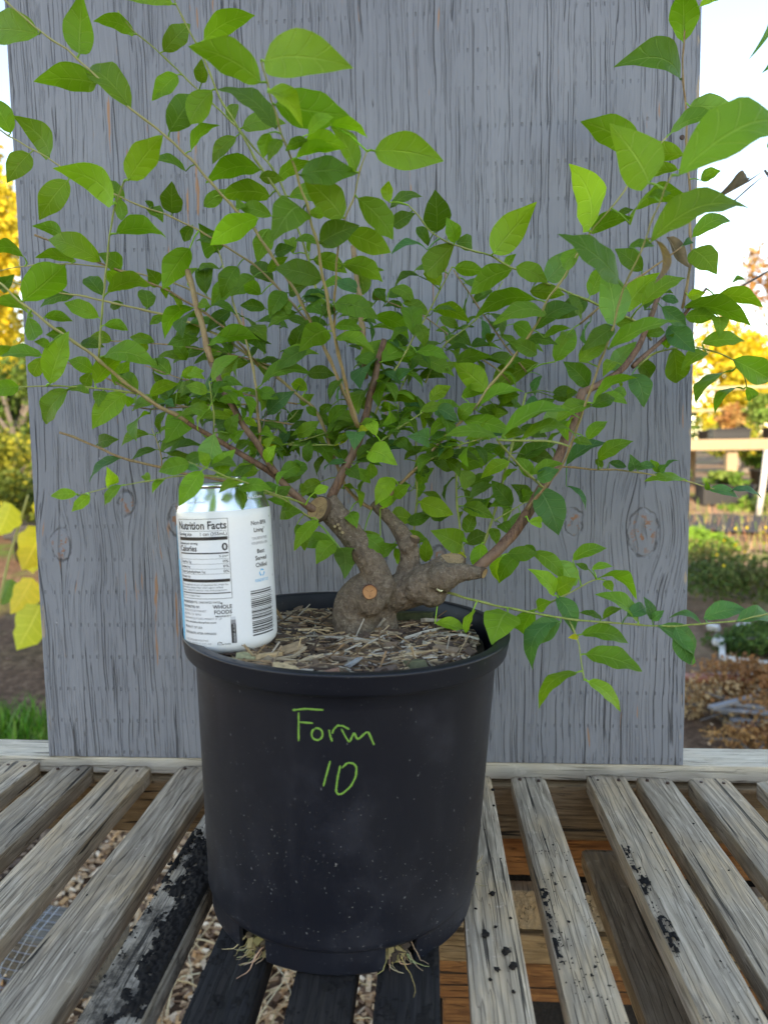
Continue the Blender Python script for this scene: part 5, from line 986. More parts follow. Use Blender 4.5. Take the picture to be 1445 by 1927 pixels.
["g",[1893,6345,4379,11],[1848,6325,4430,11],[1802,6304,4478,11],[1751,6283,4519,10],[1692,6260,4548,10],[1627,6236,4569,10],[1562,6211,4590,10],[1497,6187,4611,10],[1434,6164,4634,10],[1371,6140,4657,10],[1308,6116,4679,9],[1245,6092,4700,9],[1183,6068,4721,9],[1121,6044,4742,9],[1060,6020,4764,9],[999,5996,4785,9],[939,5972,4805,8],[880,5952,4827,8],[821,5933,4848,8],[763,5913,4870,8],[705,5894,4893,8],[649,5882,4918,8],[594,5870,4944,8],[539,5857,4969,8],[483,5845,4991,7],[425,5832,5010,7],[367,5818,5026,7],[309,5805,5042,7],[251,5792,5058,7],[194,5779,5076,7],[138,5766,5097,7],[86,5754,5121,6],[39,5743,5152,6],[-2,5733,5191,6],[-40,5723,5233,6],[-78,5714,5276,6],[-117,5704,5317,6],[-156,5694,5358,6]],
["g",[-482,5924,3700,9],[-454,5927,3760,9],[-430,5929,3820,8],[-410,5932,3882,8],[-392,5934,3945,8],[-370,5936,4005,8],[-340,5939,4062,8],[-303,5942,4114,8],[-264,5944,4166,7],[-229,5947,4221,7],[-197,5950,4277,7],[-166,5952,4333,7],[-132,5955,4389,7],[-98,5958,4444,7],[-64,5960,4498,6],[-30,5963,4553,6],[2,5966,4609,6],[32,5968,4665,6],[62,5971,4722,6],[92,5974,4778,6],[123,5976,4834,6],[154,5979,4890,5],[185,5981,4946,5]],
["t",[904,6865,4184,9],[855,6867,4245,9],[806,6870,4307,9],[758,6872,4369,8],[712,6875,4432,8],[667,6878,4496,8],[623,6881,4561,8],[578,6884,4626,8],[533,6887,4690,7],[489,6890,4754,7],[446,6893,4820,7],[405,6896,4886,7],[364,6900,4953,7],[320,6903,5018,6],[274,6905,5081,6],[228,6908,5145,6]],
["t",[731,6642,4069,8],[683,6644,4123,8],[633,6645,4173,7],[577,6645,4217,7],[517,6645,4257,7],[456,6644,4294,7],[394,6644,4332,7],[334,6643,4370,7],[276,6643,4412,7],[221,6644,4458,7],[169,6645,4507,6],[116,6646,4556,6],[63,6647,4605,6],[8,6647,4649,6],[-52,6646,4686,6],[-116,6645,4716,6],[-183,6643,4741,6],[-251,6640,4766,5],[-318,6638,4791,5],[-386,6636,4816,5],[-453,6634,4840,5],[-521,6632,4865,5]],
["g",[-42,6389,4062,8],[-10,6397,4127,7],[21,6405,4191,7],[53,6413,4256,7],[86,6421,4320,7],[123,6429,4379,7],[169,6436,4431,6],[225,6444,4473,6],[285,6451,4512,6],[343,6459,4553,6],[397,6467,4600,6],[446,6475,4651,6],[493,6483,4706,5],[538,6491,4761,5],[580,6499,4819,5],[619,6507,4880,5],[655,6515,4942,5]],
["g",[-510,5699,3465,8],[-456,5706,3505,7],[-403,5714,3543,7],[-348,5721,3582,7],[-294,5728,3620,6],[-239,5735,3657,6],[-184,5742,3695,6],[-129,5749,3731,5],[-73,5756,3766,5],[-14,5762,3797,5],[47,5769,3823,5],[109,5775,3846,4]],
["g",[-56,5721,3374,8],[8,5690,3404,7],[71,5659,3434,7],[134,5629,3463,6],[197,5597,3489,6],[259,5566,3513,5],[322,5534,3536,5],[383,5503,3559,4],[443,5471,3582,4]],
["g",[283,6072,2567,9],[270,6092,2634,9],[258,6112,2701,9],[247,6132,2769,9],[239,6152,2838,9],[232,6172,2907,9],[226,6192,2977,9],[223,6213,3047,9],[222,6234,3117,9],[222,6254,3188,9],[225,6275,3259,9],[232,6297,3330,9],[244,6318,3401,9],[258,6340,3472,9],[272,6362,3543,9]],
["g",[424,6085,2605,11],[449,6102,2666,11],[474,6119,2727,11],[499,6136,2788,11],[522,6152,2849,11],[542,6169,2912,11],[561,6186,2976,11],[580,6202,3040,11],[598,6219,3104,11],[617,6236,3169,11],[635,6252,3233,11],[654,6269,3298,11],[673,6286,3363,11],[691,6303,3429,11],[709,6319,3494,11],[727,6336,3560,11],[746,6353,3626,10],[764,6370,3692,10],[784,6387,3758,10],[805,6404,3824,10],[827,6421,3890,10],[848,6438,3956,10]],
["g",[-152,6262,2753,9],[-144,6269,2829,9],[-136,6277,2906,9],[-129,6284,2982,8],[-124,6291,3058,8],[-124,6298,3135,8],[-125,6305,3212,8],[-126,6312,3288,7],[-127,6319,3365,7],[-127,6326,3442,7],[-127,6333,3519,7],[-126,6340,3595,7]],
["g",[869,5613,3170,10],[802,5520,3223,9],[736,5427,3275,9],[673,5334,3326,8],[614,5241,3378,8],[560,5149,3431,7],[511,5057,3485,6],[464,4965,3537,6]],
["g",[464,4965,3537,8],[522,4919,3534,8],[578,4872,3531,7],[633,4825,3529,7],[687,4778,3527,7],[739,4731,3526,6],[789,4683,3519,6],[836,4635,3505,6],[881,4586,3484,5]],
["t",[1124,6397,3306,9],[1196,6401,3300,9],[1267,6405,3295,9],[1338,6410,3289,9],[1409,6414,3284,9],[1481,6418,3278,8],[1552,6422,3272,8],[1623,6426,3267,8],[1694,6431,3261,8],[1765,6435,3253,7],[1836,6438,3243,7],[1906,6442,3231,7],[1977,6445,3217,7],[2047,6449,3203,6],[2117,6452,3190,6],[2187,6456,3176,6],[2257,6459,3160,6],[2326,6462,3141,6],[2394,6464,3120,5],[2463,6467,3099,5],[2531,6470,3079,5],[2600,6472,3060,5]],
["g",[68,5734,2322,10],[128,5705,2313,10],[188,5676,2303,10],[246,5647,2294,10],[304,5618,2285,10],[362,5589,2276,10],[419,5560,2268,9],[475,5531,2259,9],[531,5502,2251,9],[586,5473,2245,9],[640,5444,2239,9],[695,5415,2235,9],[748,5386,2231,8],[801,5357,2227,8],[853,5328,2223,8],[905,5300,2219,8],[956,5271,2217,8],[1007,5242,2216,8],[1057,5213,2218,8],[1106,5185,2219,7],[1155,5156,2221,7],[1204,5128,2223,7],[1253,5104,2225,7],[1303,5089,2225,7],[1353,5073,2225,7],[1402,5057,2226,7],[1451,5041,2226,7],[1500,5025,2227,6],[1548,5009,2228,6],[1596,4994,2229,6],[1644,4979,2231,6],[1691,4964,2236,6],[1738,4950,2243,6],[1785,4935,2252,6],[1831,4921,2261,6],[1877,4907,2269,6],[1922,4892,2278,5],[1967,4877,2286,5],[2011,4863,2295,5],[2055,4849,2306,5],[2098,4834,2319,5],[2141,4820,2333,5],[2183,4806,2348,5],[2224,4792,2363,5],[2266,4778,2378,5]],
["g",[797,5422,2241,7],[853,5423,2272,7],[909,5423,2304,7],[965,5423,2335,6],[1021,5424,2366,6],[1078,5424,2395,6],[1135,5424,2423,5],[1192,5424,2449,5],[1250,5424,2475,5]],
["g",[1015,5282,2201,6],[1030,5221,2153,6],[1043,5160,2105,6],[1055,5099,2059,5],[1057,5038,2014,5],[1050,4976,1969,5],[1042,4914,1925,5],[1041,4852,1883,4]],
["g",[1835,6524,4176,9],[1886,6531,4224,9],[1940,6539,4267,9],[1999,6546,4299,9],[2065,6552,4318,8],[2134,6558,4330,8],[2204,6563,4339,8],[2274,6568,4342,7],[2344,6572,4338,7],[2413,6576,4326,7],[2481,6578,4307,7],[2549,6581,4284,6],[2613,6583,4258,6],[2672,6583,4223,6],[2720,6582,4176,6],[2756,6579,4118,5],[2778,6575,4053,5],[2791,6569,3984,5]],
["g",[416,5975,2504,7],[482,5999,2542,7],[553,6023,2567,6],[630,6046,2579,6],[710,6068,2582,5],[792,6090,2579,5],[873,6112,2572,5]],
["g",[531,6016,2868,6],[599,6044,2906,6],[668,6072,2943,6],[738,6100,2980,5],[809,6128,3014,5],[882,6156,3048,5]],
["g",[-518,6289,3320,7],[-481,6298,3384,6],[-444,6306,3448,6],[-407,6314,3512,6],[-370,6322,3576,6],[-337,6331,3641,6],[-310,6339,3708,6],[-294,6346,3779,6],[-283,6353,3852,5],[-271,6361,3925,5],[-254,6369,3996,5],[-232,6376,4066,5],[-207,6384,4136,5],[-182,6392,4205,5]]]
LEAVES=[
[1436,4367,5035,2053,4404,5307,-11,-92,38,337,0,34,48],[1307,4490,5041,1157,4796,5511,76,63,-17,296,0,34,46],[2190,6664,6644,1574,6484,6684,28,-95,13,321,2,35,30],[-965,4392,5785,-422,4225,5644,-26,-96,13,292,1,10,50],[1153,5428,5039,1063,5656,5602,87,48,-5,306,1,37,46],[1016,6858,4264,550,6737,3949,-47,79,40,287,0,40,0],
[504,5766,4990,831,5775,5372,-27,94,21,271,1,38,24],[576,5391,2232,427,5041,2083,7,-42,91,269,1,51,9],[-2876,5001,4568,-2489,4860,4770,-12,70,71,257,0,3,27],[-954,4629,5648,-495,4739,5608,-13,77,62,246,0,10,44],[2149,6488,6863,2053,6244,7133,44,58,68,248,0,35,35],[-358,4959,5477,102,4942,5392,-6,-99,-11,242,1,11,25],
[1375,4671,4744,1936,4583,4917,-30,-72,62,296,0,34,39],[2243,6598,4696,2825,6587,4528,26,36,90,303,0,35,0],[-2626,4955,6328,-3064,5123,6467,-34,-94,7,244,0,9,68],[-875,5105,5160,-1048,4818,4866,50,-75,44,242,2,10,30],[863,5793,3156,1006,5677,2785,2,-95,31,255,3,31,14],[2671,6584,4227,3055,6684,4046,19,-97,-14,240,0,54,13],
[1483,5309,5532,1065,5291,5750,33,65,68,235,0,37,58],[-1908,6423,5249,-1930,6090,5398,66,-34,-66,240,2,7,25],[-2778,6054,5104,-3182,5961,5280,30,-94,19,225,0,16,25],[-1021,4549,5746,-1428,4439,5922,11,70,70,228,0,10,47],[-2149,4907,5178,-2548,4881,5420,25,82,51,233,1,14,20],[1260,5076,4310,1194,5108,4724,49,87,1,227,4,34,27],
[-2113,5204,5932,-2445,5268,6248,23,-88,41,231,0,9,52],[201,5780,5077,-36,5578,4801,-61,79,-5,224,0,38,29],[-2132,6192,3820,-2239,5931,3556,40,-73,56,238,0,20,17],[-2402,5057,6243,-2375,5077,6653,-67,75,1,219,0,9,62],[1251,4909,4554,825,4722,4838,55,-77,32,272,2,34,32],[-598,5126,5100,-864,5087,5373,20,93,32,232,0,11,16],
[-2917,5551,5767,-3216,5577,6101,34,91,23,224,0,15,44],[2307,6609,5189,2431,6371,4920,-51,-75,43,225,0,35,8],[61,5869,5198,50,5640,5446,25,-72,-65,222,2,38,32],[-1890,5706,5092,-2147,5764,4800,-38,78,49,215,0,15,22],[-2317,5109,6066,-2745,5074,6093,0,61,80,215,0,9,58],[258,6092,2641,2,5865,2806,67,-75,1,220,0,45,1],
[2153,6560,4339,2247,6737,4035,2,-87,-50,226,0,54,5],[-1917,5425,5859,-1736,5526,6174,36,-93,9,213,2,9,46],[-1277,5604,5630,-1732,5670,5583,-4,41,91,230,0,13,8],[1618,6157,4594,1901,6181,4905,-36,90,25,210,1,38,5],[-710,5441,2728,-706,5671,2437,5,78,62,212,4,25,0],[658,5880,4896,317,5720,4675,-60,65,47,218,0,38,21],
[-1258,5382,5201,-1599,5286,4993,-52,65,55,205,1,9,30],[-2754,5073,3992,-2577,5046,4360,-3,-100,-6,205,1,21,11],[-164,6396,4231,-631,6301,4305,3,53,84,240,0,57,13],[948,5974,4822,1198,6011,5084,-27,95,12,207,4,38,16],[-2755,5506,5572,-2980,5463,5273,31,-94,-10,196,0,15,40],[-485,5047,5206,-238,4987,4903,49,84,24,197,0,11,19],
[1166,6832,4271,1357,6931,4585,-16,-91,38,193,0,40,0],[-2024,4883,5323,-1755,4835,5586,-41,72,56,194,1,14,23],[825,5656,4607,349,5760,4507,-9,43,90,248,0,37,35],[2239,6565,6377,2612,6542,6337,11,78,62,194,4,35,27],[-872,5011,5358,-484,5037,5371,7,-100,3,194,2,10,34],[2219,6617,5995,1825,6556,5960,-17,65,75,200,0,35,20],
[-1240,5730,5478,-1643,5684,5471,-9,63,77,202,0,13,5],[2089,6523,4518,2274,6381,4270,-34,-90,26,211,3,33,7],[-1584,5189,3617,-1538,4950,3435,-51,46,-73,200,4,30,0],[-2277,5263,3926,-2490,5144,3662,30,-94,18,192,0,21,1],[-757,5400,4374,-1012,5587,4256,24,73,64,203,0,10,13],[781,5422,2247,726,5636,1979,-60,-68,-42,196,0,52,0],
[445,5718,3934,185,5697,4146,17,94,30,202,0,37,21],[-2362,5128,4190,-1960,5099,4110,6,-80,59,205,0,14,0],[1458,5435,5080,1947,5634,5300,-47,21,86,285,0,37,50],[-1612,5350,6449,-1232,5336,6605,-35,32,88,205,1,13,26],[1769,6467,4106,1834,6325,3809,-16,-90,40,198,3,54,0],[-789,5354,4737,-1124,5276,4813,23,-97,1,189,2,10,20],
[-1582,5417,6137,-1713,5280,5844,-75,66,3,189,0,13,20],[2612,6845,4821,2986,6737,4712,38,56,74,202,0,33,13],[-128,5957,4401,-170,6164,4683,15,-78,60,185,0,39,12],[-597,5184,5017,-269,5200,4875,14,89,43,182,0,11,14],[925,5299,2196,737,5209,1841,-69,-52,50,205,3,51,15],[1083,5039,2011,1454,4935,1918,3,-61,79,198,0,53,4],
[1177,6014,3800,881,5920,3596,-41,90,18,185,4,31,26],[755,6389,3312,1130,6490,3516,-28,-55,78,219,2,46,12],[-392,5911,4196,-184,6294,4254,53,-40,75,246,0,0,18],[-151,6366,4269,214,6329,4101,18,-81,56,201,0,57,13],[-781,5235,4965,-487,5172,5061,-17,-98,-13,195,2,10,25],[-486,5620,3459,-253,5423,3362,-43,-75,50,190,1,43,0],
[-718,5455,4573,-379,5447,4464,5,-97,23,178,0,11,5],[2692,6629,4128,2278,6356,3846,-49,-13,86,285,0,54,14],[-2676,5181,3958,-2948,5316,3711,-41,-91,-5,195,0,21,8],[1743,6121,4630,2088,6106,4844,-40,-70,59,203,0,38,4],[1253,5194,4161,1730,5124,4339,-37,-46,81,256,0,34,24],[-1393,5882,4023,-966,5828,4105,-22,-70,68,218,0,7,7],
[-2008,6455,4893,-2063,6637,5175,1,-84,54,173,2,17,8],[954,5268,2187,713,5371,2027,-53,-80,28,190,3,51,16],[886,5636,4497,476,5551,4421,2,-72,69,212,0,37,34],[258,6298,3321,564,6182,3415,-40,-90,20,170,0,45,11],[-605,6176,4269,-274,6225,4361,7,-96,27,173,0,1,3],[-99,6209,3020,195,6206,2907,10,-95,30,181,1,47,3],
[-2088,5898,5428,-2013,5697,5602,-3,-66,-75,182,2,15,26],[259,5741,3703,642,5717,3609,12,-72,68,197,0,37,16],[-151,6271,2854,-387,6465,2851,-60,-72,36,183,0,47,1],[835,5793,4408,1169,5785,4556,-23,-85,47,182,2,37,31],[1075,6085,2517,1190,5893,2337,60,71,-37,189,4,55,6],[496,4920,3565,1031,4954,3686,-18,-35,92,274,0,49,1],
[-1728,5730,4351,-1342,5706,4363,1,60,80,193,0,5,2],[1347,6242,3987,1124,6194,4198,14,-99,-8,176,2,32,1],[-2193,5032,5021,-1790,4933,4948,25,37,89,210,0,14,16],[-995,4827,5591,-1354,4753,5819,46,-73,50,216,2,10,41],[2400,6579,4373,2765,6563,4390,-6,-83,55,182,0,54,9],[1327,6241,4710,1073,6213,4555,-2,-98,21,174,2,38,10],
[-488,4963,5348,-659,4971,5679,67,67,33,186,0,11,22],[-477,6191,4609,-168,6167,4400,46,64,61,186,0,1,7],[-2038,6187,4726,-2293,6145,4464,-67,46,58,183,0,16,11],[1561,6313,4131,1763,6339,4369,-14,99,2,165,4,32,5],[1571,4992,2226,1844,5102,1915,70,-59,40,214,3,51,29],[-3055,5520,5787,-3189,5415,5543,50,-86,10,174,0,15,46],
[-1550,6143,4493,-1367,5979,4301,-10,-80,59,165,2,7,14],[1850,6494,4996,1611,6491,5189,-5,-100,-8,167,2,36,10],[2306,6614,5298,2639,6614,5428,-19,-85,49,178,0,35,9],[218,6430,4196,545,6520,4296,-38,71,60,176,0,42,3],[1195,6403,3319,1582,6427,3508,-37,-44,82,215,3,50,1],[-2491,5222,3999,-2211,5156,4205,-43,50,75,176,0,21,5],
[-2595,6576,4808,-2711,6774,5032,38,-59,71,160,2,6,42],[-2666,6197,5072,-2771,5980,5152,83,-50,-25,167,2,16,22],[-630,5303,4830,-332,5291,4695,27,80,54,163,0,11,10],[-2105,6548,4639,-2356,6526,4471,10,-100,-1,163,2,6,35],[866,6113,2586,1121,6070,2347,37,-76,54,175,0,55,6],[743,6069,2569,566,6035,2331,-27,-90,33,164,0,55,4],
[-1294,6023,4886,-1517,6133,5062,-16,-92,36,160,2,15,10],[-3172,5480,5924,-3293,5421,6172,53,-84,6,172,0,15,50],[-2311,5111,4633,-1938,5040,4646,5,43,90,189,0,14,8],[-2289,6249,4169,-2525,6373,4320,-11,-85,52,157,0,19,17],[-1545,5827,4971,-1673,5790,4717,15,-99,7,167,0,15,15],[-1598,5643,3821,-1883,5898,3886,-23,-47,85,217,2,4,9],
[-333,6093,4080,-423,5813,3829,-46,-50,73,216,0,39,7],[697,6198,2980,519,6168,3202,23,-97,5,166,2,56,2],[-3502,6179,5140,-3890,6226,5258,31,47,83,204,0,17,32],[-1698,6199,4902,-1840,6053,4705,42,-85,33,166,0,7,21],[1449,6324,3366,1735,6271,3525,-43,-74,52,165,0,50,5],[1878,6738,4269,2056,6899,4110,35,-83,-44,162,2,54,1],
[245,6279,3285,342,6060,3158,68,57,-46,168,4,45,10],[28,5968,4613,336,6084,4530,0,59,81,169,0,39,16],[-1959,5476,6455,-1756,5505,6661,30,-94,-16,154,0,12,39],[-1865,6143,3898,-1740,6226,4174,-8,-94,32,157,1,23,5],[420,6020,2674,416,5966,2406,-31,-93,19,163,1,46,1],[-1223,5595,5188,-1318,5549,4930,12,-98,13,159,0,9,28],
[-919,5769,4992,-637,5710,4866,39,76,53,157,0,12,5],[-3092,6243,5167,-3467,6263,5218,14,43,89,189,0,17,26],[-1070,6150,3501,-824,5895,3359,15,-37,92,213,0,28,4],[-1391,5514,5904,-1064,5535,5939,4,-97,24,164,0,13,14],[-1186,5915,4781,-1290,5795,4553,24,-90,37,157,0,15,8],[-1089,5724,5465,-782,5748,5402,12,-97,23,157,0,12,14],
[-1174,6249,4351,-1072,6176,4579,-13,-96,-25,167,2,8,10],[949,5423,2344,1061,5314,2091,5,-91,41,148,3,52,3],[1692,5341,5659,2033,5425,5809,-45,33,83,190,4,37,62],[693,5896,4920,938,5867,4784,-10,-99,4,153,0,38,20],[1079,5164,2120,1417,5143,2072,8,-54,84,171,0,53,2],[-977,5742,4290,-1234,5790,4138,-24,-96,11,151,2,9,12],
[-1331,5840,3790,-1098,5813,3964,-12,-99,0,146,3,8,3],[-1247,5989,4179,-924,5989,4289,-18,-82,55,170,0,8,8],[-570,5709,3616,-590,5521,3479,4,-59,80,154,3,10,0],[187,6396,3282,-23,6362,3440,25,-96,13,158,2,45,10],[-305,5693,3255,-439,5588,3043,2,-90,44,154,1,37,4],[276,6196,2981,541,6113,2877,-8,-87,50,148,0,45,6],
[369,5733,3778,727,5626,3911,-43,-52,74,198,0,37,18],[-458,6074,4171,-551,5691,3958,-50,-32,80,251,3,0,18],[1186,5442,3785,909,5379,3653,-12,-78,62,156,0,34,16],[1187,5512,5053,1488,5493,5143,-17,67,72,157,0,37,46],[973,5623,2346,1104,5453,2479,-79,-61,0,163,0,52,3],[2580,6687,4618,2514,6504,4412,-5,-74,67,145,0,33,11],
[-1874,5520,6309,-2050,5448,6097,40,-92,-2,144,0,12,35],[-1420,5867,4899,-1634,5913,4758,-18,83,54,156,4,15,12],[801,7031,4659,961,6886,4515,68,73,1,156,0,40,6],[2009,6357,5235,2207,6346,4979,49,80,35,125,6,36,15],[1323,6121,4720,1425,6077,4973,-6,98,19,146,0,38,10],[1684,4963,2222,1787,4955,1962,2,-100,4,144,3,51,31],
[2437,6574,4292,2193,6487,4129,-18,-73,66,152,0,54,9],[1451,5043,2248,1150,5028,2450,48,-55,68,181,0,51,26],[812,5956,4733,1081,5911,4692,21,88,42,143,0,38,17],[-757,5523,2772,-1026,5601,2721,-33,-85,40,142,0,25,0],[-1589,6219,4536,-1350,5948,4403,5,-40,91,215,0,7,15],[1875,4977,2288,2161,4969,2355,-19,-68,71,146,3,51,35],
[-778,4709,5468,-524,4788,5436,-17,78,60,144,1,10,38],[2284,6678,4624,2544,6638,4610,16,90,40,146,0,33,9],[1954,6290,4645,2181,6335,4489,11,-99,-12,139,3,32,15],[-20,5626,3540,-174,5428,3577,79,-61,5,151,3,37,11],[-967,4494,5668,-756,4477,5450,28,-90,34,151,1,10,46],[-569,6348,4831,-625,6328,5070,18,98,13,155,0,1,10],
[-1789,6455,4740,-1993,6389,4552,10,-97,23,142,2,17,4],[-1171,5712,5587,-896,5801,5741,-54,33,78,163,0,12,16],[-3118,6546,3567,-2874,6433,3606,-43,-90,6,139,2,24,27],[-3106,5637,4270,-3449,5561,4262,13,-68,72,175,0,22,8],[-1788,5236,6640,-2097,5129,6635,31,-90,30,163,0,13,32],[-3171,6161,5343,-3440,6185,5459,29,80,52,146,0,16,31],
[-1489,4565,3364,-1612,4456,3141,14,-92,37,138,0,26,13],[1276,5138,4311,1053,5098,4149,-12,-92,38,139,2,34,27],[-510,6093,3973,-587,5835,3765,-41,-50,77,190,0,0,15],[-739,5387,2772,-861,5230,2633,24,-74,62,153,0,25,0],[844,6412,3409,1095,6425,3364,9,-97,22,144,2,46,13],[915,5343,2372,718,5282,2587,56,-77,30,148,1,52,3],
[-2149,5421,6558,-2438,5382,6644,19,47,86,151,0,12,43],[872,6383,2962,1085,6593,2735,82,-47,34,210,0,56,4],[-360,6740,4957,-126,6669,4794,8,-87,49,146,0,41,19],[1006,4911,1920,729,4836,1681,-62,-16,77,186,0,53,6],[674,6205,3354,428,6170,3223,-16,-84,52,140,1,46,12],[300,6216,2648,503,6354,2699,39,-76,52,142,2,45,1],
[277,6223,2945,552,6231,2984,-5,-86,51,138,2,45,6],[-2396,5227,4640,-2568,5353,4810,14,-72,68,136,2,14,8],[-310,6133,4328,-208,6319,4472,37,-69,62,138,2,39,10],[-1231,5940,3532,-1551,6126,3462,-44,-48,76,210,0,28,7],[517,6764,4295,808,6895,4196,49,-68,55,187,2,41,5],[-2169,5239,3943,-2363,5362,4075,-8,-79,61,132,0,3,8],
[-3309,6605,4948,-3571,6476,4829,15,-82,55,157,2,6,52],[-2839,5006,4461,-3174,5094,4586,42,51,76,183,0,3,25],[646,6048,2585,897,6041,2585,-2,-92,39,138,0,55,3],[-519,6845,4849,-776,6880,4669,-40,-82,41,176,0,41,20],[1124,5548,4954,985,5414,4777,-50,83,-24,132,0,37,43],[-620,6404,3706,-893,6249,3643,18,-63,76,179,0,28,17],
[-1130,5636,3268,-975,5501,3394,17,77,61,142,4,2,6],[345,6564,3133,578,6607,3216,5,-94,35,135,2,45,8],[-1209,6627,3164,-1045,6524,3020,-2,-82,57,140,2,24,0],[-860,5372,2947,-1033,5277,2726,-33,-75,58,148,1,25,0],[-729,6249,3703,-853,6572,3826,43,-17,89,205,0,28,15],[1058,5230,4086,1266,5229,4214,-14,-97,21,137,0,34,21],
[49,5767,3796,220,5646,3689,-33,-84,43,142,3,43,10],[-857,6161,3653,-664,6033,3700,-56,-83,4,141,2,28,13],[-375,5935,3893,-37,5929,3860,9,51,86,170,0,39,3],[-1084,6341,4153,-835,6373,4137,13,-98,15,131,2,6,19],[249,5748,3891,516,5814,3940,-29,76,58,139,0,37,18],[453,4966,3557,95,4945,3573,7,-51,86,179,0,48,7],
[-544,5637,2794,-379,5689,2635,42,-90,14,139,0,6,0],[-2393,5136,4467,-2620,5082,4569,29,-94,15,129,0,14,5],[2230,6459,3181,1876,6414,3166,2,-43,90,178,0,50,16],[-1640,6477,4282,-1924,6525,4143,-37,-78,50,179,0,18,3],[207,5983,4945,449,5979,4912,8,88,46,132,0,39,22],[-2588,6111,3849,-2284,6098,3924,-19,-75,63,156,0,23,15],
[-1211,5630,5292,-1460,5617,5356,7,-100,5,128,0,13,2],[-2364,6234,4929,-2385,6055,5034,73,-41,-55,137,2,16,17],[913,6572,3747,1124,6572,3913,-33,-85,42,133,2,46,18],[1251,5424,2481,1559,5461,2324,32,56,76,174,0,52,8],[-587,6350,4856,-841,6391,4953,2,-90,44,137,3,1,10],[-2480,6605,3426,-2113,6611,3525,-22,-50,84,190,2,29,1],
[-709,5426,4315,-410,5400,4211,18,-69,70,158,0,10,12],[-2815,4937,4448,-2691,4801,4272,11,82,-56,127,0,3,25],[-630,6066,4244,-374,6005,4140,5,-80,60,141,0,1,2],[2041,4847,2298,2393,4945,2171,40,-30,87,193,3,51,39],[-1148,5363,2996,-958,5226,3027,-59,-77,23,133,0,25,3],[-1169,6038,4795,-985,5903,4825,-56,-81,-17,136,2,15,8],
[690,6567,3475,415,6478,3338,-23,-55,81,179,2,46,14],[59,5885,3484,-32,5710,3360,22,-64,74,133,2,37,11],[833,5702,4200,619,5637,4298,27,-96,-5,126,0,37,29],[-2311,6157,3882,-2051,6125,3930,-2,77,64,132,0,23,11],[86,5893,4785,-20,5734,4886,-17,61,77,142,1,39,19],[-2240,5859,5470,-2103,5720,5305,11,-72,69,127,2,15,29],
[249,6567,4484,367,6403,4375,-50,-70,51,133,2,42,7],[344,6919,5049,505,6697,4876,9,-57,81,181,0,40,14],[-416,5790,2779,-609,5873,2690,-45,-88,16,133,0,37,0],[-241,6645,4809,2,6713,4687,42,-82,39,140,0,41,17],[302,6131,2756,382,6206,2954,-26,93,-25,134,0,45,3],[-1457,5577,5868,-1652,5591,5684,-15,-99,8,134,0,12,24],
[775,6910,4459,1056,6824,4367,1,-71,70,154,0,40,4],[-926,5623,4616,-783,5472,4501,-39,-76,52,126,2,9,17],[803,6490,3659,1038,6466,3570,3,-94,34,125,2,46,17],[-2845,6419,3434,-3133,6340,3222,-35,-62,70,182,3,24,23],[1076,5473,2618,1340,5508,2705,-19,-57,80,140,0,52,6],[-2442,5806,5526,-2612,5806,5673,17,-97,19,131,2,15,33],
[217,5905,5122,359,6080,5141,78,-62,-9,130,2,38,29],[-671,5976,3919,-491,6224,3743,85,-31,43,197,0,9,5],[1871,6483,4660,2164,6648,4834,-32,-36,88,189,2,32,14],[2166,6593,5865,1905,6523,5777,-39,48,79,142,0,35,18],[863,6275,3046,690,6191,3163,43,-90,-2,129,2,56,5],[23,5589,2094,273,5582,1981,32,-59,74,137,1,51,0],
[-637,6249,4242,-450,6292,4080,40,-89,22,125,3,1,2],[-1446,4768,3328,-1309,4727,3498,-13,-98,-13,131,0,25,13],[-434,6185,2558,-287,6064,2668,-62,-78,-3,131,0,47,0],[1044,4774,1902,1269,4774,1692,59,-51,63,153,1,53,7],[-1117,5973,3594,-926,5972,3723,-8,-99,10,124,0,28,9],[-1346,5509,3330,-1565,5478,3297,10,-96,25,127,0,2,9],
[2761,6566,3967,2485,6470,3753,-56,-20,81,180,0,54,17],[1192,5377,3797,1513,5396,3987,-47,46,75,186,0,34,16],[603,4873,3526,1010,4889,3530,0,-34,94,203,0,49,2],[-2414,5396,4002,-2296,5418,4193,-56,79,25,125,0,22,2],[-2078,6562,4406,-2360,6522,4295,-14,-76,63,171,2,18,9],[-106,6521,4113,151,6568,4112,15,-84,53,130,2,42,0],
[-106,5925,4272,170,5923,4195,17,-74,65,143,0,39,11],[-852,6043,3685,-695,6113,3859,-6,-91,42,122,0,28,13],[-112,6304,3190,28,6213,3316,-49,-87,-8,131,0,47,6],[-3009,5111,3980,-3186,5005,3941,48,-86,16,130,0,21,14],[-1456,6504,3611,-1662,6579,3387,-64,-68,36,175,2,27,3],[-54,6049,2515,-38,6011,2725,-26,-95,-16,126,1,47,0],
[198,5698,5066,136,5605,5228,27,-88,-40,130,1,38,29],[-2632,5505,4124,-2786,5417,4202,54,-84,11,128,0,22,5],[-1395,5837,3985,-1218,5736,3898,-27,-85,45,121,0,7,7],[341,6279,3051,568,6346,3156,-43,81,41,129,4,45,7],[-1555,5074,3987,-1339,5015,4153,-47,-82,32,139,0,30,5],[-43,6676,4262,-263,6866,4328,-23,-54,81,166,2,42,2],
[829,6405,3815,975,6556,3891,46,-71,54,117,3,46,19],[1196,6398,4459,1103,6247,4319,5,-69,72,115,0,36,0],[-1169,5503,3285,-1028,5629,3366,44,-78,45,127,0,4,0],[-2597,6483,3649,-2841,6412,3550,-4,-76,64,136,0,29,4],[667,6348,2939,501,6122,2978,62,-33,71,158,0,56,2],[-709,5426,4324,-436,5426,4224,25,-67,70,145,0,10,12],
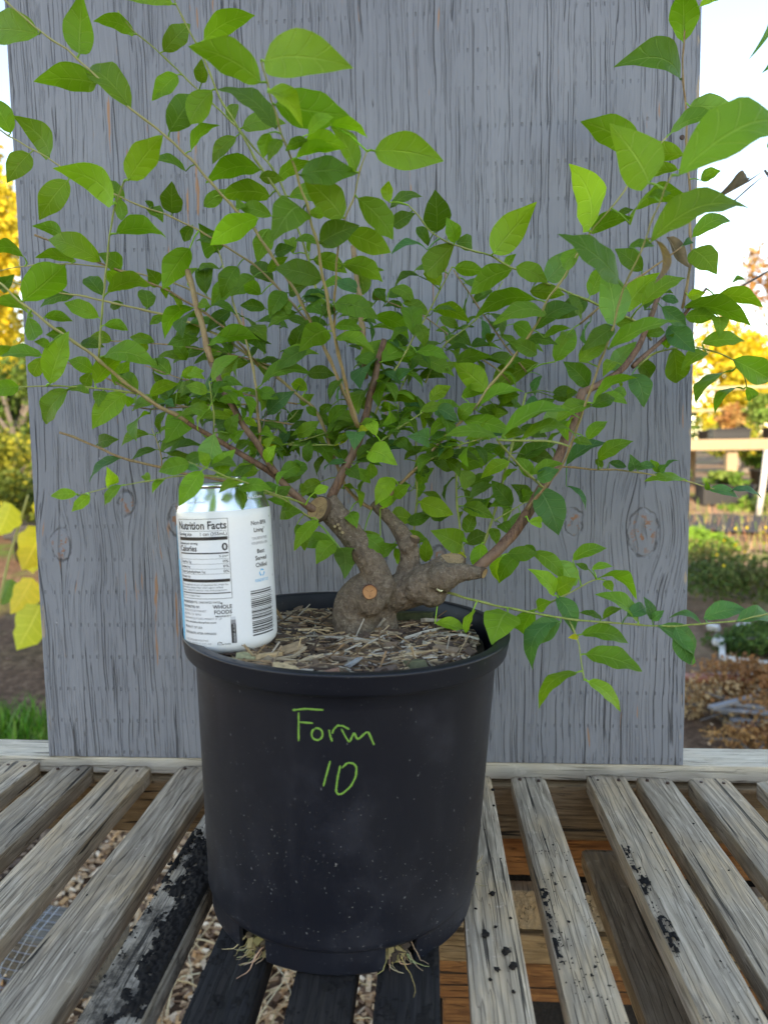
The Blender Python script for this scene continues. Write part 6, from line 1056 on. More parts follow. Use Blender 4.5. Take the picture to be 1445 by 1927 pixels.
[2451,6464,3079,2722,6491,3004,26,-66,71,141,3,50,19],[-2198,6153,4001,-1954,6161,4051,-7,-88,47,125,0,20,19],[-2495,6476,3493,-2254,6440,3605,-35,-80,49,134,0,29,2],[-1558,4541,3411,-1756,4504,3363,13,-97,22,125,0,26,15],[-1248,6338,4559,-1568,6381,4615,7,-57,82,164,2,8,13],[540,5801,3878,701,5689,3892,-57,-81,13,129,2,37,21],
[-214,6277,2829,-4,6288,2883,-4,-94,33,118,2,47,1],[-922,5929,3217,-1089,5847,3135,26,-89,37,125,0,6,6],[-1176,6426,3093,-1011,6311,3156,-58,-81,3,121,0,24,0],[-221,6101,2757,-17,6044,2688,-11,-90,42,115,0,47,0],[-1043,5467,2911,-976,5419,2708,36,-87,33,116,0,25,1],[-1372,5892,4759,-1474,5736,4803,-55,54,63,126,0,15,10],
[-394,6371,3564,-621,6497,3414,-65,-55,52,167,2,57,4],[-279,5762,5226,-104,5706,5299,-25,-96,-15,127,2,38,36],[-1841,6089,3787,-1643,6136,3867,-33,90,28,115,1,20,14],[-1921,5933,4426,-2133,5783,4354,28,-71,65,150,2,5,3],[-2100,5276,3903,-1869,5299,3994,-34,63,70,124,0,3,6],[-2025,6024,4164,-1864,5897,4083,-34,-77,54,113,1,19,14],
[764,6253,3048,908,6129,3083,-66,-72,21,127,2,56,4],[-203,6572,3453,-472,6400,3437,21,-41,89,178,3,47,9],[749,5804,4324,996,5730,4272,-9,-77,63,131,2,37,29],[-104,5958,4502,-41,5953,4309,19,-98,9,121,0,39,14],[-248,6525,4143,-454,6310,4038,1,-45,89,177,0,57,12],[-1725,5318,5674,-1518,5357,5864,-68,15,71,141,0,9,43],
[-308,5930,5419,-41,5999,5519,-4,-77,64,146,2,38,37],[-1401,6156,4697,-1611,6124,4723,16,-98,7,114,2,8,14],[-1204,5749,3230,-1041,5829,3312,27,-90,35,122,2,2,6],[-1705,5510,5344,-1522,5481,5455,-2,-97,-22,112,0,9,36],[-155,6389,3918,-99,6290,3746,9,-85,52,118,3,57,9],[1552,6231,4192,1434,6116,4052,0,-78,63,112,0,32,6],
[757,6097,2931,686,6053,2721,-30,95,-9,113,4,56,3],[-660,5688,2980,-583,5541,2866,-1,-61,79,120,0,6,2],[-1222,6217,3649,-1354,6267,3397,-67,-71,21,161,3,20,4],[-1550,5630,3753,-1682,5854,3567,-84,-55,-6,179,3,4,9],[401,6438,3378,257,6356,3493,45,-89,-8,119,2,45,12],[1793,6438,3273,1720,6304,3408,23,-75,-62,117,3,50,9],
[510,6889,4728,669,6762,4493,49,-59,65,174,2,40,9],[-3066,5543,4246,-3069,5419,4086,-80,49,-36,117,0,22,8],[1193,5557,3532,1362,5625,3676,-24,-73,64,115,0,34,12],[95,6699,4684,275,6686,4564,0,-99,11,108,0,41,12],[-477,6374,3431,-675,6583,3292,-77,-38,52,178,0,57,2],[-852,4756,5373,-584,4761,5418,-16,27,95,135,1,10,36],
[-1063,5810,4591,-1311,5802,4480,-22,-80,56,152,2,9,17],[-2163,6175,4147,-1980,6246,4191,-41,86,32,116,1,19,15],[-6,5736,3873,163,5731,3975,-13,95,27,117,0,43,10],[-2668,5188,4347,-2735,5024,4335,92,-38,11,116,2,3,19],[1101,6582,3970,1317,6574,3951,-2,-98,21,108,2,46,21],[-1210,6167,3530,-1391,6004,3348,-31,-53,79,170,2,28,8],
[388,5854,3772,629,5856,3768,2,-80,60,120,2,37,18],[-526,6213,3370,-504,6080,3224,23,74,-64,116,1,57,0],[563,5925,4004,679,5757,3793,48,-54,69,164,2,37,23],[-1968,6008,4612,-1985,5705,4410,-45,-48,75,203,2,5,6],[-710,6556,4946,-976,6463,4905,14,-70,70,159,0,1,11],[63,5726,3771,141,5556,3537,70,-44,56,167,2,43,10],
[-1078,5786,5045,-1155,5929,5185,0,-70,72,107,0,12,6],[-2458,5670,5497,-2396,5624,5294,7,98,-20,108,0,15,34],[1184,6030,3702,1102,5854,3527,-67,-35,66,146,0,31,25],[1356,4989,2296,1519,5114,2333,33,-63,70,109,3,51,24],[-1294,4728,3224,-1069,4760,3220,13,-81,57,113,0,25,10],[803,5424,2257,883,5299,2334,-85,-53,3,110,0,52,0],
[799,5431,3244,948,5352,3316,-51,-85,14,121,3,48,1],[-1490,5633,6005,-1503,5747,6191,-10,-85,52,109,0,12,26],[-675,6328,4627,-463,6446,4587,49,-72,49,123,0,1,7],[-2429,6267,4461,-2636,6236,4496,17,-97,18,106,0,18,16],[-786,5472,4479,-744,5622,4601,33,-65,68,112,2,10,15],[-533,6373,4311,-271,6464,4196,49,-54,69,167,0,1,3],
[-155,6406,4179,67,6728,4287,-9,-26,96,227,0,57,12],[-1263,5990,3523,-1401,5722,3445,4,-30,95,174,3,28,7],[-183,6433,3099,-363,6271,2983,-15,-45,88,150,0,47,5],[-1955,6547,4016,-2041,6444,3792,-37,-78,50,145,0,19,10],[226,5740,3715,361,5699,3834,-32,-95,4,117,0,37,16],[1113,6656,3937,1304,6611,3888,-18,-97,19,108,2,46,21],
[-1677,5475,6218,-1636,5363,6332,-5,-72,-69,108,0,12,32],[-1220,5819,4695,-1096,5729,4563,46,87,-16,107,0,15,8],[-216,6371,3991,-193,6479,3844,35,-78,-52,117,3,57,10],[-2131,6225,4284,-2237,6201,4433,42,-90,15,117,0,18,11],[651,6961,4551,835,6914,4330,52,-64,57,162,0,40,6],[-2289,5080,4782,-2253,5195,4662,-29,73,62,112,0,14,11],
[414,7015,4863,600,6994,4972,-25,-94,24,108,2,40,10],[768,5439,3275,992,5446,3361,-25,-66,71,119,0,48,2],[-3100,5090,4680,-2936,5004,4756,-23,-85,-47,107,2,3,30],[67,5656,3396,164,5536,3494,30,74,61,117,0,44,2],[1211,5510,3783,1392,5535,3841,4,-96,29,111,2,34,16],[760,5457,3254,653,5453,3410,14,-99,7,112,0,48,2],
[-2805,6243,4473,-2976,6199,4511,28,-95,14,117,0,18,21],[-1820,6299,4372,-2007,6318,4295,-9,-100,-3,104,0,18,7],[593,6370,3413,662,6234,3509,-70,-61,-37,117,2,46,12],[-1656,6379,3871,-1513,6257,3806,-40,-75,53,106,2,23,1],[-1663,5715,3910,-1752,5887,3702,-75,-63,-20,159,2,4,12],[-2556,6414,3833,-2569,6122,3583,-62,-49,61,215,0,23,13],
[212,5727,3693,-13,5775,3570,-48,-61,63,146,0,37,16],[-1628,6370,4538,-1487,6457,4345,78,-53,33,142,0,17,2],[2325,6500,5738,2466,6428,5784,24,81,53,109,0,35,17],[-1938,6442,4621,-2269,6573,4633,-16,-47,87,199,2,16,7],[-1075,6269,4012,-1188,6139,4058,-56,66,50,117,1,6,18],[-1268,5165,3166,-1068,5114,3214,-31,-87,38,105,2,25,7],
[102,6612,4431,-116,6513,4305,-16,-62,77,151,0,42,6],[565,6910,4457,570,6790,4541,-9,57,82,96,0,40,5],[121,5849,3386,244,6003,3241,83,-54,14,136,0,44,2],[-1684,6454,4300,-1424,6330,4091,54,-23,81,199,0,18,5],[595,6125,2828,659,5977,2750,-33,-55,77,114,2,56,0],[-2237,6320,4097,-2341,6160,3860,-45,-64,63,170,2,19,15],
[40,6023,3817,311,6232,3797,32,-32,89,191,0,43,9],[-1315,5890,4935,-1141,5886,5054,-39,71,59,105,0,15,12],[-1012,6147,3622,-1250,6211,3660,-4,-63,78,139,2,28,11],[716,6597,3621,457,6600,3532,-28,-52,80,153,3,46,16],[722,6427,3448,819,6534,3574,4,-78,63,105,2,46,13],[-723,5550,4428,-507,5516,4394,-6,-87,49,110,0,11,2],
[-270,5825,3557,-177,5694,3466,-30,-67,68,108,2,43,4],[-1494,4785,3386,-1273,4615,3394,-33,-39,86,156,2,26,13],[-3,6588,2847,171,6551,2864,-23,-92,32,109,2,47,2],[-318,6086,2632,-250,6029,2463,24,94,-22,102,1,47,0],[-232,6288,3389,4,6291,3469,-25,-60,76,124,0,47,8],[-1473,5169,3620,-1378,5094,3753,-21,-91,-36,108,2,30,0],
[96,6206,4958,-160,6345,4983,-25,-59,77,163,0,39,21],[-426,5626,3590,-498,5762,3695,-13,-65,75,105,1,43,2],[-807,5745,4472,-1069,5840,4424,-35,-62,70,158,2,11,2],[-1282,6398,3740,-1137,6407,3851,-2,-99,11,106,2,27,5],[-2090,6484,3857,-2261,6363,3657,-36,-63,69,162,2,23,6],[2792,6570,3985,2776,6429,3866,70,41,-58,104,0,54,17],
[-287,5804,3090,-167,5727,3197,-49,-87,-8,109,1,37,3],[-659,5653,3328,-547,5536,3244,-26,-71,65,106,2,0,4],[138,6641,4486,326,6677,4415,26,-94,22,101,0,41,10],[-968,5617,4659,-788,5574,4669,-23,-97,1,103,3,9,18],[-1386,5491,3377,-1441,5266,3261,-22,-40,89,145,2,2,10],[-3329,6422,5010,-3280,6435,5207,-81,56,16,101,0,6,53],
[299,6157,2972,528,6148,2875,31,-55,78,124,3,45,6],[-1818,5461,5588,-2092,5388,5622,27,-68,68,142,2,9,41],[-2143,6242,4293,-2379,6194,4326,24,-67,71,121,0,18,12],[-402,6849,4906,-217,7026,4929,45,-56,70,144,2,41,20],[2067,6555,4353,2105,6427,4442,-74,-51,-43,106,0,54,4],[-2654,5503,4113,-2754,5617,4014,-18,-73,-66,104,0,22,5],
[-1931,5923,5330,-2040,6014,5233,-22,-82,-53,109,2,15,23],[-1660,6507,3988,-1425,6744,3884,56,-20,81,195,0,19,7],[-1005,6296,3812,-867,6431,3574,89,-26,37,171,0,6,16],[618,6400,3048,634,6450,2774,83,-55,-5,156,0,46,8],[1400,6014,3899,1606,5997,3823,13,-83,54,110,0,32,2],[-1585,5142,3763,-1749,5114,3810,23,-95,22,107,0,30,2],
[-583,5764,3698,-780,5905,3725,-27,-53,80,136,0,0,10],[-1481,6467,3565,-1673,6469,3340,-62,-58,53,166,0,27,2],[-355,6271,3519,-161,6107,3483,-20,-43,88,143,0,57,3],[-7,5883,5101,-95,5936,5267,5,-94,33,97,2,38,32],[-1146,6300,3894,-1034,6404,3982,-68,74,0,104,0,19,0],[-1652,5864,5141,-1892,5861,5187,13,-77,62,136,2,15,17],
[-1201,5672,5019,-1038,5609,5045,-34,-93,-14,104,2,9,25],[-1524,5629,3645,-1712,5619,3512,-31,-81,50,129,0,4,7],[-2472,6523,3477,-2203,6566,3361,42,-28,86,165,0,29,2],[-74,5758,3787,116,5773,3822,3,-96,27,96,0,43,8],[-1014,5828,3384,-990,5866,3566,-5,-98,21,97,2,28,3],[-1282,5571,5562,-1105,5595,5552,-9,83,55,101,0,13,8],
[1734,6283,4534,1563,6230,4503,-33,89,31,100,0,38,3],[1051,6913,4152,984,6852,3957,-64,-64,42,107,3,40,0],[-1334,6378,3565,-1154,6428,3620,15,-93,35,96,2,27,0],[-606,4645,5514,-375,4663,5441,27,28,92,121,1,11,25],[-127,6457,3247,-111,6350,3044,72,-59,36,128,0,47,7],[-512,6630,4838,-390,6549,4916,12,78,62,108,0,41,21],
[2248,6516,4775,2354,6404,4776,-72,-69,4,101,1,35,2],[-2064,6430,3839,-1896,6549,3676,77,-32,56,146,2,20,16],[-340,6267,3513,-120,6270,3455,20,-65,73,114,0,57,3],[-2492,6385,4201,-2403,6272,4016,79,-28,55,131,2,19,19],[504,7093,4717,509,7146,4492,70,-70,-15,129,3,40,9],[490,5862,3737,619,5762,3756,-62,-78,12,108,2,37,19],
[38,5657,3411,-98,5516,3295,-18,-52,83,127,2,44,2],[1829,6322,4420,2001,6327,4443,1,-99,14,101,0,38,1],[-1811,6368,4340,-2083,6283,4257,-8,-55,83,166,2,18,6],[-86,6395,3088,76,6343,2906,57,-50,65,140,0,47,5],[-1947,6277,4015,-2101,6358,3832,-64,-74,21,141,2,19,11],[-1253,6278,3464,-1336,6137,3439,75,-52,40,105,2,28,6],
[-2433,5230,3947,-2417,5108,3823,30,-66,69,99,0,21,4],[-2579,5217,4302,-2388,5191,4266,-3,-89,46,98,2,3,17],[-552,6476,4265,-300,6460,4203,16,-58,80,145,0,1,2],[-1546,5552,3744,-1757,5414,3741,30,-49,82,140,0,4,8],[-2077,6145,3853,-2011,6276,3929,62,-60,51,103,0,20,17],[-1314,6335,3630,-1200,6215,3461,62,-38,69,132,0,27,4],
[-754,4679,5484,-596,4717,5599,5,-97,25,99,1,10,38],[-2586,6592,3506,-2802,6548,3406,-20,-67,71,120,2,29,2],[-1854,5786,4684,-1730,5674,4628,-51,-76,39,95,0,5,7],[512,6137,2791,560,6067,2649,6,-89,46,101,0,46,3],[591,5963,2574,568,5929,2353,-82,-55,17,112,1,55,3],[-270,6533,3830,-121,6485,3598,72,-42,55,156,0,57,8],
[-1505,5536,3725,-1725,5575,3666,-30,-70,65,129,2,4,8],[-494,6625,4936,-392,6581,4798,-1,-95,30,94,2,41,21],[-428,5865,4030,-267,5696,3858,51,-33,80,162,2,0,16],[-2365,5149,4414,-2179,5135,4367,19,83,52,96,0,14,4],[-999,6090,3612,-1168,5950,3601,40,-55,73,123,0,28,11],[-679,6224,3668,-886,6148,3515,-38,-51,77,150,0,28,16],
[153,6686,4499,255,6676,4303,58,-74,34,123,0,41,11],[-1600,5736,3736,-1837,5648,3688,3,-54,84,143,2,4,8],[31,6043,3806,-56,6181,3639,-86,-50,3,130,0,43,10],[2219,6331,7046,2403,6324,7105,-8,-99,14,96,1,35,40],[-1425,5468,5300,-1478,5588,5428,34,75,-56,91,0,9,33],[-2306,6394,4446,-2197,6497,4415,69,-72,1,100,2,18,13],
[-624,6603,5039,-405,6611,5095,-12,-80,59,127,0,1,12],[532,5832,3802,754,5800,3772,1,-65,76,113,2,37,20],[612,6847,4583,576,7036,4691,25,-45,86,123,0,40,6],[-302,5625,5362,-297,5562,5497,-29,86,41,97,1,38,37],[-428,6752,4797,-207,6714,4741,6,-70,71,115,2,41,19],[480,4948,3547,667,4988,3588,3,-78,62,97,0,48,7],
[-2747,5035,4463,-2588,5133,4448,-37,69,62,93,0,3,23],[-272,6357,4070,-537,6205,4033,9,-38,92,172,0,57,11],[571,6316,3045,450,6110,2895,-65,-16,74,158,0,46,8],[-1386,6560,4172,-1411,6742,4321,-68,-52,51,132,2,6,22],[-13,5741,5031,-292,5643,4979,3,-55,84,150,3,38,31],[-1355,6533,3724,-1614,6435,3616,-20,-43,88,166,0,27,5],
[-998,4647,5489,-1051,4679,5350,-44,82,36,100,0,10,40],[-1051,5321,3058,-1230,5263,3124,44,-64,63,99,0,25,3],[-601,5744,3325,-488,5756,3208,29,-94,18,95,0,0,5],[751,5535,2913,866,5655,2874,73,-67,11,91,1,31,10],[-1595,5094,3911,-1749,5076,3957,18,-96,21,96,0,30,4],[1127,6009,4711,1243,6076,4520,66,-73,15,130,2,38,13],
[-386,5736,3006,-328,5864,3086,26,-59,76,96,1,37,0],[-1751,6398,4362,-1989,6507,4286,-48,-58,66,152,2,6,28],[-950,4756,5490,-1026,4706,5336,16,-96,24,89,0,10,39],[-1054,6052,3574,-800,6089,3563,11,-47,88,143,0,28,9],[-334,6548,3680,-227,6340,3795,-91,-32,26,146,2,57,5],[1414,4689,4765,1421,4664,4490,92,39,-1,82,6,34,39],
[-2251,6128,4891,-2293,6234,4821,-38,40,83,88,0,16,16],[-259,6034,4301,-100,5975,4251,-26,-92,28,88,0,39,10],[-1503,4688,3463,-1661,4702,3401,-12,-99,10,89,2,26,14],[-411,5726,3041,-303,5634,3110,-62,-78,-7,95,1,37,1],[-2579,6731,3579,-2310,6712,3584,-5,-43,90,151,2,29,3],[152,6275,4156,239,6394,4236,-72,66,-21,89,0,42,3],
[-614,6067,3687,-880,5973,3599,-17,-38,91,165,0,28,17],[258,6530,3112,323,6427,2933,61,-57,55,121,0,45,9],[-1394,5743,3589,-1230,5601,3587,-42,-49,77,121,0,4,5],[-2509,6264,4493,-2515,6195,4347,-66,69,-30,91,0,18,17],[-1145,6512,3649,-977,6562,3410,82,-21,53,166,0,20,3],[2,5801,3541,136,5775,3615,-25,-96,13,95,3,37,11],
[1143,6151,3913,1212,6040,3930,-85,-53,1,86,2,31,27],[-407,5909,3842,-384,5679,3662,94,-15,31,164,0,39,3],[-403,5933,3774,-282,5904,3568,73,-48,49,134,0,39,2],[-266,5875,4067,-148,5796,4120,-52,-85,-10,96,3,39,7],[-1585,5286,3945,-1371,5230,3961,-23,-66,71,124,2,30,4],[-1622,5735,3918,-1410,5558,3726,64,-6,76,188,0,4,12],
[-1954,6487,4640,-1780,6327,4388,81,-5,59,193,2,16,9],[-1375,6308,3676,-1619,6179,3625,1,-39,92,157,2,27,4],[-513,5958,3633,-345,5998,3442,73,-39,56,144,2,0,10],[-1524,5456,3561,-1414,5377,3643,-41,-87,-28,91,0,2,14],[-1935,6368,3798,-1885,6290,3589,91,-26,32,127,2,20,14],[-1047,5689,5114,-846,5672,5067,7,-81,59,103,0,12,8],
[1520,6138,3940,1608,6028,3904,80,59,14,95,4,32,3],[-1758,6265,4351,-1911,6448,4469,43,-21,88,148,0,18,6],[1811,6439,3273,1992,6452,3291,-1,-80,60,91,3,50,10],[-1099,6174,3557,-934,6103,3458,22,-58,79,114,2,28,9],[-1026,6063,4543,-1207,6031,4594,28,-82,49,95,2,15,3],[1186,6349,3136,1349,6267,2933,60,-45,66,136,3,50,1],
[15,5943,3680,-49,5842,3729,73,-61,-30,85,2,43,9],[868,5584,4311,1068,5580,4376,-25,55,80,105,0,37,31],[2649,6477,3076,2907,6459,2998,24,-42,87,135,3,50,21],[-2129,4611,3273,-2105,4526,3395,61,-59,-52,93,1,25,27],[-152,6054,4325,-2,6179,4125,84,-38,40,156,2,39,11],[-1411,6485,3669,-1664,6372,3558,-22,-39,90,167,0,27,4],
[125,5750,3472,210,5654,3546,-65,-74,-21,94,2,44,3],[-2598,6109,3897,-2601,5996,3971,77,-36,-52,89,0,23,16],[-1256,5414,3397,-1178,5410,3529,-6,-100,1,91,1,4,2],[-1559,6419,3994,-1365,6371,3964,-6,-69,72,112,0,19,6],[-1360,6281,3580,-1155,6302,3426,59,-31,75,144,0,27,2],[-890,6058,3437,-978,6118,3247,-75,-64,15,109,2,6,9],
[-1324,5868,3860,-1400,5979,3947,48,72,-50,85,0,8,4],[-313,6260,3731,-147,6241,3673,8,-86,51,88,1,57,6],[2020,6509,4757,2186,6561,4735,32,-92,24,87,3,32,16],[259,5426,2059,336,5480,2232,-70,-54,48,98,1,51,5],[591,5841,4102,737,5714,4166,-69,-55,48,114,2,37,24],[-2391,4666,3211,-2556,4634,3204,15,-89,43,84,1,25,31],
[-77,5966,4883,-284,5957,4799,-24,-69,68,111,2,39,19],[-1412,4951,3292,-1595,5117,3304,-17,-25,95,138,2,25,11],[-1402,5698,3465,-1495,5747,3247,-75,-64,18,135,2,4,4],[-696,5712,4047,-796,5669,3866,-54,-70,46,118,2,10,7],[-2352,6310,3851,-2423,6319,3635,-60,-78,16,127,0,23,11],[-1296,5090,3214,-1516,5261,3152,-46,-28,84,159,0,26,6],
[385,6693,4402,554,6855,4427,32,-46,83,131,2,41,7],[-2068,6314,4952,-1965,6109,5042,-84,-50,-18,138,0,17,10],[446,5468,3543,254,5427,3545,-13,64,76,98,0,44,8],[-1174,5304,3135,-1061,5352,3214,16,-93,33,89,2,25,5],[-2073,4657,3269,-2205,4667,3137,-36,-88,29,93,0,25,25],[-383,5929,4109,-241,5918,4002,30,-82,49,89,3,39,6],
[-1408,6208,3595,-1616,6102,3466,-30,-45,84,149,0,27,2],[-236,6018,3683,-443,6162,3557,-64,-33,69,157,2,43,6],[-225,6004,4279,-408,6178,4223,-59,-40,70,145,0,39,10],[-1239,4675,3283,-1409,4643,3213,-13,-75,65,93,0,26,8],[-2027,6381,4402,-1835,6398,4353,24,-69,68,111,0,18,10],[716,6409,3355,867,6284,3280,3,-49,87,118,0,46,12],
[-1842,5896,4636,-1566,5832,4594,3,-45,89,159,2,5,6],[-756,5560,4630,-1008,5660,4662,-9,-49,86,152,3,11,5],[-753,6255,3627,-886,6282,3430,-73,-54,42,134,2,28,15],[1537,5012,2267,1478,5015,2431,38,-91,15,87,3,51,28],[-289,5995,4125,-376,6023,3941,-71,-67,23,114,2,39,8],[-2292,4652,3206,-2389,4584,3101,32,-90,28,79,1,25,30],
[1584,6458,3337,1738,6464,3293,10,-97,23,79,3,50,6],[185,5687,3440,421,5853,3310,59,-22,78,177,2,44,3],[-2835,6585,4867,-2977,6629,4836,-27,-95,-15,82,2,6,45],[-2506,5157,3922,-2726,5213,3954,1,-46,89,114,0,21,6],[293,6071,2547,131,6054,2571,17,-82,55,82,5,45,0],[-815,5975,3857,-931,6020,3782,-32,-95,-7,86,2,9,4],
[-138,5903,3325,-8,5961,3296,44,-88,19,85,2,37,7],[-2389,6440,4703,-2527,6430,4635,9,-100,-3,80,0,6,39],[-1427,5880,3988,-1350,5702,3802,91,-4,42,150,0,7,8],[-1370,5691,3555,-1186,5856,3452,60,-18,78,149,2,4,5],[-1563,5453,3467,-1715,5448,3355,-34,-80,49,105,2,2,13],[-963,6280,3626,-1152,6391,3565,-51,-48,72,127,2,28,12],
[139,6075,2752,312,6054,2672,29,-56,78,96,1,45,3],[-124,6161,4471,-331,6052,4367,-18,-47,86,143,0,39,13],[-1684,5356,3922,-1887,5509,3856,-57,-47,67,146,2,30,4],[-416,6023,4131,-252,5932,4063,0,-59,80,111,2,0,17],[-1612,5412,3865,-1466,5549,3843,53,-45,72,112,0,30,3],[-767,4697,5458,-906,4672,5386,-43,67,60,79,0,10,38],
[1464,6319,4011,1674,6454,3986,38,-43,82,140,0,32,2],[-820,5011,5105,-701,4935,5066,58,71,39,81,0,10,29],[-1011,6029,3528,-1165,5885,3487,16,-42,89,119,2,28,2],[-1846,6527,4510,-1629,6575,4422,42,-44,80,133,0,6,31],[-584,5935,3679,-806,5830,3627,-3,-39,92,140,2,0,10],[-2384,6140,3880,-2173,5989,3867,-18,-33,93,145,3,23,13],
[-1278,6327,3691,-1292,6386,3416,-88,-47,-6,157,3,27,5],[-1941,6198,3824,-1752,6146,3650,65,-16,75,147,0,20,15],[-1424,5579,3561,-1549,5612,3500,-26,-97,0,82,2,4,5],[-1297,6490,3822,-1438,6299,3860,54,-24,80,134,0,27,6],[-2233,6154,3896,-2390,6211,3997,36,-45,82,109,2,23,10],[-411,5929,3801,-254,5932,3812,-1,-93,37,78,0,39,2],
[-1606,6124,3760,-1476,6096,3689,1,-93,38,76,1,20,10],[-756,6311,3652,-480,6338,3544,37,-24,90,167,2,28,14],[-630,5911,3602,-790,5851,3518,-15,-65,75,106,0,0,9],[-1742,6388,4501,-1847,6197,4545,73,-26,63,124,2,16,4],[-2396,6273,4233,-2466,6418,4322,69,-11,72,103,2,19,18],[-1645,5595,3948,-1842,5590,3901,-16,-67,73,113,3,4,12],
[-460,5718,3507,-601,5755,3390,-57,-67,47,104,2,43,2],[109,5822,3433,375,5855,3384,21,-29,93,152,0,44,2],[150,6602,4365,373,6561,4363,-9,-54,83,126,2,42,4],[-2269,6180,4859,-2139,6154,4679,76,-28,59,125,0,16,16],[-1596,5637,3853,-1797,5648,3893,14,-53,84,115,0,4,10],[-1397,5877,3719,-1172,5829,3616,35,-28,89,141,2,7,3],
[-77,5843,3806,-101,6038,3901,76,-21,62,121,2,43,8],[-1801,6169,3841,-1750,6275,3995,-40,-69,61,108,0,20,13],[-1651,5200,3770,-1866,5160,3726,-7,-53,84,124,0,30,2],[-1893,6528,5130,-2130,6531,5044,-27,-63,73,141,0,7,23],[-367,5832,3631,-611,5757,3604,0,-34,94,143,2,43,4],[112,5832,3430,290,5943,3367,51,-38,77,122,2,44,2],
[-597,6207,4433,-702,6422,4523,30,-24,92,143,0,1,4],[-1405,6531,4204,-1517,6556,4352,64,-52,57,104,2,6,22],[-244,6490,3912,-65,6495,3767,58,-43,70,129,0,57,9],[796,6207,2622,915,6187,2555,3,-94,33,77,2,55,5],[2009,6450,3245,1932,6453,3358,0,-100,3,78,0,50,12],[1064,5486,3523,1219,5498,3497,15,-84,52,79,0,34,11],
[-1621,5351,3937,-1480,5495,3936,43,-42,80,112,0,30,4],[-255,6350,3795,-156,6284,3735,-30,-85,44,78,0,57,7],[225,5688,3503,57,5567,3422,-20,-34,92,124,3,44,5],[-1255,5506,3471,-1174,5382,3591,-81,-59,-6,106,0,4,2],[-1563,5628,3733,-1645,5660,3575,-58,-80,14,101,0,4,9],[-217,6883,4842,-344,6992,4996,51,-44,74,127,2,41,16],
[-2072,6236,4076,-2287,6211,3962,-34,-55,76,136,0,19,13],[-724,5965,3398,-925,6208,3428,4,-9,100,177,0,0,5],[354,5728,3500,438,5742,3341,68,-67,30,101,2,44,6],[1290,4834,4766,1464,4865,4778,10,-79,60,88,2,34,37],[1256,5251,2214,1388,5223,2297,-53,-54,66,79,2,51,21],[-38,5871,3789,-262,5864,3645,-50,-33,80,149,2,43,9],
[-973,6138,3774,-1071,6162,3858,7,-93,35,76,0,6,15],[-1650,5240,3887,-1762,5101,3955,75,-31,59,106,2,30,3],[-1526,6510,3786,-1377,6416,3832,-56,-61,57,102,2,20,8],[-616,5741,3383,-385,5685,3353,5,-30,95,134,2,0,5],[-309,6543,3961,-502,6477,4017,39,-47,79,118,3,57,9],[1834,4922,2267,1645,4992,2289,1,-26,96,100,3,51,34],
[-373,6619,3665,-504,6484,3692,55,-38,75,106,0,57,5],[346,5738,3555,496,5927,3658,-41,-16,90,147,0,44,6],[-1308,4934,3234,-1518,4993,3179,-33,-37,87,126,3,25,9],[-2309,6360,4443,-2143,6449,4398,46,-48,74,108,2,18,14],[1189,5317,2575,1349,5337,2592,-2,-53,85,80,1,52,8],[-3172,5103,4195,-3051,5110,4272,-45,61,65,72,0,21,17],
[395,6830,4405,680,6779,4384,1,-35,94,162,0,41,7],[-1499,6344,4253,-1286,6503,4123,60,-16,78,165,2,18,3],[-1449,4570,3391,-1495,4530,3494,59,-81,-5,77,0,26,13],[-312,6350,3881,-436,6250,3919,62,-57,53,91,0,57,8],[-126,6469,3018,-111,6477,2802,93,-37,5,121,0,47,4],[-2095,6503,3965,-1980,6355,4045,-82,-54,19,114,0,23,7],
[-443,5926,3973,-342,5994,4003,48,-83,28,73,2,39,4],[1250,5251,2214,1079,5237,2266,29,-41,87,89,2,51,21],[-840,5091,3177,-745,5156,3218,38,-82,42,74,1,26,0],[-312,6141,4150,-454,6119,3990,-62,-49,61,120,0,39,8],[379,5702,3522,281,5460,3338,-85,-6,53,178,0,44,7],[-2681,4968,4256,-2748,4884,4267,79,-61,6,71,0,3,20],
[1307,5405,2472,1341,5317,2405,-26,-64,72,76,0,52,8],[-893,6228,3564,-822,6298,3390,92,-31,25,112,0,28,12],[601,5868,4916,688,5862,5009,-21,94,25,70,0,38,22],[2015,6451,3251,2046,6362,3316,-81,-50,-30,75,3,50,12],[-1809,5786,4361,-1892,5938,4446,60,-11,79,107,2,5,2],[409,6667,4293,464,6679,4105,82,-53,21,109,2,41,6],
[-683,5512,4541,-571,5366,4549,-67,-48,57,103,2,11,3],[-14,6539,4186,-205,6495,4044,-50,-37,78,135,2,42,2],[-549,5776,3631,-420,5717,3722,-62,-63,47,94,0,0,9],[-784,5657,4594,-1055,5775,4628,-4,-36,93,166,0,11,4],[-569,5712,3644,-486,5625,3634,-67,-68,30,71,5,10,0],[173,6385,3400,-119,6328,3346,-15,-16,98,169,0,45,12],
[-1111,6143,3541,-933,6026,3474,21,-23,95,124,2,28,8],[-741,5891,3530,-664,5930,3620,9,-94,33,67,5,28,0],[-743,5955,3155,-573,5765,3007,65,-2,76,164,0,0,2],[-1749,5670,4331,-1596,5706,4374,-1,-76,66,91,0,5,2],[2129,6331,5155,2231,6403,5197,40,-82,42,66,3,36,16],[1537,5012,2267,1603,4964,2345,-68,-72,13,72,3,51,28],
[-612,6343,4640,-670,6371,4470,-78,-61,16,101,0,1,8],[-1375,5755,3607,-1405,5661,3555,50,-53,68,72,0,8,0],[-503,5905,3805,-493,5900,3592,96,-28,5,119,2,0,13],[-309,6671,4741,-267,6722,4526,95,-30,11,125,2,41,18],[-1233,5499,3351,-1187,5508,3498,-57,-79,22,76,0,4,1],[408,7200,5059,598,7040,4915,35,-36,86,160,0,40,13],
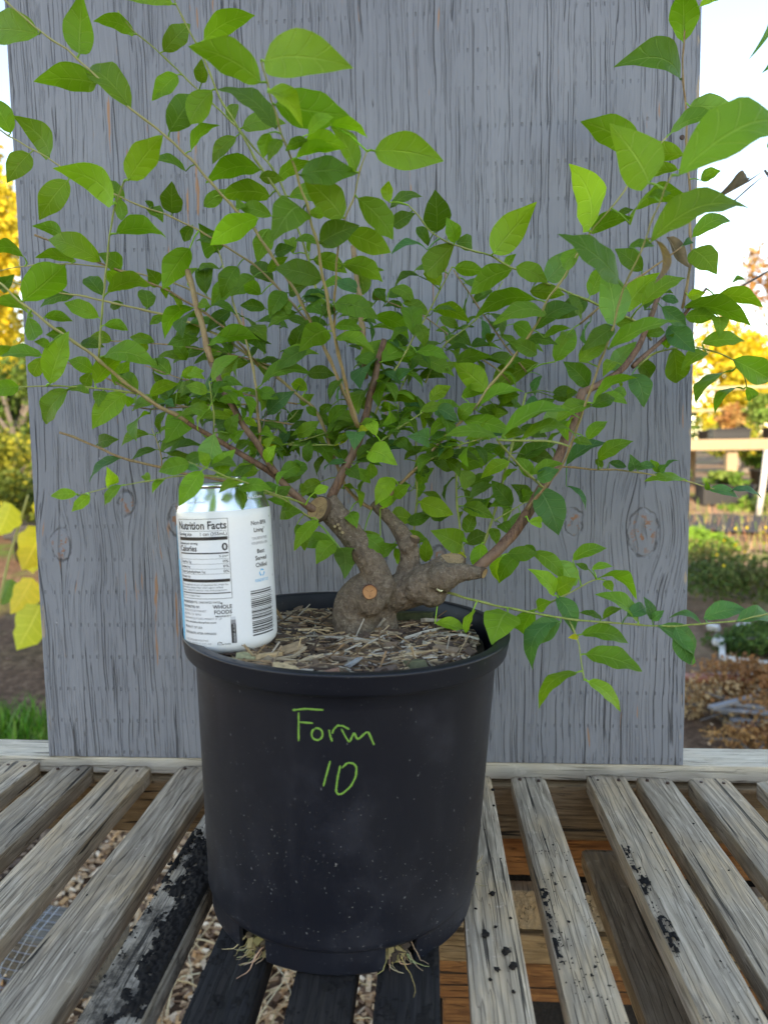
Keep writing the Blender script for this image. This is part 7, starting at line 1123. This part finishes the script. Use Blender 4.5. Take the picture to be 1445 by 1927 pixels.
[-1338,5583,3428,-1144,5668,3491,-15,-35,93,124,2,2,10],[1351,4637,5011,1492,4650,5034,1,-89,45,71,0,34,44],[-1998,6428,4042,-2167,6242,3855,-48,-36,80,175,2,19,11],[-98,6834,4726,-270,6857,4692,-23,-64,73,99,0,41,14],[-1650,6284,4658,-1489,6172,4505,61,-17,77,139,0,7,17],[-168,6590,3121,-423,6601,3078,-17,-18,97,145,2,47,5],
[-1638,5895,3922,-1390,5958,3922,8,-29,95,143,0,4,11],[-1816,5937,4347,-1695,6128,4279,65,-15,75,132,2,5,2],[1423,5696,5201,1542,5662,5255,-39,-86,32,67,2,37,50],[-386,5967,3891,-124,5830,3876,-6,-22,97,166,0,39,3],[-1327,6324,3619,-1260,6161,3440,94,2,34,140,0,27,4],[662,6440,3391,529,6412,3448,40,-70,59,82,0,46,12],
[-284,6051,4117,-54,5916,3992,36,-22,91,164,2,39,7],[142,6515,4373,262,6464,4208,67,-41,62,117,0,42,5],[-269,6420,3787,-25,6293,3752,3,-21,98,155,0,57,7],[-783,6284,3692,-971,6391,3675,-25,-31,92,121,0,28,15],[630,6219,3195,741,6169,3295,-70,-45,56,88,0,46,9],[-2000,6347,3868,-2039,6363,3672,-78,-62,11,111,2,23,6],
[-744,5914,3366,-859,5827,3478,77,-28,58,102,2,0,4],[-593,6368,4657,-507,6347,4416,92,-19,35,143,3,1,8],[241,6935,4505,58,6750,4566,55,-28,79,149,0,41,8],[-1321,5714,3526,-1260,5791,3564,57,-68,46,65,5,7,0],[-23,5923,3415,-132,5943,3271,-76,-41,51,101,0,37,10],[103,5653,3470,-92,5554,3455,5,-25,97,122,0,44,3],
[1515,6422,3295,1466,6481,3365,-28,-82,50,65,0,50,5],[-1688,5279,3930,-1842,5198,3894,6,-50,87,99,2,30,4],[8,5937,4567,217,5858,4574,-19,-42,89,124,2,39,15],[228,5596,3508,67,5605,3438,-38,-42,82,98,0,44,5],[-1391,5753,3490,-1503,5669,3538,61,-43,66,82,0,4,3],[421,6658,4329,666,6746,4247,40,-30,87,153,0,41,6],
[-1496,6041,4281,-1382,6253,4419,-40,-34,85,155,2,7,11],[-1535,5084,3889,-1473,5195,3989,-26,-56,78,90,2,30,3],[-1416,5623,3450,-1397,5663,3550,8,-93,36,59,0,2,11],[-1626,5337,3920,-1411,5184,3819,39,-6,92,158,0,30,4],[-1878,6321,3801,-1707,6280,3662,61,-10,78,125,0,20,14],[-1867,4626,3292,-1937,4696,3332,-15,-59,79,59,0,25,22],
[163,5746,3662,145,5802,3803,79,-53,31,85,0,37,14],[63,5910,3464,-9,6015,3567,56,-36,75,91,0,44,2],[-1755,4609,3310,-1839,4593,3218,-66,57,49,62,0,25,20],[-1345,5795,3442,-1384,5742,3560,89,-45,9,75,0,4,2],[-731,5479,4586,-851,5552,4435,-79,-47,40,115,2,11,5],[203,6706,4539,408,6637,4577,-29,-37,88,123,2,41,10],
[-1579,6197,4315,-1660,6113,4107,-75,-46,48,133,0,7,12],[-268,5774,3657,-519,5737,3599,-19,-21,96,145,0,43,5],[-693,5706,3378,-876,5817,3322,-41,-23,89,124,3,0,5],[-1522,6443,4302,-1365,6470,4257,31,-48,82,92,0,18,3],[-291,6501,4077,-487,6518,4022,-28,-38,88,113,2,57,11],[1112,6110,3602,981,6080,3481,-62,-25,74,101,0,31,23],
[218,6471,3216,129,6322,2996,-90,-8,42,156,2,45,10],[1181,5417,2558,1081,5398,2604,33,-86,38,56,2,52,8],[-469,6105,4209,-652,6117,4170,-22,-45,87,104,0,0,18],[50,6637,4376,-100,6612,4398,22,-60,77,85,0,42,4],[-520,6371,4540,-257,6394,4487,21,-30,93,150,0,1,6],[-1116,5143,3228,-1030,5131,3340,-61,-68,40,79,0,26,4],
[-950,6346,3655,-959,6434,3434,100,-4,-5,133,2,6,13],[-558,6122,3905,-776,6260,3961,13,-18,97,147,2,0,13],[-649,6394,4638,-819,6399,4639,-1,-55,84,95,0,1,7],[-621,6306,4550,-724,6344,4391,-80,-45,40,108,2,1,7],[6,6724,4594,2,6744,4414,-94,-35,-2,101,0,41,13],[-257,6013,4320,-420,6166,4360,-4,-28,96,127,3,39,10],
[-225,5933,3713,-124,5956,3837,-64,-46,61,90,0,43,5],[-2226,6371,4095,-2214,6366,3853,99,14,5,135,2,19,15],[1408,6479,4567,1363,6386,4346,-98,2,19,136,3,36,2],[-244,6676,4067,-121,6579,4184,-78,-33,54,109,2,57,10],[-2549,6121,3910,-2587,6256,3994,-67,-52,53,91,0,23,15],[311,5759,2423,257,5694,2448,79,-59,15,58,2,31,0],
[-1094,6005,3520,-950,6041,3415,61,-21,76,101,0,28,8],[42,5768,3397,-77,5796,3241,-79,-24,56,111,2,44,2],[-2292,5421,4007,-2359,5345,4081,85,-35,40,70,2,3,8],[-1893,5521,3715,-2045,5547,3748,14,-36,92,88,0,2,19],[-2064,6347,3895,-2254,6392,3843,-33,-38,86,113,2,23,6],[-2229,5859,5464,-2282,5817,5508,53,-83,-14,53,2,15,29],
[-979,5963,5099,-945,5923,5230,-77,-63,1,79,0,12,5],[2445,6464,3079,2411,6433,3158,4,-93,-35,52,0,50,19],[2095,6533,3279,2224,6551,3340,-38,-28,88,71,3,50,13],[-1297,5524,3493,-1147,5536,3388,58,-15,80,102,2,4,4],[-383,6624,3686,-496,6564,3734,54,-46,70,76,0,57,5],[241,5675,3519,-4,5648,3517,1,-16,99,138,0,44,5],
[-607,6345,4354,-740,6420,4398,6,-43,90,88,2,1,3],[-1363,5646,3505,-1310,5588,3541,-56,-74,-36,53,5,7,0],[-1586,5069,3786,-1686,5124,3630,-80,-51,33,108,0,30,3],[-765,5575,4602,-908,5505,4668,53,-39,75,96,0,11,4],[362,6928,4903,352,6995,4691,-99,-14,0,124,2,40,12],[624,6633,4168,777,6618,3994,70,-30,64,130,0,41,3],
[-1423,6305,4198,-1632,6377,4284,32,-17,93,132,2,6,23],[-1427,6404,3578,-1490,6419,3360,-90,-38,23,127,2,27,3],[-1369,6476,3705,-1352,6477,3850,-79,-60,10,81,0,27,4],[-2614,6750,3661,-2483,6865,3686,7,-29,95,98,0,29,4],[-593,6027,3100,-529,6093,3236,-77,-35,53,92,0,6,2],[-1665,5873,3844,-1826,5907,3754,-51,-43,75,105,0,4,10],
[-209,6001,3672,-291,6029,3503,-88,-27,38,106,2,43,6],[-1577,4538,3384,-1494,4539,3373,5,-95,31,48,3,26,15],[-247,5695,3667,-143,5669,3700,-37,-65,67,62,2,43,4],[-351,5709,3587,-228,5703,3614,-21,-52,83,70,2,43,2],[-1573,5595,3863,-1459,5479,3713,82,7,57,123,2,4,11],[-81,6304,3361,103,6360,3288,40,-15,90,114,2,47,8],
[1061,5161,2097,982,5130,2105,36,-80,47,44,5,53,2],[-1316,4769,3259,-1310,4765,3052,99,10,3,116,2,26,9],[-1443,6258,3632,-1614,6229,3651,15,-23,96,97,2,27,2],[-267,6636,3829,-130,6602,3861,-30,-38,87,81,2,57,7],[-1598,5184,3936,-1600,5291,4070,-81,-47,36,96,3,30,4],[334,6562,4574,479,6611,4633,-24,-38,90,91,2,42,8],
[257,6337,2864,301,6428,2921,-55,-23,80,64,0,45,4],[-2146,5526,3886,-2002,5413,3915,-43,-34,84,103,2,3,5],[-304,6367,3637,-112,6376,3561,37,-16,92,115,0,57,5],[-1812,6234,3869,-1783,6339,3968,-61,-44,65,82,2,20,13],[-629,5832,3518,-735,5751,3601,68,-16,71,87,0,0,7],[-264,6001,3704,-335,6018,3807,74,-37,57,70,0,43,5],
[168,5873,5185,224,5790,5209,-83,-48,28,57,2,38,30],[-1622,5251,3947,-1620,5236,4051,97,-24,-5,58,2,30,4],[-182,5942,3245,-42,5828,3251,-11,-9,99,101,2,37,5],[-683,5634,4010,-715,5629,3831,-94,-30,17,101,3,10,7],[-1770,5475,3612,-1722,5528,3457,94,10,33,95,0,2,18],[-110,6414,3147,-7,6446,3182,-20,-36,91,63,0,47,5],
[3,5937,3402,167,5917,3359,23,-16,96,95,2,37,9],[-2189,6390,4451,-2065,6378,4536,-52,-51,69,84,2,18,12],[-793,6117,3364,-782,6021,3492,99,-3,-11,90,3,6,7],[704,6412,3408,755,6352,3464,-85,-34,40,53,0,46,12],[-457,5974,4116,-440,6035,4231,-89,-34,31,73,2,0,16],[-646,5360,4821,-497,5410,4841,2,-41,91,89,2,11,9],
[-200,6564,4178,-108,6563,4256,-59,-41,70,67,0,57,12],[-471,6026,4107,-498,6049,4218,92,-27,29,64,0,0,16],[-1849,6304,3932,-1869,6203,3987,91,4,40,65,2,23,4],[-1547,5522,3471,-1668,5447,3440,-12,-20,97,81,0,2,12],[86,5589,3504,-38,5564,3537,29,-21,93,73,2,44,3],[396,5481,3603,460,5499,3700,-80,-20,57,65,0,44,7],
[1044,6164,3403,1003,6166,3478,70,-59,41,48,2,31,18],[-272,6009,3685,-400,5954,3724,35,-17,92,80,0,43,5],[-389,6618,3619,-394,6635,3696,88,-44,17,44,3,57,4],[210,6669,4515,312,6632,4565,-51,-33,80,66,0,42,6],[-191,5946,3726,-192,5867,3825,99,-12,-9,70,0,43,6],[-1714,6437,3938,-1621,6378,4009,-70,-36,62,73,0,23,2],
[-1618,5260,3963,-1576,5216,4068,-88,-44,17,68,3,30,4],[166,6450,4467,148,6451,4547,91,-35,21,46,3,42,6],
]

M_SHRUBBARK = twig_mat('red_brown_branch', (.075, .036, .022), (.20, .105, .06), (.25, .155, .10))
BM = {'b': M_SHRUBBARK, 't': M_TAN, 'g': M_GREEN, 'd': M_DEAD}
branches = []
for k, b in enumerate(BRANCHES):
    pts = [Vector((q[0]/1e4, q[1]/1e4, q[2]/1e4))-SO for q in b[1:]]; rr = [q[3]/1e4 for q in b[1:]]
    pts = [q+Vector((ns(i*.35, k, 1), ns(i*.35, k, 5), ns(i*.35, k, 9)))*.0012 for i, q in enumerate(pts)]
    rr = [r*(1.0+(.28 if (i % 4 == 2 and b[0] != 'b') else 0)) for i, r in enumerate(rr)]      # nodes
    v, f = tube(pts, rr, 10 if b[0] == 'b' else 7, wob=.12, seed=k)
    nv = len(v); tn = [((q/nv)**1.1 if b[0] == 't' and rr[-1] < rr[0]*.62 else .05,)*3 for q in range(nv)]
    o = mk('branch', v, f, BM[b[0]], shrub, True, None, tn); branches.append((o, pts, rr))
    if k in (1, 4, 22): pass
def endcut(k, mat): 
    o, pts, rr = branches[k]; cutdisc(pts[-1]+SO, pts[-1]-pts[-2], rr[-1]*1.02, mat, 'cut_face', .0005, k, par=o)
LC = {0: (.142, .305, .017), 1: (.235, .465, .026), 2: (.086, .205, .012), 3: (.072, .220, .062), 4: (.16, .34, .065), 5: (.48, .52, .02), 6: (.20, .155, .09)}  # young, mature and dead leaf tones, with lit, shaded and sky-tinted looks put in
def leafmesh(B, T, N, w, c, petiole_from, seed, prad=.0006):
    q = random.Random(seed); a = T-B; L = a.length; a.normalize(); N = (N-a*N.dot(a)).normalized(); s = a.cross(N)
    arch = q.uniform(.09, .27)*L; fold = q.uniform(.22, .65); curl = q.uniform(-.05, .5); twist = q.uniform(-.25, .25); sb = q.uniform(-.05, .05)*L
    if c == 6: fold = 1.1; curl = .9; twist = 1.2
    NT, A = 13, (-1, -.55, 0, .55, 1); v, f, uv = [], [], []
    ex = q.uniform(.78, .95)
    for i in range(NT):
        t = i/(NT-1); 
        pr = math.sin(math.pi*t**ex)**.70*(1-.36*sstep(.58, 1, t)) if 0 < t < 1 else 0
        ww = w/2*max(pr, .012)
        mid = B+a*L*t+N*(arch*4*t*(1-t)-.10*L*curl*t**3)+s*sb*math.sin(math.pi*t)
        tw = twist*(t-.4); ss = s*math.cos(tw)+N*math.sin(tw); nn = N*math.cos(tw)-s*math.sin(tw)
        wv = .035*w*math.sin(t*17+seed)
        for j, x in enumerate(A):
            e = (1+.035*math.sin(t*60+seed*2)) if abs(x) == 1 else 1
            v.append(tuple(mid+ss*ww*x*e*math.cos(fold*.5)+nn*(ww*fold*abs(x)**1.25 - .22*ww*x*x + (wv*abs(x) if 0 < i < NT-1 else 0)*(1 if x > 0 else -.8))))
            uv.append((t, (x+1)/2))
    m = len(A)
    for i in range(NT-1):
        for j in range(m-1): f.append((i*m+j, i*m+j+1, (i+1)*m+j+1, (i+1)*m+j))
    if petiole_from is not None:
        d = petiole_from-B; 
        if d.length > .0004:
            mp = B.lerp(petiole_from, .5)-Vector((0, 0, -.08*d.length))
            pv, pf = tube([petiole_from, mp, B, B+a*L*.06+N*arch*.2], [prad*1.25, prad, prad*.9, prad*.4], 5, cap=False); b = len(v)
            v += pv; f += [tuple(b+i for i in fc) for fc in pf]; uv += [(.02, .5)]*len(pv)
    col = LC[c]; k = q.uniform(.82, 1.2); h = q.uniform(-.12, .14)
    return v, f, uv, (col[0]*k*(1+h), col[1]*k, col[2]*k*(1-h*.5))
rest = MB(); count = 0
for k, l in enumerate(LEAVES):
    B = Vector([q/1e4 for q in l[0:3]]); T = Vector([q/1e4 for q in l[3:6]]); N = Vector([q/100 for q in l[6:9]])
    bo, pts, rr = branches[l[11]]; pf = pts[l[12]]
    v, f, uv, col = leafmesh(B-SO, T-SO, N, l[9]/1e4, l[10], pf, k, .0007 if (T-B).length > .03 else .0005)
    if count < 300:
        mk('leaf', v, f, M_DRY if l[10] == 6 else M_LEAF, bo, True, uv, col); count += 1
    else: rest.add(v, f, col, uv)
o = rest.build('small_leaves', M_LEAF, shrub, True, True); o['kind'] = 'stuff'
# ------------------------------------------------------------------ roots pushing out of the drain holes
def roots(ang, n, seed, spread, out, down):
    q = random.Random(seed); mb = MB()
    for k in range(n):
        a = ang+q.uniform(-spread, spread); r = .098; z = q.uniform(.004, .014)
        p = [Vector((PX+r*math.cos(a), PY+r*math.sin(a), z))]; h = a+q.gauss(out, .45); L = q.uniform(.006, .040 if q.random() < .3 else .02); st = 7
        for i in range(st):
            h += q.uniform(-.35, .35); z = max(.0012, z-down*q.uniform(0, .004)+q.uniform(-.001, .001))
            p.append(Vector((p[-1].x+math.cos(h)*L/st, p[-1].y+math.sin(h)*L/st, z)))
        r0 = q.uniform(.00025, .0006); v, f = tube([w-SO for w in p], [r0*(1-.09*i) for i in range(st+1)], 5); mb.add(v, f, tuple(c*q.uniform(.7, 1.15) for c in (.44, .34, .18)))
    for k in range(26):
        a = ang+q.uniform(-spread, spread); r = q.uniform(.094, .101); s = q.uniform(.003, .008)
        M = Matrix.Rotation(q.uniform(0, 3), 3, 'X') @ Matrix.Rotation(q.uniform(0, 3), 3, 'Y')
        mb.add(boxv(PX+r*math.cos(a)-SO.x, PY+r*math.sin(a)-SO.y, q.uniform(.003, .013)-SO.z, s, s*.8, s*.7, M), BOXF, q.choice([(.10, .07, .04), (.20, .16, .06), (.05, .035, .025), (.26, .2, .09)]))
    o = mb.build('root_tuft', M_TINT, shrub); o['label'] = 'pale roots poking out of a drain hole at the pot foot'
roots(-2.105, 20, 1, .09, -.55, 1.0); roots(-1.06, 14, 2, .10, .0, 1.4); roots(.1, 8, 3, .1, .2, .6)

# ------------------------------------------------------------------ spilled potting soil on the slats
def soilpatch(cx, w, y0, y1, ztop, mask, seed, thick=.004):
    dx = .0011; nx = int(w/dx); ny = int((y1-y0)/.0013); v, f = [], []; idx = {}; rs = random.Random(seed)
    for j in range(ny+1):
        for i in range(nx+1):
            x = cx-w/2+w*i/nx; y = y0+(y1-y0)*j/ny
            h = .55*ns(x*42, y*30, seed)+.5*ns(x*120, y*85, seed+3)+.42*ns(x*330, y*300, seed+7)+.3*ns(x*800, y*760, seed+2)+mask(x, y)
            e = min(1, min(i, nx-i)/2.0)
            if -.62 < h <= -.12 and rs.random() < .10*(1+1.6*(h+.3)):
                r_ = rs.uniform(.0003, .0009); b = len(v); v += [(x-r_, y-r_, ztop-.0015), (x+r_, y-r_*.7, ztop-.0015), (x, y+r_, ztop-.0015), (x+r_*.2, y, ztop-.0012+r_*.8)]; f += [(b, b+1, b+3), (b+1, b+2, b+3), (b+2, b, b+3)]
            if h > -.12: idx[(i, j)] = len(v); v.append((x, y, ztop+max(-.0012, min(1, h*1.3)*thick*e+.0016*ns(x*700, y*700, seed)*min(1, max(0, h)))))
    for j in range(ny):
        for i in range(nx):
            k = [idx.get(p) for p in ((i, j), (i+1, j), (i+1, j+1), (i, j+1))]
            if None not in k: f.append(tuple(k))
    return v, f
def soil():
    mb = MB(); K = (.03, .022, .016)
    m1 = lambda x, y: (.55*sstep(.635, .585, y)*sstep(.50, .56, y) + .55*sstep(-.214, -.187, x)*sstep(.62, .58, y) - .38 - .9*sstep(.61, .65, y) + .25*sstep(.40, .47, y)*sstep(.56, .5, y)*(1 if x > -.2 else .2))
    mb.add(*soilpatch(-.2005, .0405, .33, .655, .0012, m1, 4, .0042), K)
    m2 = lambda x, y: -1.05+1.0*sstep(.183, .166, x-.006*ns(y*25, 3))*sstep(.455, .475, y)*sstep(.63, .60, y) + .75*sstep(.435, .41, y)*sstep(.2, .18, x)
    mb.add(*soilpatch(.1822, .039, .36, .66, .0012, m2, 9, .0038), K)
    m3 = lambda x, y: -.75+.85*sstep(.094, .084, x)*sstep(.44, .47, y)*sstep(.57, .53, y)
    mb.add(*soilpatch(.1003, .0345, .38, .60, .0009, m3, 14, .003), K)
    for (cx, w) in ((-.1362, .041), (-.073, .040), (-.0178, .041)):
        mb.add(*soilpatch(cx, w, .36, .50, -.0004, lambda x, y: -.12+.35*ns(x*25, y*25, 2), cx*90, .0022), K)
    q = random.Random(8)
    def clod(x, y, z, s):
        s *= .62
        bm = bmesh.new(); bmesh.ops.create_icosphere(bm, subdivisions=2, radius=s)
        o = q.uniform(0, 50)
        for v_ in bm.verts: v_.co *= 1+.95*ns(v_.co.x*1.6/s+o, v_.co.y*1.6/s, v_.co.z*1.6/s)
        for v_ in bm.verts: v_.co.z *= .6
        bm.verts.index_update(); mb.add([(a.co.x+x, a.co.y+y, a.co.z+z) for a in bm.verts], [tuple(a.index for a in fc.verts) for fc in bm.faces], K); bm.free()
    for (x, y, s) in ((-.182, .642, .0055), (-.187, .652, .004), (-.2125, .606, .005), (-.190, .612, .004), (-.195, .621, .0035), (-.184, .63, .003), (-.2215, .558, .0035)): clod(x, y, .002+s*.3, s)
    for (x, y, s) in ((.045, .53, .0035), (.036, .483, .0048), (.049, .466, .0045), (.052, .452, .0045), (.041, .449, .003), (.044, .492, .002), (.056, .502, .0018), (.034, .556, .003), (.060, .70, .003), (.058, .668, .002), (.036, .44, .002), (.05, .43, .002)): clod(x, y, .0012+s*.3, s)
    for k in range(60):
        c = q.choice(SL[4:13]); y = q.uniform(.40, .66); clod(c[0]+q.uniform(-.4, .4)*c[1], y, .001, q.uniform(.0005, .0014))
    for (cx, y) in ((.098, .50), (.107, .455), (.096, .545), (.103, .447)): clod(cx, y, .0016, .0017)
    o = mb.build('spilled_soil', M_SOILCLUMP, None, True); tag(o, 'black potting soil spilled over the slats around the pot', 'soil', kind='stuff')
soil()

# ------------------------------------------------------------------ a neighbouring shrub reaching in from the right
nbs = empty('neighbouring_shrub', 'twiggy shrub outside the board whose twigs and leaves reach in at the right edge', 'shrub', (.62, .95, tz(.62, .95)))
NO = Vector(nbs.location)
NT_ = {"twigs":[[[0.4049,0.9222,0.6765],[0.385,0.9197,0.6634],[0.3419,0.9147,0.6404]],[[0.4142,0.933,0.6783],[0.3913,0.9298,0.6599],[0.3665,0.9262,0.6383]],[[0.4146,0.892,0.5594],[0.3882,0.8888,0.5442],[0.3656,0.8862,0.532]],[[0.4414,0.9349,0.8996],[0.4223,0.9325,0.8872],[0.4076,0.9303,0.8735]]],"leaves":[[[0.385,0.9198,0.6653],[0.3411,0.9046,0.6401],[0.2,-0.9,0.3],0.017,6],[[0.407,0.9302,0.8729],[0.3758,0.9009,0.7949],[0.7,-0.5,0.4],0.012,3],[[0.4072,0.9258,0.8243],[0.3934,0.911,0.7826],[0.8,-0.5,0.2],0.016,3],[[0.3853,0.8616,0.6881],[0.3838,0.8483,0.6545],[0,-1,0.3],0.022,0],[[0.3719,0.8872,0.5382],[0.3556,0.886,0.5365],[0,-0.6,0.7],0.012,2]]}
hub = Vector((.60, .93, .55)); stem_pts = [NO+Vector((0, 0, -.03)), Vector((.63, .96, -.1)), Vector((.61, .94, .3)), hub, Vector((.62, .93, .85))]
mk('stem', *tube([q-NO for q in stem_pts], [.009, .008, .007, .006, .004], 8, wob=.15), M_BRANCH, nbs, True)
for k, t in enumerate(NT_['twigs']):
    P = [hub+Vector((0, 0, (-.15, -.12, -.25, .25)[k]))]+[Vector(q) for q in t]; mk('twig', *tube([q-NO for q in P], [.0022]+[.0014-.0002*i for i in range(len(t))], 6), M_DEAD, nbs, True)
for k, (B, T, N, w, c) in enumerate(NT_['leaves']):
    v, f, uv, col = leafmesh(Vector(B)-NO, Vector(T)-NO, Vector(N), w, c, None, 900+k)
    o = mk('leaf', v, f, M_DRY if c == 6 else M_LEAF, nbs, True, uv, col)
    if c == 6: o['label'] = 'curled dead leaf'
